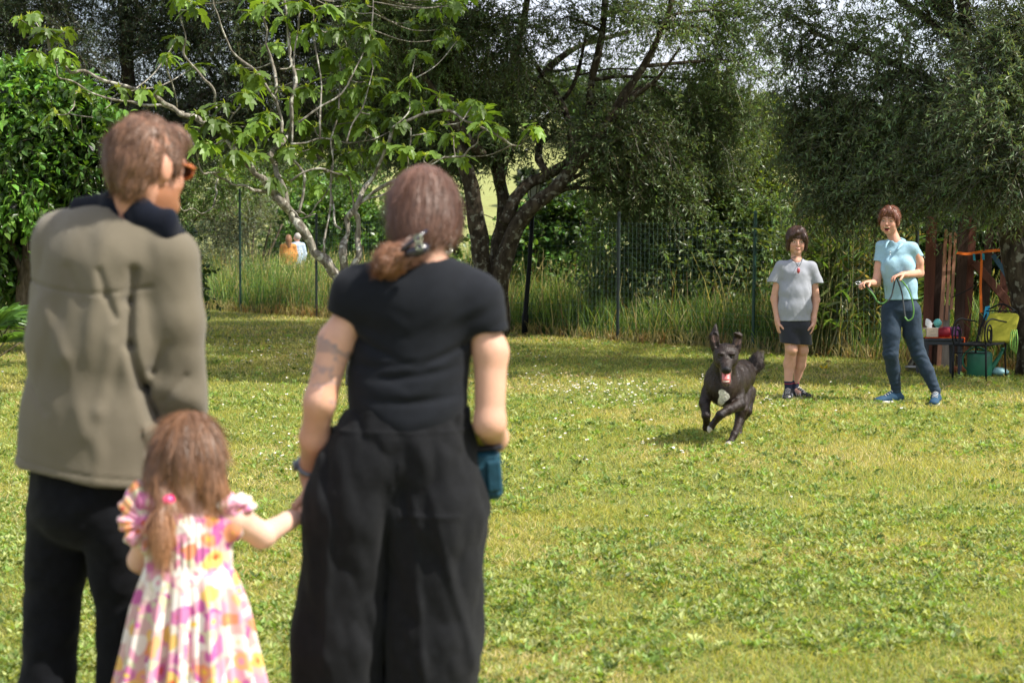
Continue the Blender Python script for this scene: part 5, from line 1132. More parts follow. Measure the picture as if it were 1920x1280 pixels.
    K.disp(fold); K.mesh('t_shirt', pmat('grey_jersey', (.285, .30, .335), .9, var=.06, scale=200, bump=.15, bscale=500), root)
    T = Sdf([J(1455, 590), J(1530, 655)], .14, .0045)
    T.cone(J(1490, 600), J(1490, 612), .088, .09, .02, (Rt, 1.32)); T.chain([hip-[.058, 0, .02], J(1482, 645, -.015)], [.082, .084], .02); T.chain([hip+[.055, 0, -.02], J(1505, 645, .03)], [.080, .080], .02)
    T.cut(J(1481, 643), (-.1, 0, -1), k=.003); T.disp(wob(.006, 14, 10, 12, 9, 3)); T.mesh('shorts', pmat('dark_shorts', (.016, .018, .026), .8, var=.2, sheen=.2), root)
    M_S = pmat('black_suede', (.028, .028, .032), .7, var=.3); M_W = pmat('off_white_rubber', (.55, .53, .50), .6)
    for k, (a, d) in enumerate(((aL, (-.22, -1)), (aR, (.75, -.8)))):
        sk = TB(); sk.tube([(*(a-[0, 0, .05]), .034), (*(a-[0, 0, .01]), .033), (*(a+[0, 0, .035]), .036)], 14, 3); so_ = sk.build('sock', pmat('navy_sock', (.02, .025, .05), .9), root, smooth=True)
        st = TB(); st.tube([(*(a+[0, 0, .012]), .0365), (*(a+[0, 0, .018]), .037)], 14, 1); st.build('stripe', pmat('red_stripe', (.35, .03, .06), .9), so_, smooth=True)
        g0 = [a[0], a[1], 0.]
        sh = shoe(root, np.array([a[0], a[1], .06]), d, .20, M_S, M_W, .95, M_W)
        dd = unit(np.array([d[0], d[1], 0.])); rr = np.array([dd[1], -dd[0], 0]); sg = -1 if k == 0 else 1
        for side in (-1, 1):
            tb_ = TB()
            for q_ in range(3):
                c = np.array(g0)+dd*(.035+.022*q_)*.95; tb_.tube([(*(c+rr*side*.034+[0, 0, .060]), .0035), (*(c+rr*side*.041+dd*.01+[0, 0, .042]), .0035), (*(c+rr*side*.042+dd*.02+[0, 0, .024]), .0035)], 5, 2)
            tb_.build('side_stripes', M_W, sh, smooth=True)
boy()
# ================================================================ trainer with the leash
def trainer():
    Y = 14.3; J = lambda px, py, dy=0: A(at(px, py, Y+dy)); r = np.random.default_rng(52)
    root = empty('person', (J(1705, 760)[0], Y, 0), 'laughing woman in a light blue polo shirt and navy jeans', 'person')
    hc = J(1667.5, 414); HM = frame((-.40, -.90, -.05), (.06, 0, 1)); q = lambda *p: hc+HM@(np.array(p)*.98)
    Rt = unit(np.array([1., -.22, 0])); nk = J(1678, 449, .01); sL = J(1652, 462, .06); sR = J(1712, 464, -.04); wa = J(1688, 535); hip = J(1690, 578)
    S = Sdf([hc+[0, 0, .15], J(1605, 790, -.25), J(1790, 790), sL, sR], .12, .005)
    add_head(S, hc, HM, .98, mouth=1.0); S.cone(q(0, -.03, -.06), nk-[0, 0, .01], .044, .048, .03); S.cone(sL+[.04, 0, 0], sR-[.04, 0, 0], .032, .032, .02)
    S.chain([nk-[0, 0, .05], J(1684, 500), wa, hip], [.04, .07, .065, .07], .03, (Rt, 1.3))
    eL = J(1643, 530, .02); wL = J(1629, 531, -.16); eR = J(1724, 512, .02); wR = J(1695, 515, -.20)
    S.chain([sL, J(1649, 500, .05), eL], [.040, .041, .036], .015); S.chain([eL, wL], [.036, .023], .015); S.chain([sR, J(1722, 490, .0), eR], [.042, .043, .038], .015); S.chain([eR, wR], [.037, .024], .015)
    add_hand(S, wL, (-.75, -.6, .05), (.2, -.2, -1), (0, -.3, 1), .92, .95, .004); add_hand(S, wR, (-.9, -.35, -.1), (.1, -.1, -1), (.1, -.6, 1), .92, .6, .004)
    kL = J(1670, 664, -.05); kR = J(1722, 664, -.02); aL = J(1680, 737, .03); aR = J(1755, 738, -.06)
    S.chain([hip-Rt*.08, kL, J(1675, 692, .0), aL], [.06, .04, .036, .03], .02); S.chain([hip+Rt*.08, kR, J(1738, 695, -.03), aR], [.06, .04, .036, .03], .02)
    for a, d in ((aL, (-1, -.35)), (aR, (-.45, -1))): S.cone(a-[0, 0, .01], [a[0]+d[0]*.03, a[1]+d[1]*.03, .06], .031, .028, .02)
    S.mesh('body', M_SKIN, root, lambda V: head_color(V, hc, HM, .98, (.57, .30, .205), mouth=1.0, lip=(.45, .15, .12)))
    H = Sdf([hc-[.14]*3, hc+[.14]*3], .03, .0035)
    H.ell(q(0, -.014, .042), (.083, .102, .088), HM, .02); H.ell(q(0, -.06, -.01), (.068, .055, .070), HM, .03); H.ell(q(0, .105, -.045), (.066, .06, .092), HM, .006, '-')
    for s_ in (-1, 1): H.ell(q(s_*.074, .02, .020), (.013, .034, .045), HM, .015)
    H.chain([q(.0, .060, .108), q(-.03, .09, .080), q(-.060, .080, .045)], [.022, .016, .010], .02); H.chain([q(.0, .060, .108), q(.03, .09, .085), q(.060, .080, .05)], [.022, .016, .010], .02)
    H.disp(lambda x, y, z: .004*(fbm(x*50, y*50, z*18, 3, 3)-.5)*2); H.cut(q(0, 0, -.07), -HM[:, 2], k=.01)
    HV, HQ = H.arrays(); hair = mesh_np('hair', HV, HQ, M_HAIR, root, col=np.array([.12, .042, .022])*(.8+.5*fbm(HV[:, 0]*60, HV[:, 1]*60, HV[:, 2]*20, 4)[:, None]))
    top = q(0, .03, .14); strands(HV, HQ, 2200, lambda p: unit(p-top)*.8+np.array([0, 0, -.5]), .04, .0011, M_HAIR, 'hair_strands', hair, lambda V: np.tile([.18, .062, .032], (len(V), 1)), r, lift=.02)
    K = Sdf([J(1630, 440), J(1745, 570)], .14, .0045)
    K.cone(sL, J(1648, 492, .05), .044, .050, .02); K.cone(sR, J(1720, 482, .0), .046, .054, .02)
    K.cut(J(1648, 489), (-.25, 0, -1), J(1636, 515), .11, k=.003); K.cut(J(1722, 482), (.25, 0, -1), J(1742, 505), .105, k=.003)
    K.cone(nk-[0, 0, .03], sL+[.02, 0, -.005], .046, .042, .04); K.cone(nk-[0, 0, .03], sR+[-.02, 0, -.005], .046, .044, .04)
    K.chain([J(1684, 478), J(1684, 505, -.01), J(1688, 535), J(1690, 562)], [.090, .098, .093, .102], .04, (Rt, 1.34)); K.ell(J(1670, 494, -.07), (.05, .035, .045), None, .04); K.ell(J(1697, 494, -.085), (.05, .035, .045), None, .04)
    K.cut(J(1690, 561), (0, 0, -1), k=.003); K.cone(nk+[0, 0, -.004], q(0, -.02, -.02), .050, .05, .004, op='-')
    K.cone(nk+[-.01, -.075, .0], J(1668, 466, -.12), .030, .007, .004, op='-')
    def fold(x, y, z):
        f = .007*(fbm(x*10+z*4, y*8, z*9-x*5, 27, 3)-.5)*2
        for px0, py0, sl, ln in ((1672, 530, .3, .10), (1700, 545, -.35, .10), (1712, 510, .6, .08), (1660, 545, .0, .08)):
            c = J(px0, py0); f = f+.007*np.exp(-((x-c[0]-(z-c[2])*sl)/.012)**2)*np.exp(-((z-c[2])/ln)**2)*(y < Y)
        return f
    M_P = pmat('sky_blue_pique', (.29, .47, .56), .85, var=.06, scale=120, bump=.3, bscale=600)
    K.disp(fold); pl = K.mesh('polo_shirt', M_P, root)
    C = TB(); 
    C.tube([(*J(1688, 446, .05), .010), (*J(1696, 451, .0), .012), (*J(1688, 461, -.085), .013), (*J(1682, 469, -.11), .004)], 8, 4, flat=.35); C.tube([(*J(1688, 446, .05), .010), (*J(1671, 448, .03), .011), (*J(1663, 456, -.05), .012), (*J(1660, 466, -.09), .004)], 8, 4, flat=.35)
    C.build('collar', M_P, pl, smooth=True)
    for py in (472, 477): b = TB(); b.lathe(J(1669, py, -.135), [(0, -.004), (.006, -.003), (.006, .003), (0, .004)], 8); b.build('button', pmat('white_button', (.7, .75, .78), .4), pl)
    T = Sdf([J(1640, 555), J(1775, 745)], .12, .0045)
    T.cone(J(1690, 560), J(1690, 580), .092, .104, .02, (Rt, 1.25))
    T.chain([hip-Rt*.078-[0, 0, .02], J(1671, 625, -.03), kL, J(1675, 692, .0), aL+[0, 0, .02]], [.092, .078, .062, .056, .040], .02)
    T.chain([hip+Rt*.070-[0, 0, .02], J(1711, 625, -.01), kR, J(1738, 695, -.03), aR+[0, 0, .02]], [.092, .078, .062, .056, .040], .02)
    T.cut(aL+[0, 0, .008], (0, 0, -1), k=.003)
    T.disp(lambda x, y, z: .005*(fbm(x*14, y*12, z*16, 19, 3)-.5)*2+.0018*np.sin(z*120+14*fbm(x*12, y*12, z*5, 2))*np.exp(-((z-kL[2])/.10)**2)+.0018*np.sin(z*150+10*fbm(x*20, y*20, z*5, 3))*np.exp(-((z-aL[2]-.05)/.07)**2))
    T.mesh('jeans', pmat('navy_denim', (.014, .030, .052), .75, var=.25, scale=30, bump=.2, bscale=500, sheen=.06), root)
    M_S = pmat('blue_knit', (.020, .06, .11), .8, var=.3, scale=200); M_W = pmat('white_foam', (.70, .68, .66), .6)
    for a, d in ((aL, (-1, -.30)), (aR, (-.35, -1))): shoe(root, np.array([a[0], a[1], .06]), d, .215, M_S, M_W, 1.0, M_W)
    # leash held in both hands
    hl = wL+unit(np.array([-.75, -.6, .05]))*.07; hr = wR+unit(np.array([-.9, -.35, -.1]))*.08
    l0 = empty('leash', tuple(hr), 'green edged grey dog leash hanging in loops from both hands of the laughing woman', 'leash')
    def strap(pts, name, mat):
        P = smooth_path([(*p, .01) for p in pts], 8)[:, :3]; d = unit(np.gradient(P, axis=0)); W = unit(np.cross(d, np.array([.25, -1., .15]))); W = W*.0065; N = unit(np.cross(d, W))*.0016
        V = np.stack([P-W-N, P+W-N, P+W+N, P-W+N], 1); m_ = len(P); f = []
        for k in range(m_-1):
            for q_ in range(4): f.append((k*4+q_, k*4+(q_+1) % 4, (k+1)*4+(q_+1) % 4, (k+1)*4+q_))
        mesh_np(name, V.reshape(-1, 3), np.array(f), mat, l0)
    gm = pmat('green_webbing', (.07, .18, .04), .7, var=.2, scale=200); km = pmat('grey_webbing', (.045, .05, .055), .7, var=.3, scale=200)
    strap([hl, J(1634, 545, -.22), J(1641, 562, -.22), J(1652, 568, -.22), J(1662, 566, -.22), J(1671, 556, -.22), J(1675, 540, -.22), hr], 'webbing', km)
    strap([hl+[.006, 0, -.01], J(1637, 552, -.23), J(1645, 565, -.23), J(1655, 569, -.23), J(1664, 562, -.23)], 'green_edge', gm)
    strap([hr, J(1690, 545, -.22), J(1694, 570, -.22), J(1697, 592, -.22), J(1701, 600, -.22)], 'webbing', km)
    strap([hr+[.01, 0, 0], J(1698, 535, -.23), J(1708, 555, -.23), J(1713, 580, -.23), J(1711, 595, -.23), J(1703, 601, -.23), J(1696, 594, -.225)], 'webbing', gm)
    c = TB(); a = hl+np.array([-.045, -.01, .0]); c.tube([(*(a+[.022*math.cos(t), 0, .012*math.sin(t)]), .0038) for t in np.linspace(0, 6.28, 13)], 6, 1); c.tube([(*(a+[.02, 0, 0]), .005), (*hl, .005)], 6, 1); c.build('clip', pmat('chrome', (.75, .76, .78), .15, metal=1), l0, smooth=True)
trainer()
# ================================================================ the running dog
def dog():
    Y = 11.6; J = lambda px, py, dy=0: A(at(px, py, Y+dy)); r = np.random.default_rng(53)
    root = empty('dog', (J(1375, 838)[0], Y, 0), 'dark brown dog running with its mouth open and a white chest patch', 'dog')
    hc = J(1361, 668, -.12); HM = frame((-.10, -1, -.28)); HS = 1.3; q = lambda *p: hc+HM@(np.array(p)*HS)
    S = Sdf([J(1310, 600, -.3), J(1425, 845, 1.0), J(1310, 845, -.3)], .06, .004)
    # head: skull, muzzle, open jaw
    S.ell(q(0, -.01, .010), np.array([.066, .072, .056])*HS, HM, .02); S.ell(q(-.030, .02, -.018), np.array([.030, .042, .034])*HS, HM, .03); S.ell(q(.030, .02, -.018), np.array([.030, .042, .034])*HS, HM, .03)
    S.cone(q(0, .045, -.008), q(0, .135, -.026), .043, .029, .02, (HM[:, 0], 1.1)); S.ell(q(0, .147, -.016), np.array([.0165, .013, .0125])*HS, HM, .006)
    S.cone(q(0, .03, -.050), q(0, .112, -.104), .034, .024, .012, (HM[:, 0], 1.25)); S.cone(q(0, .075, -.052), q(0, .145, -.086), .021, .017, .006, (HM[:, 0], 1.5), op='-')
    for s_ in (-1, 1): S.ell(q(s_*.031, .058, .018), np.array([.010, .008, .008])*HS, HM, .006, '-'); S.ell(q(s_*.030, .053, .017), np.array([.0095, .0095, .0095])*HS, HM, .003); S.ell(q(s_*.028, .05, .034), np.array([.018, .012, .010])*HS, HM, .012)
    # ears: left one upright, right one folded at the tip
    e0 = J(1342, 653, -.10); em = J(1339, 632, -.10); e1 = J(1342, 607, -.09)
    S.cone(e0, em, .034, .034, .012, (HM[:, 1], .4)); S.cone(em, e1, .034, .006, .01, (HM[:, 1], .4)); S.cone(e0+[.004, -.022, .02], em+[.002, -.018, .02], .017, .012, .006, op='-')
    f0 = J(1380, 656, -.10); f1 = J(1384, 630, -.10)
    S.cone(f0, f1, .033, .031, .012, (HM[:, 1], .4)); S.cone(f1+[.0, -.004, .004], J(1378, 624, -.14), .028, .012, .008, ((0, 0, 1), .45)); S.cone(f1+[.002, -.022, -.02], f0+[.0, -.026, .02], .014, .016, .006, op='-')
    # neck, chest, trunk
    ch = J(1354, 722, .02); md = J(1378, 712, .30); rp = J(1390, 702, .58)
    S.cone(q(0, -.03, -.02), ch+[0, .04, .06], .062, .100, .04); S.chain([ch, J(1360, 722, .12), md, rp], [.105, .118, .100, .092], .05, ((0, 0, 1), 1.15)); S.ell(ch+[-.0, -.03, -.03], (.070, .06, .10), None, .04)
    S.ell(J(1334, 722, .06), (.050, .07, .09), None, .03); S.ell(J(1378, 722, .06), (.048, .07, .10), None, .03); S.ell(rp+[.01, -.02, -.01], (.080, .12, .10), None, .04)
    def leg(P, R, k=.02): S.chain(P, R, k)
    def paw(a, d, s=1.0):
        d = unit(A(d)); M = frame(d) if abs(d[2]) < .9 else frame(d, (0, 1, 0)); S.ell(a+d*.018, np.array([.028, .036, .020])*s, M, .012)
        for o_ in (-.018, -.006, .006, .018): S.ell(a+d*(.045-abs(o_)*.5)+M[:, 0]*o_, np.array([.0095, .016, .012])*s, M, .004)
    # far-side foreleg reaching down, near foreleg bent across
    leg([J(1327, 735, .05), J(1321, 755, .02), J(1324, 778, -.03), J(1325, 792, .03)], [.045, .036, .027, .022]); paw(J(1325, 794, .04), (.05, .3, -1))
    leg([J(1384, 738, .06), J(1386, 758, .0), J(1366, 768, -.10), J(1351, 777, -.14)], [.048, .040, .030, .026]); leg([J(1351, 777, -.14), J(1338, 793, -.11)], [.026, .022]); paw(J(1336, 796, -.11), (-.5, .15, -.85), 1.05)
    # hind legs
    leg([J(1396, 735, .45), J(1390, 768, .22), J(1386, 790, .20), J(1377, 814, .02)], [.064, .044, .027, .021]); leg([J(1377, 814, .02), J(1370, 827, -.01)], [.022, .020]); paw(J(1370, 829, -.01), (-.45, -1, -.30), 1.1)
    leg([J(1404, 735, .62), J(1400, 770, .55), J(1388, 790, .72), J(1386, 806, .62)], [.052, .036, .025, .021]); paw(J(1385, 808, .60), (-.1, -1, -.4))
    # tail curled over the rump
    S.chain([J(1402, 700, .64), J(1410, 682, .68), J(1420, 672, .66), J(1421, 684, .60), J(1416, 696, .57)], [.030, .036, .038, .034, .020], .02)
    tx = ch
    S.disp(lambda x, y, z: .0035*(fbm(x*45, y*45, z*30, 61, 3)-.5)*2)
    def colr(V):
        C = np.array([.018, .011, .008])*(.35+1.5*fbm(V[:, 0]*14, V[:, 1]*14, V[:, 2]*9, 71, 3)[:, None]); C = C*(1+.35*np.sin(V[:, 2:]*260+V[:, 1:2]*90+14*fbm(V[:, 0]*10, V[:, 1]*10, V[:, 2]*10, 3)[:, None])*.35)
        L = (V-hc)@HM/HS; x, y, z = np.abs(L[:, 0]), L[:, 1], L[:, 2]
        def paint(m, c, a=1.): C[m] = C[m]*(1-a)+np.array(c)*a
        hd = (y > -.1) & (y < .2) & (z > -.13) & (z < .2) & (x < .13) & (V[:, 1] < Y+.1)
        # chest blaze
        c = J(1353, 745); la, lb_ = J(1386, 758, .0), J(1351, 777, -.14); tt = np.clip(((V-la)@(lb_-la))/((lb_-la)@(lb_-la)), 0, 1)[:, None]; nl_ = np.linalg.norm(V-la-tt*(lb_-la), axis=1) > .052; m = nl_ & (V[:, 1] < Y+.06) & (((V[:, 0]-c[0]-.012*np.sin(V[:, 2]*60))/(.036-.014*np.clip((c[2]-V[:, 2])/.06, 0, 1)))**2+((V[:, 2]-c[2])/.066)**2 < 1+.35*(fbm(V[:, 0]*30, V[:, 1]*9, V[:, 2]*30, 8)-.5)*2); paint(m, (.62, .60, .54))
        paint(hd & (y > .142) & (z > -.034), (.012, .011, .012)); paint(hd & (((x-.030)/.012)**2+((z-.017)/.009)**2 < 1) & (y > .05), (.015, .010, .008))
        paint(hd & (z < -.03) & (y > .04) & (z < -.034-(y-.04)*.05), (.17, .12, .10), .5)
        paint(hd & (y > .05) & (x < .022) & (z < -.040) & (z > -.098), (.30, .05, .05))
        lp = J(1364, 833, .14)
        paint((np.linalg.norm(V-J(1364, 835, -.06), axis=1) < .036), (.6, .55, .5)); paint(np.linalg.norm(V-J(1328, 806, -.12), axis=1) < .028, (.45, .42, .40))
        for e, w_ in ((em+[.002, 0, -.01], .026), (f0*.4+f1*.6, .024)): paint((np.linalg.norm(V-(e+[0, -.01, 0]), axis=1) < w_) & (V[:, 1] < e[1]), (.16, .10, .085), .6)
        return np.clip(C, .008, .9)
    BV, BQ = S.arrays(); M_FUR = pmat('dog_fur', (1, 1, 1), .42, attr=True, var=.35, scale=50, spec=.30, bump=.5, bscale=140)
    body = mesh_np('body', BV, BQ, M_FUR, root, col=colr(BV))
    # coat of short hairs
    hs = rp+np.array([.0, .1, .0])
    fl = lambda p: np.where((p[:, 2:] > .30) & (p[:, 1:2] > Y-.02), np.array([[.1, .9, -.35]]), np.array([[0, .25, -1.]]))
    kp = lambda c: (np.linalg.norm((c-hc), axis=1) > .13)*1.0+.15
    fur = lambda V: colr(V)*1.3+.002
    strands(BV, BQ, 15000, fl, .016, .0010, M_FUR, 'coat', body, fur, r, seg=3, lift=.10, keep=kp)
    tp = J(1414, 682, .64); strands(BV, BQ, 2200, lambda p: unit(p-tp), .055, .0013, M_FUR, 'tail_fringe', body, lambda V: np.tile([.035, .024, .018], (len(V), 1)), r, seg=3, lift=.8, keep=lambda c: np.linalg.norm(c-tp, axis=1) < .085)
    # tongue and teeth
    T = Sdf([q(-.03, .05, -.12), q(.03, .17, -.03)], .02, .003); T.cone(q(0, .055, -.052), q(0, .114, -.084), .016, .018, .01, (HM[:, 0], 1.5)); T.cone(q(0, .06, -.053), q(0, .12, -.086), .004, .004, .006, op='-')
    T.mesh('tongue', pmat('tongue_pink', (.62, .17, .17), .35, spec=.6), body)
    b = TB(); b.tube([(*q(-.016, .120, -.0915), .0035), (*q(0, .128, -.0915), .004), (*q(.016, .120, -.0915), .0035)], 6, 2)
    for k in range(-3, 4): c = q(k*.0052, .126-abs(k)*.002, -.090); b.tube([(*c, .0028), (*(c+HM[:, 2]*(.010 if abs(k) == 3 else .007)), .001)], 5, 1)
    b.build('teeth', pmat('tooth', (.75, .70, .60), .3), body, smooth=True)
    for s_ in (-1, 1): b = TB(); b.lathe(q(s_*.031, .060, .018), [(0, -.005), (.004, -.003), (.005, 0), (.004, .003), (0, .005)], 8); b.build('eye', pmat('dog_eye', (.02, .012, .008), .08, spec=.9), body, smooth=True)
dog()
# ================================================================ the couple strolling far behind the fence
def far_person(px, head_y, Yp, label, top, legs, hair, long_hair, face, arm=0):
    x, y = at(px, 480, Yp).x, Yp; z0 = terrain(x, y).item(); H = at(px, head_y, Yp).z-z0; k = H/1.72; o = np.array([x, y, z0])
    root = empty('person', tuple(o), label, 'person'); P = lambda a, b, c: o+np.array([a, b, c])*k
    S = Sdf([P(-.4, -.3, 0), P(.4, .3, 1.75)], .05, .012)
    M = frame(face); hc = P(0, 0, 1.60); S.ell(hc, (.078*k, .095*k, .115*k), M, .02); S.ell(hc+M@np.array([0, .10*k, -.02]), (.015, .02, .025), M, .01); S.cone(hc-[0, 0, .05], P(0, 0, 1.40), .05, .05, .02)
    S.chain([P(0, 0, 1.30), P(0, 0, .95)], [.10, .10], .03, ((1, 0, 0), 1.3))
    for s_ in (-1, 1):
        S.chain([P(s_*.17, 0, 1.38), P(s_*.22, .02, 1.10), P(s_*.20, -.08, .86)], [.04, .035, .028], .02); S.chain([P(s_*.08, 0, .92), P(s_*.09, 0, .5), P(s_*.09, .03, .05)], [.07, .05, .04], .02)
        S.cone(P(s_*.09, .02, .04), P(s_*.10, .02, .04)+M@np.array([0, .15, 0]), .04, .03, .02)
        add_hand(S, P(s_*.20, -.08, .86), (0, -.1, -1), (-s_, 0, 0), (0, -1, 0), 1.0, .4, .01)
    S.mesh('body', M_SKIN, root, lambda V: np.tile([.60, .34, .25], (len(V), 1)))
    K = Sdf([P(-.4, -.3, .8), P(.4, .3, 1.5)], .05, .012); K.chain([P(0, 0, 1.36), P(0, 0, 1.12), P(0, 0, .88)], [.11, .13, .14], .04, ((1, 0, 0), 1.32)); K.cone(P(-.16, 0, 1.39), P(.16, 0, 1.39), .06, .06, .03)
    for s_ in (-1, 1): K.chain([P(s_*.17, 0, 1.38), P(s_*.215, .01, 1.14), P(s_*.205, -.06, .95 if arm else 1.14)], [.06, .055, .045], .02)
    K.disp(wob(.01, 8, 8, 8, 4)); K.mesh('shirt', top, root)
    T = Sdf([P(-.3, -.3, 0), P(.3, .3, 1.0)], .05, .012); T.cone(P(0, 0, .95), P(0, 0, .86), .12, .12, .03, ((1, 0, 0), 1.25))
    for s_ in (-1, 1): T.chain([P(s_*.08, 0, .88), P(s_*.09, 0, .5), P(s_*.09, .03, .08)], [.09, .07, .06], .02)
    T.mesh('trousers', legs, root)
    Hh = Sdf([hc-[.15]*3, hc+[.15]*3], .05, .01); Hh.ell(hc+M@np.array([0, -.02, .03]), (.090*k, .10*k, .105*k), M, .02); Hh.ell(hc+M@np.array([0, .11, -.03]), (.07, .07, .09), M, .01, '-')
    if long_hair: Hh.cone(hc+M@np.array([0, -.05, -.02]), hc+M@np.array([0, -.07, -.22]), .075, .05, .03)
    hm = pmat('far_hair', hair, .6, var=.3); Hh.mesh('hair', hm, root)
far_person(541, 441, 40.5, 'far off woman with long brown hair in an orange top, seen through the meadow grass', pmat('orange_knit', (.50, .22, .06), .9), pmat('grey_trousers', (.16, .15, .13), .9), (.20, .10, .05), True, (-.3, .95, 0), 1)
far_person(557, 438, 41.2, 'far off man in a pale blue shirt walking beside the woman in orange', pmat('pale_blue_shirt', (.42, .52, .66), .9), pmat('dark_trousers', (.05, .06, .09), .9), (.42, .38, .34), False, (-.9, .35, 0), 1)
# ---------------------------------------------------------------- wire fence
M_POST = pmat('green_post', (.012, .05, .035), .5, var=.3, scale=30, spec=.5); M_WIRE = pmat('green_wire', (.12, .19, .17), .5, metal=.2, var=.1); M_STEEL = pmat('galvanised_post', (.03, .04, .038), .5, metal=.3, var=.3, scale=25)
fence = empty('wire_fence', (FA[0], FA[1], 0), 'green welded wire mesh fence on thin posts at the edge of the lawn', 'fence')
def fpt(u, z): return (FA[0]+FD[0]*u, FA[1]+FD[1]*u, z)
U1 = float(np.linalg.norm(FB-FA))+.05; step = U1/5.0; tw = TB()
u0, u1 = -6.0, U1+2.2; nv = int((u1-u0)/.075)
rr_ = random.Random(4)
def wirev(u, h0, h1): 
    tw.tube([(*fpt(u, h0), .0009), (*fpt(u+.004, h1), .0009)], 3, 1, cap=False)
for k in range(nv): wirev(u0+k*.075, .02, 1.52)
for k in range(24):
    z = .04+k*.064; pts = [(*fpt(u, z+.012*math.sin(u*1.3+k*.2)), .0010 if k % 6 else .0016) for u in np.linspace(u0, u1, 40)]; tw.tube(pts, 3, 1, cap=False)
tw.build('wire_mesh', M_WIRE, fence)
for k in range(-2, 7):
    u = k*step; h = 2.05 if k == 0 else 1.62
    if abs(u-(step*2)) < .1: pass
    p = TB(); a = fpt(u, -.1); b = fpt(u+.02, h); p.tube([(*a, .020), (*b, .020)], 10, 1); p.tube([(*b, .024), (b[0], b[1], b[2]+.03, .020)], 10, 1)
    for z in (.2, .8, 1.4): p.tube([(a[0]-.03, a[1]-.02, z, .004), (a[0]+.03, a[1]-.03, z, .004)], 5, 1)
    p.build('post', M_POST if k <= 0 or k == 5 else M_STEEL, fence, smooth=False)
# ---------------------------------------------------------------- lamp post
lb = on_ground(985, 626); M_IRON = pmat('black_iron', (.007, .008, .009), .6, spec=.2, var=.3, scale=20)
lamp = empty('street_lamp', tuple(lb), 'slim black garden lamp with a glass lantern beside the olive trunk', 'lamp')
p = TB(); top = at(1000, 372, lb.y); Hh = top.z; xx = top.x
p.tube([(lb.x, lb.y, -.05, .050), (lb.x, lb.y, .25, .046), (lb.x, lb.y, .28, .034), (lb.x+(xx-lb.x)*.5, lb.y, Hh*.5, .030), (xx, lb.y, Hh-.05, .026)], 12, 1)
p.tube([(xx, lb.y, Hh-.06, .036), (xx, lb.y, Hh-.03, .040), (xx, lb.y, Hh, .060)], 12, 1); p.build('pole', M_IRON, lamp, smooth=True)
c = np.array([xx, lb.y, Hh]); g = TB(); g.lathe(c, [(.062, .0), (.100, .19), (.098, .19), (.060, .002)], 6)
gm_, n, l = newmat('lamp_glass'); o_ = n.new('ShaderNodeOutputMaterial'); b_ = n.new('ShaderNodeBsdfPrincipled'); b_.inputs['Base Color'].default_value = (.62, .66, .64, 1); b_.inputs['Roughness'].default_value = .25; b_.inputs['Transmission Weight'].default_value = .45
l.new(b_.outputs[0], o_.inputs[0]); g.build('glass', gm_, lamp)
f = TB()
for k in range(6):
    a = k*math.pi/3; f.tube([(*(c+[.063*math.cos(a), .063*math.sin(a), 0]), .006), (*(c+[.103*math.cos(a), .103*math.sin(a), .195]), .006)], 6, 1)
f.lathe(c, [(.115, .19), (.120, .205), (.085, .27), (.045, .31), (.03, .32), (.03, .35), (.015, .37), (.018, .39), (0, .41)], 12); f.build('lantern_frame', M_IRON, lamp)
# ---------------------------------------------------------------- plank fence
Yp = 17.9
M_RED = pmat('red_brown_plank', (.115, .042, .026), .8, var=.35, scale=5, streak=(6, 6, .5), bump=.5, bscale=30); M_DK = pmat('dark_weathered_plank', (.05, .028, .020), .85, var=.35, scale=5, streak=(6, 6, .5), bump=.5, bscale=30)
M_PINK = pmat('pale_slat', (.36, .18, .115), .8, var=.3, scale=6, streak=(6, 6, .6), bump=.4, bscale=40); M_GREY = pmat('grey_board', (.24, .21, .18), .85, var=.3, scale=6, streak=(6, 6, .6), bump=.4, bscale=30)
pf = empty('plank_fence', (at(1830, 690, Yp).x, Yp, 0), 'tall irregular fence of red brown upright planks behind the yellow chair', 'fence')
def plank(x0, x1, ytop, xb0, xb1, ybot, dy, mat, th=.022, point=0, name='plank'):
    y = Yp+dy; a, b, c_, d_ = at(x0, ytop, y), at(x1, ytop, y), at(xb1, ybot, y), at(xb0, ybot, y); V = []
    zb = min(c_.z, 0 if ybot > 660 else c_.z); c_.z = d_.z = zb if ybot > 660 else c_.z
    top = [(a.x, a.z), (b.x, b.z)] if not point else [(a.x, a.z-point), ((a.x+b.x)/2, a.z), (b.x, b.z-point)]
    n_seg = 8; L_ = [(d_.x+(top[0][0]-d_.x)*t, d_.z+(top[0][1]-d_.z)*t) for t in np.linspace(0, 1, n_seg)]; R_ = [(c_.x+(top[-1][0]-c_.x)*t, c_.z+(top[-1][1]-c_.z)*t) for t in np.linspace(0, 1, n_seg)]
    w_ = .0025; V = []
    for (lx, lz), (rx, rz) in zip(L_, R_):
        j1, j2, j3 = (random.uniform(-w_, w_) for _ in range(3)); V += [(lx+j1, y-th/2+j3, lz), (rx+j2, y-th/2+j3, rz), (rx+j2, y+th/2+j3, rz), (lx+j1, y+th/2+j3, lz)]
    F4 = []
    for k in range(n_seg-1):
        for q in range(4): F4.append((k*4+q, k*4+(q+1) % 4, (k+1)*4+(q+1) % 4, (k+1)*4+q))
    F4.append((3, 2, 1, 0)); e = (n_seg-1)*4; T = []
    if point:
        V += [(top[1][0], y-th/2, top[1][1]), (top[1][0], y+th/2, top[1][1])]; m_ = len(V); T = [(e, e+1, m_-2), (e+2, e+3, m_-1)]; F4 += [(e+1, e+2, m_-1, m_-2), (e+3, e, m_-2, m_-1)]
    else: F4.append((e, e+1, e+2, e+3))
    t = TB(); t.add(np.array(V), F4, T); return t.build(name, mat, pf)
plank(1737, 1757, 405, 1728, 1746, 690, .00, M_RED); plank(1750, 1769, 457, 1747, 1766, 690, .05, M_DK)
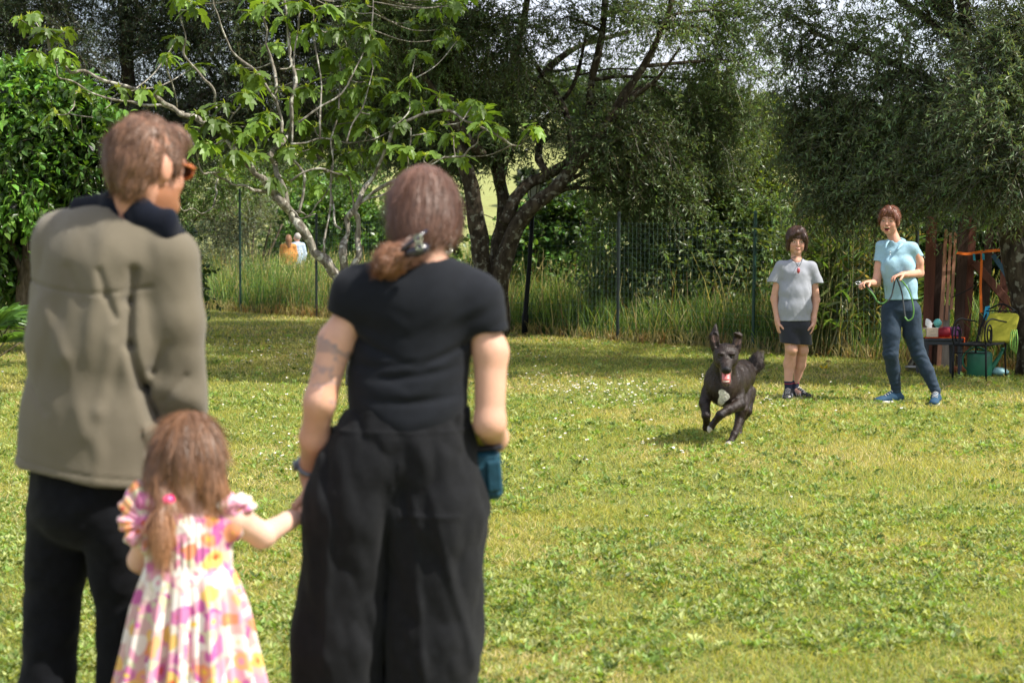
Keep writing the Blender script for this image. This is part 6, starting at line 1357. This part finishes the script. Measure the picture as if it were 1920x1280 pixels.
plank(1771, 1777, 430, 1756, 1764, 692, -.06, M_PINK, .018, name='slat'); plank(1780, 1785, 436, 1771, 1777, 600, -.06, M_PINK, .018, name='slat'); plank(1789, 1795, 436, 1781, 1786, 580, -.05, M_PINK, .018, name='slat')
plank(1764, 1781, 572, 1761, 1779, 692, -.02, M_GREY, name='board'); plank(1798, 1818, 395, 1786, 1803, 690, .02, M_DK, .03); plank(1817, 1832, 400, 1803, 1815, 690, .05, M_RED, .03)
plank(1848, 1863, 423, 1829, 1848, 690, .03, M_DK, point=.07); plank(1879, 1893, 430, 1868, 1884, 690, .05, M_RED, point=.07); plank(1899, 1909, 500, 1892, 1903, 690, .06, M_RED, point=.05)
plank(1916, 1930, 440, 1912, 1925, 690, .06, M_DK, point=.06); plank(1938, 1954, 435, 1935, 1950, 690, .05, M_RED, point=.06); plank(1962, 1978, 450, 1960, 1976, 690, .05, M_DK, point=.06)
t = TB(); a = at(1828, 481, Yp); b = at(1985, 482, Yp); t.box((np.array(a)+np.array(b))/2+[0, .10, 0], (b.x-a.x, .035, .06), None, .004); t.build('rail', M_DK, pf)
t = TB(); a = np.array(at(1826, 492, Yp))-[0, .02, 0]; b = np.array(at(1935, 620, Yp))-[0, .02, 0]; v = b-a; L_ = np.linalg.norm(v); M = Matrix.Rotation(-math.atan2(v[2], v[0]), 3, 'Y'); t.box((a+b)/2, (L_, .03, .085), M, .004); t.build('brace', M_RED, pf)
# straps tied on the planks
def ribbon(name, pts, w, mat, label, cat='strap', parent=None, wd=(0, 0, 1), part=None):
    P = smooth_path([(*p, .01) for p in pts], 6)[:, :3]; W = unit(A(wd))*w/2; N = np.array([0, .0015, 0])
    V = np.stack([P-W-N, P+W-N, P+W+N, P-W+N], 1); m_ = len(P); f = []
    for k in range(m_-1):
        for q in range(4): f.append((k*4+q, (k+1)*4+q, (k+1)*4+(q+1) % 4, k*4+(q+1) % 4))
    f += [(0, 1, 2, 3), ((m_-1)*4+3, (m_-1)*4+2, (m_-1)*4+1, (m_-1)*4)]
    o = mesh_np(name, V.reshape(-1, 3), np.array(f), mat, parent, smooth=False)
    if label: tag(o, label, cat)
    return o
M_OR = pmat('orange_webbing', (.80, .17, .02), .7, var=.12, scale=60); M_BL = pmat('blue_webbing', (.03, .075, .12), .7, var=.2); M_CY = pmat('cyan_cloth', (.03, .28, .42), .7, var=.2)
PT = lambda px, py, dy=-.12: A(at(px, py, Yp+dy))
ribbon('strap', [PT(1793, 474), PT(1815, 476), PT(1840, 472), PT(1875, 469), PT(1914, 467)], .028, M_OR, 'orange strap stretched level across the upright planks')
ribbon('strap', [PT(1841, 474, -.14), PT(1840, 500, -.14), PT(1838.5, 540, -.14), PT(1840, 586, -.14)], .026, M_OR, 'loose end of orange strap hanging straight down in front of the planks', wd=(1, 0, 0))
ribbon('strap', [PT(1862, 478, -.10), PT(1885, 512, -.10), PT(1902, 545, -.10), PT(1925, 590, -.10)], .05, M_BL, 'dark blue strap running diagonally down to the chair', wd=(.8, 0, .5))
ribbon('ribbon', [PT(1826, 476, -.15), PT(1827, 488, -.15)], .024, M_CY, 'light blue ribbon end left of the hanging orange strap', 'ribbon', wd=(1, 0, 0)); ribbon('ribbon', [PT(1843.5, 475, -.16), PT(1844, 487, -.16)], .026, M_CY, 'light blue ribbon end tied over the hanging orange strap', 'ribbon', wd=(1, 0, 0))
c_ = TB(); c_.tube([(*PT(1784, 558), .006), (*PT(1812, 545), .006), (*PT(1836, 530), .006)], 6, 4); tag(c_.build('rope', pmat('black_rope', (.015, .015, .015), .9), None, smooth=True), 'thin black rope sagging between pale slat and hanging orange strap', 'rope')
# ---------------------------------------------------------------- table and what stands on it
Yt = 16.7; TP = lambda px, py, dy=0: A(at(px, py, Yt+dy)); M_TB = pmat('dark_plastic', (.035, .04, .05), .5, var=.2, scale=15)
x0, x1 = TP(1743, 0)[0], TP(1817, 0)[0]; zt = TP(1780, 634)[2]
tb_ = empty('side_table', ((x0+x1)/2, Yt+.16, 0), 'small dark grey plastic side table covered by an orange cloth', 'table')
t = TB(); t.box(((x0+x1)/2, Yt+.17, zt-.012), (x1-x0, .40, .024), None, .006); t.build('tabletop', M_TB, tb_); t = TB(); t.box(((x0+x1)/2, Yt+.0, zt-.045), (x1-x0-.05, .02, .04), None, .003); t.build('apron', M_TB, tb_)
for lx in (x0+.025, x1-.025):
    for ly in (Yt+.0, Yt+.33): t = TB(); t.tube([(lx, ly, zt-.02, .027), (lx+(.0 if lx > x0+.1 else .0), ly, zt*.5, .022), (lx, ly, 0, .018)], 4, 1, flat=1.0); t.build('leg', M_TB, tb_)
def cloth(name, ctr, sx, sy, drop_r, drop_f, mat, label, seed=0):
    u, v = np.meshgrid(np.linspace(-1, 1, 50), np.linspace(-1, 1, 40), indexing='ij'); X = ctr[0]+u*sx; Y = ctr[1]+v*sy; Z = np.full_like(X, ctr[2]); xr = x1+.004
    over = np.clip(X-xr, 0, 9); X = np.where(over > 0, xr+.012*(1+np.sin(v*7)), X); Z = Z-over*1.0
    of = np.clip((Yt-.034)-Y, 0, 9); Y = np.where(of > 0, Yt-.040-.006*np.sin(u*14), Y); Z = Z-of
    Z = Z+.004*(fbm(u*5, v*5, 0, seed)); V = np.stack([X, Y, Z], -1).reshape(-1, 3); i, j = np.meshgrid(np.arange(49), np.arange(39), indexing='ij'); F = np.stack([i*40+j, (i+1)*40+j, (i+1)*40+j+1, i*40+j+1], -1).reshape(-1, 4)
    o = mesh_np(name, V, F, mat); md = o.modifiers.new('s', 'SOLIDIFY'); md.thickness = .003; return tag(o, label, 'cloth')
cloth('cloth', ((x0+x1)/2+.05, Yt+.155, zt+.006), .235, .185, 0, 0, pmat('orange_cloth', (.85, .12, .02), .8, var=.12, scale=30), 'bright orange cloth spread on the small table, hanging over its edge', 3)
tz = zt+.012
tis = empty('tissue_box', (TP(1757, 0)[0], Yt+.02, tz), 'cardboard tissue box with a white tissue sticking out, at the left of the table', 'tissue box')
t = TB(); t.box((TP(1757, 0)[0], Yt+.03, tz+.045), (.115, .11, .09), Matrix.Rotation(.15, 3, 'Z'), .003); t.build('box', pmat('printed_card', (.50, .40, .30), .7, var=.25, scale=45), tis)
S = Sdf([A((TP(1755, 0)[0], Yt+.03, tz+.13))], .09, .004); c0 = A((TP(1755, 0)[0], Yt+.03, tz+.09)); S.cone(c0, c0+[-.015, 0, .05], .022, .03, .02, ((0, 1, 0), .4)); S.cone(c0+[-.01, 0, .04], c0+[-.03, 0, .08], .018, .008, .02, ((0, 1, 0), .4)); S.cone(c0+[0, 0, .03], c0+[.03, 0, .045], .016, .010, .02, ((0, 1, 0), .4)); S.disp(wob(.012, 40, 20, 30, 3)); S.mesh('tissue', pmat('tissue_paper', (.75, .74, .74), .9), tis)
c = A((TP(1771.5, 0)[0], Yt+.06, TP(0, 606)[2])); t = TB(); t.lathe((c[0], c[1], tz), [(0, 0), (.035, 0), (.035, .02), (.02, .03), (.018, c[2]-tz-.03)], 16); t.lathe(c, [(0, -.042), (.020, -.037), (.036, -.021), (.042, 0), (.036, .021), (.020, .037), (0, .042)], 18)
tag(t.build('ball_jar', pmat('turquoise_plastic', (.12, .42, .38), .35, var=.2, scale=50), None, smooth=True), 'round turquoise ball shaped jar between tissue box and red pouch', 'jar')
t = TB(); c = A((TP(1781, 0)[0], Yt+.02, tz+.045)); t.tube([(c[0]-.06, c[1], c[2], .03), (c[0]-.045, c[1], c[2], .045), (c[0]+.05, c[1]+.01, c[2], .046), (c[0]+.065, c[1]+.01, c[2], .03)], 16, 3); tag(t.build('pouch', pmat('dark_red_fabric', (.22, .01, .02), .7, var=.3), None, smooth=True), 'dark red rolled pouch lying on the orange cloth', 'pouch')
t = TB(); c = A((TP(1793, 0)[0], Yt+.09, tz+.065)); t.tube([(c[0]-.05, c[1], c[2], .03), (c[0]+.05, c[1]+.02, c[2]-.01, .038)], 12, 2); tag(t.build('bag', pmat('magenta_fabric', (.48, .02, .16), .7, var=.25), None, smooth=True), 'magenta bag behind the dark red pouch', 'bag')
t = TB(); c = A((TP(1805, 0)[0], Yt+.04, tz+.05)); t.box(c, (.11, .10, .095), Matrix.Rotation(-.2, 3, 'Z'), .02); tag(t.build('case', pmat('purple_fabric', (.16, .05, .15), .7, var=.35), None), 'purple fabric case at the right end of the table', 'case')
t = TB(); c = A((TP(1743.5, 0)[0], Yt+.01, tz+.035)); t.tube([(c[0]+.012*math.cos(a), c[1]+.0, c[2]+.035*math.sin(a), .006) for a in np.linspace(0, 6.28, 17)], 6, 1); tag(t.build('rope_ring', pmat('lime_rubber', (.45, .55, .06), .5), None, smooth=True), 'lime green ring leaning on the tissue box', 'ring')
# ---------------------------------------------------------------- chair
Yc = 16.35; CP = lambda px, py, dy=0: A(at(px, py, Yc+dy))
ch_ = empty('garden_chair', tuple((CP(1865, 712)*[1, 1, 0])), 'black wrought iron garden chair with scrolled arms and yellow back cushion', 'chair')
g = lambda p: np.array([p[0], p[1], 0.])
FL, FR, BR, BLk = g(CP(1800, 0, -.02)), g(CP(1861, 0, -.10)), g(CP(1899, 0, .28)), g(CP(1843, 0, .36)); zs = CP(0, 646)[2]+0.0
up = lambda p, z: (p[0], p[1], z)
for p_, lean in ((FL, (-.01, -.02)), (FR, (.0, -.03))): t = TB(); t.tube([(*up(p_, zs), .010), (p_[0]+lean[0], p_[1]+lean[1], 0, .009)], 8, 1); t.build('leg', M_IRON, ch_, smooth=True)
bt = CP(0, 572)[2]
for p_, tp_ in ((BR, CP(1907, 585, .42)), (BLk, CP(1853, 580, .48))): t = TB(); t.tube([(p_[0]+.02, p_[1]+.05, 0, .009), (*up(p_, zs), .010), (*tp_, .009)], 8, 4); t.build('leg', M_IRON, ch_, smooth=True)
t = TB(); ring = [FL, FR, BR, BLk, FL]; t.tube([(*up(p, zs), .011) for p in ring], 8, 1)
for k in np.linspace(.1, .9, 9): a, b = FL*(1-k)+FR*k, BLk*(1-k)+BR*k; t.tube([(*up(a, zs), .005), (*up(b, zs), .005)], 6, 1)
for k in (.33, .66): a, b = FL*(1-k)+BLk*k, FR*(1-k)+BR*k; t.tube([(*up(a, zs), .005), (*up(b, zs), .005)], 6, 1)
a, b = FL*.98, FR; t.tube([(*up(FL, zs*.78), .006), (*up(FR, zs*.78), .006)], 6, 1); t.build('seat', M_IRON, ch_, smooth=True)
t = TB()
for zz in (.06, .30): a, b = CP(1849, 600, .46), CP(1903, 600, .40); t.tube([(a[0], a[1], zs+zz, .007), (b[0], b[1], zs+zz, .007)], 6, 1)
t.tube([(a[0], a[1], zs+.06, .006), (*CP(1880, 570, .46), .006)], 6, 1); t.tube([(*CP(1853, 580, .48), .009), (*CP(1880, 570, .46), .009), (*CP(1907, 585, .42), .009)], 8, 4); t.build('backrest', M_IRON, ch_, smooth=True)
def arm(f_, b_, zf, zb):
    t = TB(); d = b_-f_; P = lambda u, z: (*(f_+d*u)[:2], z, .008)
    sp = [P(.16+.13*math.cos(a)*(1-a/14), zs+.10+.10*math.sin(a)*(1-a/14)*1.0) for a in np.linspace(-2.2, 8.2, 26)][::-1]
    t.tube([P(.02, zs), P(-.06, zs+.08), P(.0, zs+.20), P(.25, zs+.245), P(.6, zs+.225), P(1.0, zs+.20)], 8, 4); t.tube(sp, 6, 1); t.build('armrest', M_IRON, ch_, smooth=True)
arm(FR, BR, 0, 0); arm(FL, BLk, 0, 0)
# cushion (rounded slab) leaning on the back
cu = [CP(1842, 645, .33), CP(1893, 646, .26), CP(1905, 588, .40), CP(1858, 586, .45)]; t = TB(); cc_ = sum(cu)/4; ex = (cu[1]-cu[0]); ey = (cu[3]-cu[0]); V = []; out = []
ww, hh = np.linalg.norm(ex), np.linalg.norm(ey); exu, eyu = ex/ww, ey/hh; nn = unit(np.cross(exu, eyu)); exu = unit(CP(1905, 0, .35)*[1, 1, 0]-CP(1856, 0, .42)*[1, 1, 0])
pts2 = []; rad = .055
W2, H2 = .150, .158
for cx_, cy_, a0 in ((W2-rad, H2-rad, 0), (-W2+rad, H2-rad, 90), (-W2+.02, -H2+.02, 180), (W2-.02, -H2+.02, 270)):
    rr2 = rad if a0 < 180 else .02
    for a in np.linspace(a0, a0+90, 8): pts2.append((cx_+rr2*math.cos(math.radians(a)), cy_+rr2*math.sin(math.radians(a))))
n_ = len(pts2); lay = ((.90, -.022), (.98, -.016), (1.0, 0), (.98, .016), (.90, .022)); eyn = unit(eyu)
for sc_2, off in lay:
    for (a, b) in pts2: V.append(cc_+exu*a*sc_2+eyn*b*sc_2+nn*off+np.array([0, -.03, .01]))
F4 = [(k*n_+q, k*n_+(q+1) % n_, (k+1)*n_+(q+1) % n_, (k+1)*n_+q) for k in range(4) for q in range(n_)]
c0 = cc_+nn*-.026+np.array([0, -.03, .01]); c1 = cc_+nn*.026+np.array([0, -.03, .01]); V += [c0, c1]; T = [(5*n_, (q+1) % n_, q) for q in range(n_)]+[(5*n_+1, 4*n_+q, 4*n_+(q+1) % n_) for q in range(n_)]
t.add(np.array(V), F4, T); t.build('cushion', pmat('yellow_fabric', (.38, .36, .035), .8, var=.08, scale=60, bump=.2, bscale=300), ch_, smooth=True)
ls = empty('leash', tuple(CP(1900, 625, .2)), 'light green leash bundled over the right arm of the garden chair', 'leash')
for k in range(3):
    t = TB(); x_ = 1898+4*k; t.tube([(*CP(x_, 618, .1), .006), (*CP(x_+2, 640, .09-.02*k), .006), (*CP(x_-1, 655+4*k, .09), .006), (*CP(x_-4, 645, .08), .006), (*CP(x_-2, 622, .09), .006)], 6, 4); t.build('loop', pmat('lime_webbing', (.20, .38, .08), .7), ls, smooth=True)
ribbon('cloth', [CP(1852, 574, .50), CP(1850, 585, .46), CP(1848, 600, .45)], .05, M_CY, 'turquoise cloth hanging on the left corner of the chair back', 'cloth', wd=(1, 0, .2))
# watering can, things on the ground
wc = empty('watering_can', tuple(CP(1838, 700, .45)*[1, 1, 0]), 'dark green plastic watering can standing under the yellow cushioned chair', 'watering can'); c = CP(1836, 700, .45)*[1, 1, 0]; M_GC = pmat('green_plastic', (.012, .13, .07), .45, var=.2, scale=10, spec=.5)
t = TB(); t.lathe(c, [(0, .004), (.115, .004), (.120, .02), (.124, .20), (.118, .235), (.09, .25), (.088, .243), (.03, .235)], 22); t.build('body', M_GC, wc, smooth=True)
t = TB(); t.tube([(*(c+[.10, 0, .06]), .030), (*(c+[.17, -.01, .16]), .022), (*(c+[.22, -.02, .26]), .016)], 10, 3); t.lathe(c+np.array([.225, -.02, .262]), [(.016, -.01), (.035, .018), (0, .024)], 12); t.build('spout', M_GC, wc, smooth=True)
t = TB(); t.tube([(*(c+[-.10, 0, .05]), .010), (*(c+[-.16, 0, .12]), .010), (*(c+[-.15, 0, .22]), .010), (*(c+[-.05, 0, .29]), .010), (*(c+[.06, 0, .26]), .010)], 8, 4); t.build('handle', M_GC, wc, smooth=True)
c = CP(1873, 692, .5)*[1, 1, 0]; t = TB(); t.lathe(c, [(0, .01), (.05, .005), (.095, .03), (.10, .05), (.06, .075), (.02, .085), (0, .086)], 18); tag(t.build('bowl', pmat('pale_blue_plastic', (.22, .40, .42), .5), None, smooth=True), 'pale blue plastic bowl turned over on the ground behind the watering can', 'bowl')
for k, (px, w_) in enumerate(((1790, 'left'), (1803, 'right'))):
    c = A(at(px, 692, 17.2))*[1, 1, 0]; t = TB(); S = Sdf([c+[0, 0, .04]], .09, .006); S.ell(c+[0, 0, .035], (.045, .04, .038), None); S.disp(wob(.012, 25, 25, 25, 7+k)); o = S.mesh('terracotta_pot', pmat('terracotta', (.32, .11, .05), .9, var=.3), None); o.name = 'terracotta_shard'; tag(o, 'small orange brown clay lump on the ground below the table, '+('beside its near leg' if k else 'behind its left leg'), 'clay lump')
dbw = on_ground(1716, 698); bw = TB(); bw.lathe((dbw.x, dbw.y, 0), [(0, .006), (.085, .004), (.105, .055), (.112, .060), (.106, .062), (.085, .014), (0, .012)], 24); tag(bw.build('dog_bowl', pmat('steel', (.45, .46, .46), .3, metal=.9, var=.1), None, smooth=True), 'shallow steel dog bowl on the grass left of the small table', 'bowl')
c = A(on_ground(1722, 690)); c[2] = 0; S = Sdf([c, c+[0, 0, .2]], .18, .008); S.ell(c+[0, 0, .05], (.11, .09, .10), None); S.ell(c+[.03, 0, .10], (.05, .05, .06), None); S.disp(wob(.03, 12, 12, 12, 9, 3)); tag(S.mesh('tree_stump', B_OLIVE, None), 'dark gnarled stump behind the steel dog bowl', 'stump')
# yellow fallen flower near the boy
c = A(on_ground(1546, 694)); t = TB(); 
for k in range(5): a = k*1.25; t.tube([(*(c+[0, 0, .015]), .004), (c[0]+.035*math.cos(a), c[1]+.03*math.sin(a), .03, .012), (c[0]+.06*math.cos(a), c[1]+.05*math.sin(a), .02+.012*k, .003)], 6, 2, flat=.3)
tag(t.build('flower', pmat('yellow_petal', (.70, .50, .02), .6), None, smooth=True), 'single yellow flower in the grass between boy and laughing woman', 'flower')
# dwarf palm at the left edge
pb = A(at(-45, 700, 15.0)); pb[2] = 0; pl_ = empty('dwarf_palm', tuple(pb), 'small fan palm with narrow green leaflets at the left edge of the lawn', 'palm'); parts = []; tp = TB(); pr = np.random.default_rng(8); Pq = []; Dq = []; Nq = []; Lq = []
tp.tube([(*pb, .07), (*(pb+[0, 0, .25]), .06)], 10, 2, .2); 
for k in range(16):
    a = k*.9+.2; el = pr.uniform(.3, 1.1); d = np.array([math.cos(a)*math.cos(el), math.sin(a)*math.cos(el), math.sin(el)]); L_ = pr.uniform(.35, .55); tip = pb+[0, 0, .22]+d*L_; tp.tube([(*(pb+[0, 0, .2]), .008), (*tip, .005)], 5, 1); s_ = unit(np.cross(d, [0, 0, 1.]))
    for q in np.linspace(-1.3, 1.3, 17): Pq.append(tip); Dq.append(d*math.cos(q)+s_*math.sin(q)+np.array([0, 0, -.12])); Nq.append(np.cross(s_, d)); Lq.append(pr.uniform(.26, .34))
V, F, kk = put_leaves(np.array(Pq), np.array(Dq), np.array(Nq), np.array(Lq), np.full(len(Lq), .022), LEAF2); tp.build('trunk', B_SHRUB, pl_, smooth=True); mesh_np('fronds', V, F, M_LEAF, pl_, col=np.repeat(np.array([.10, .20, .05])*pr.uniform(.6, 1.4, (len(Pq), 1)), kk, 0), smooth=False)
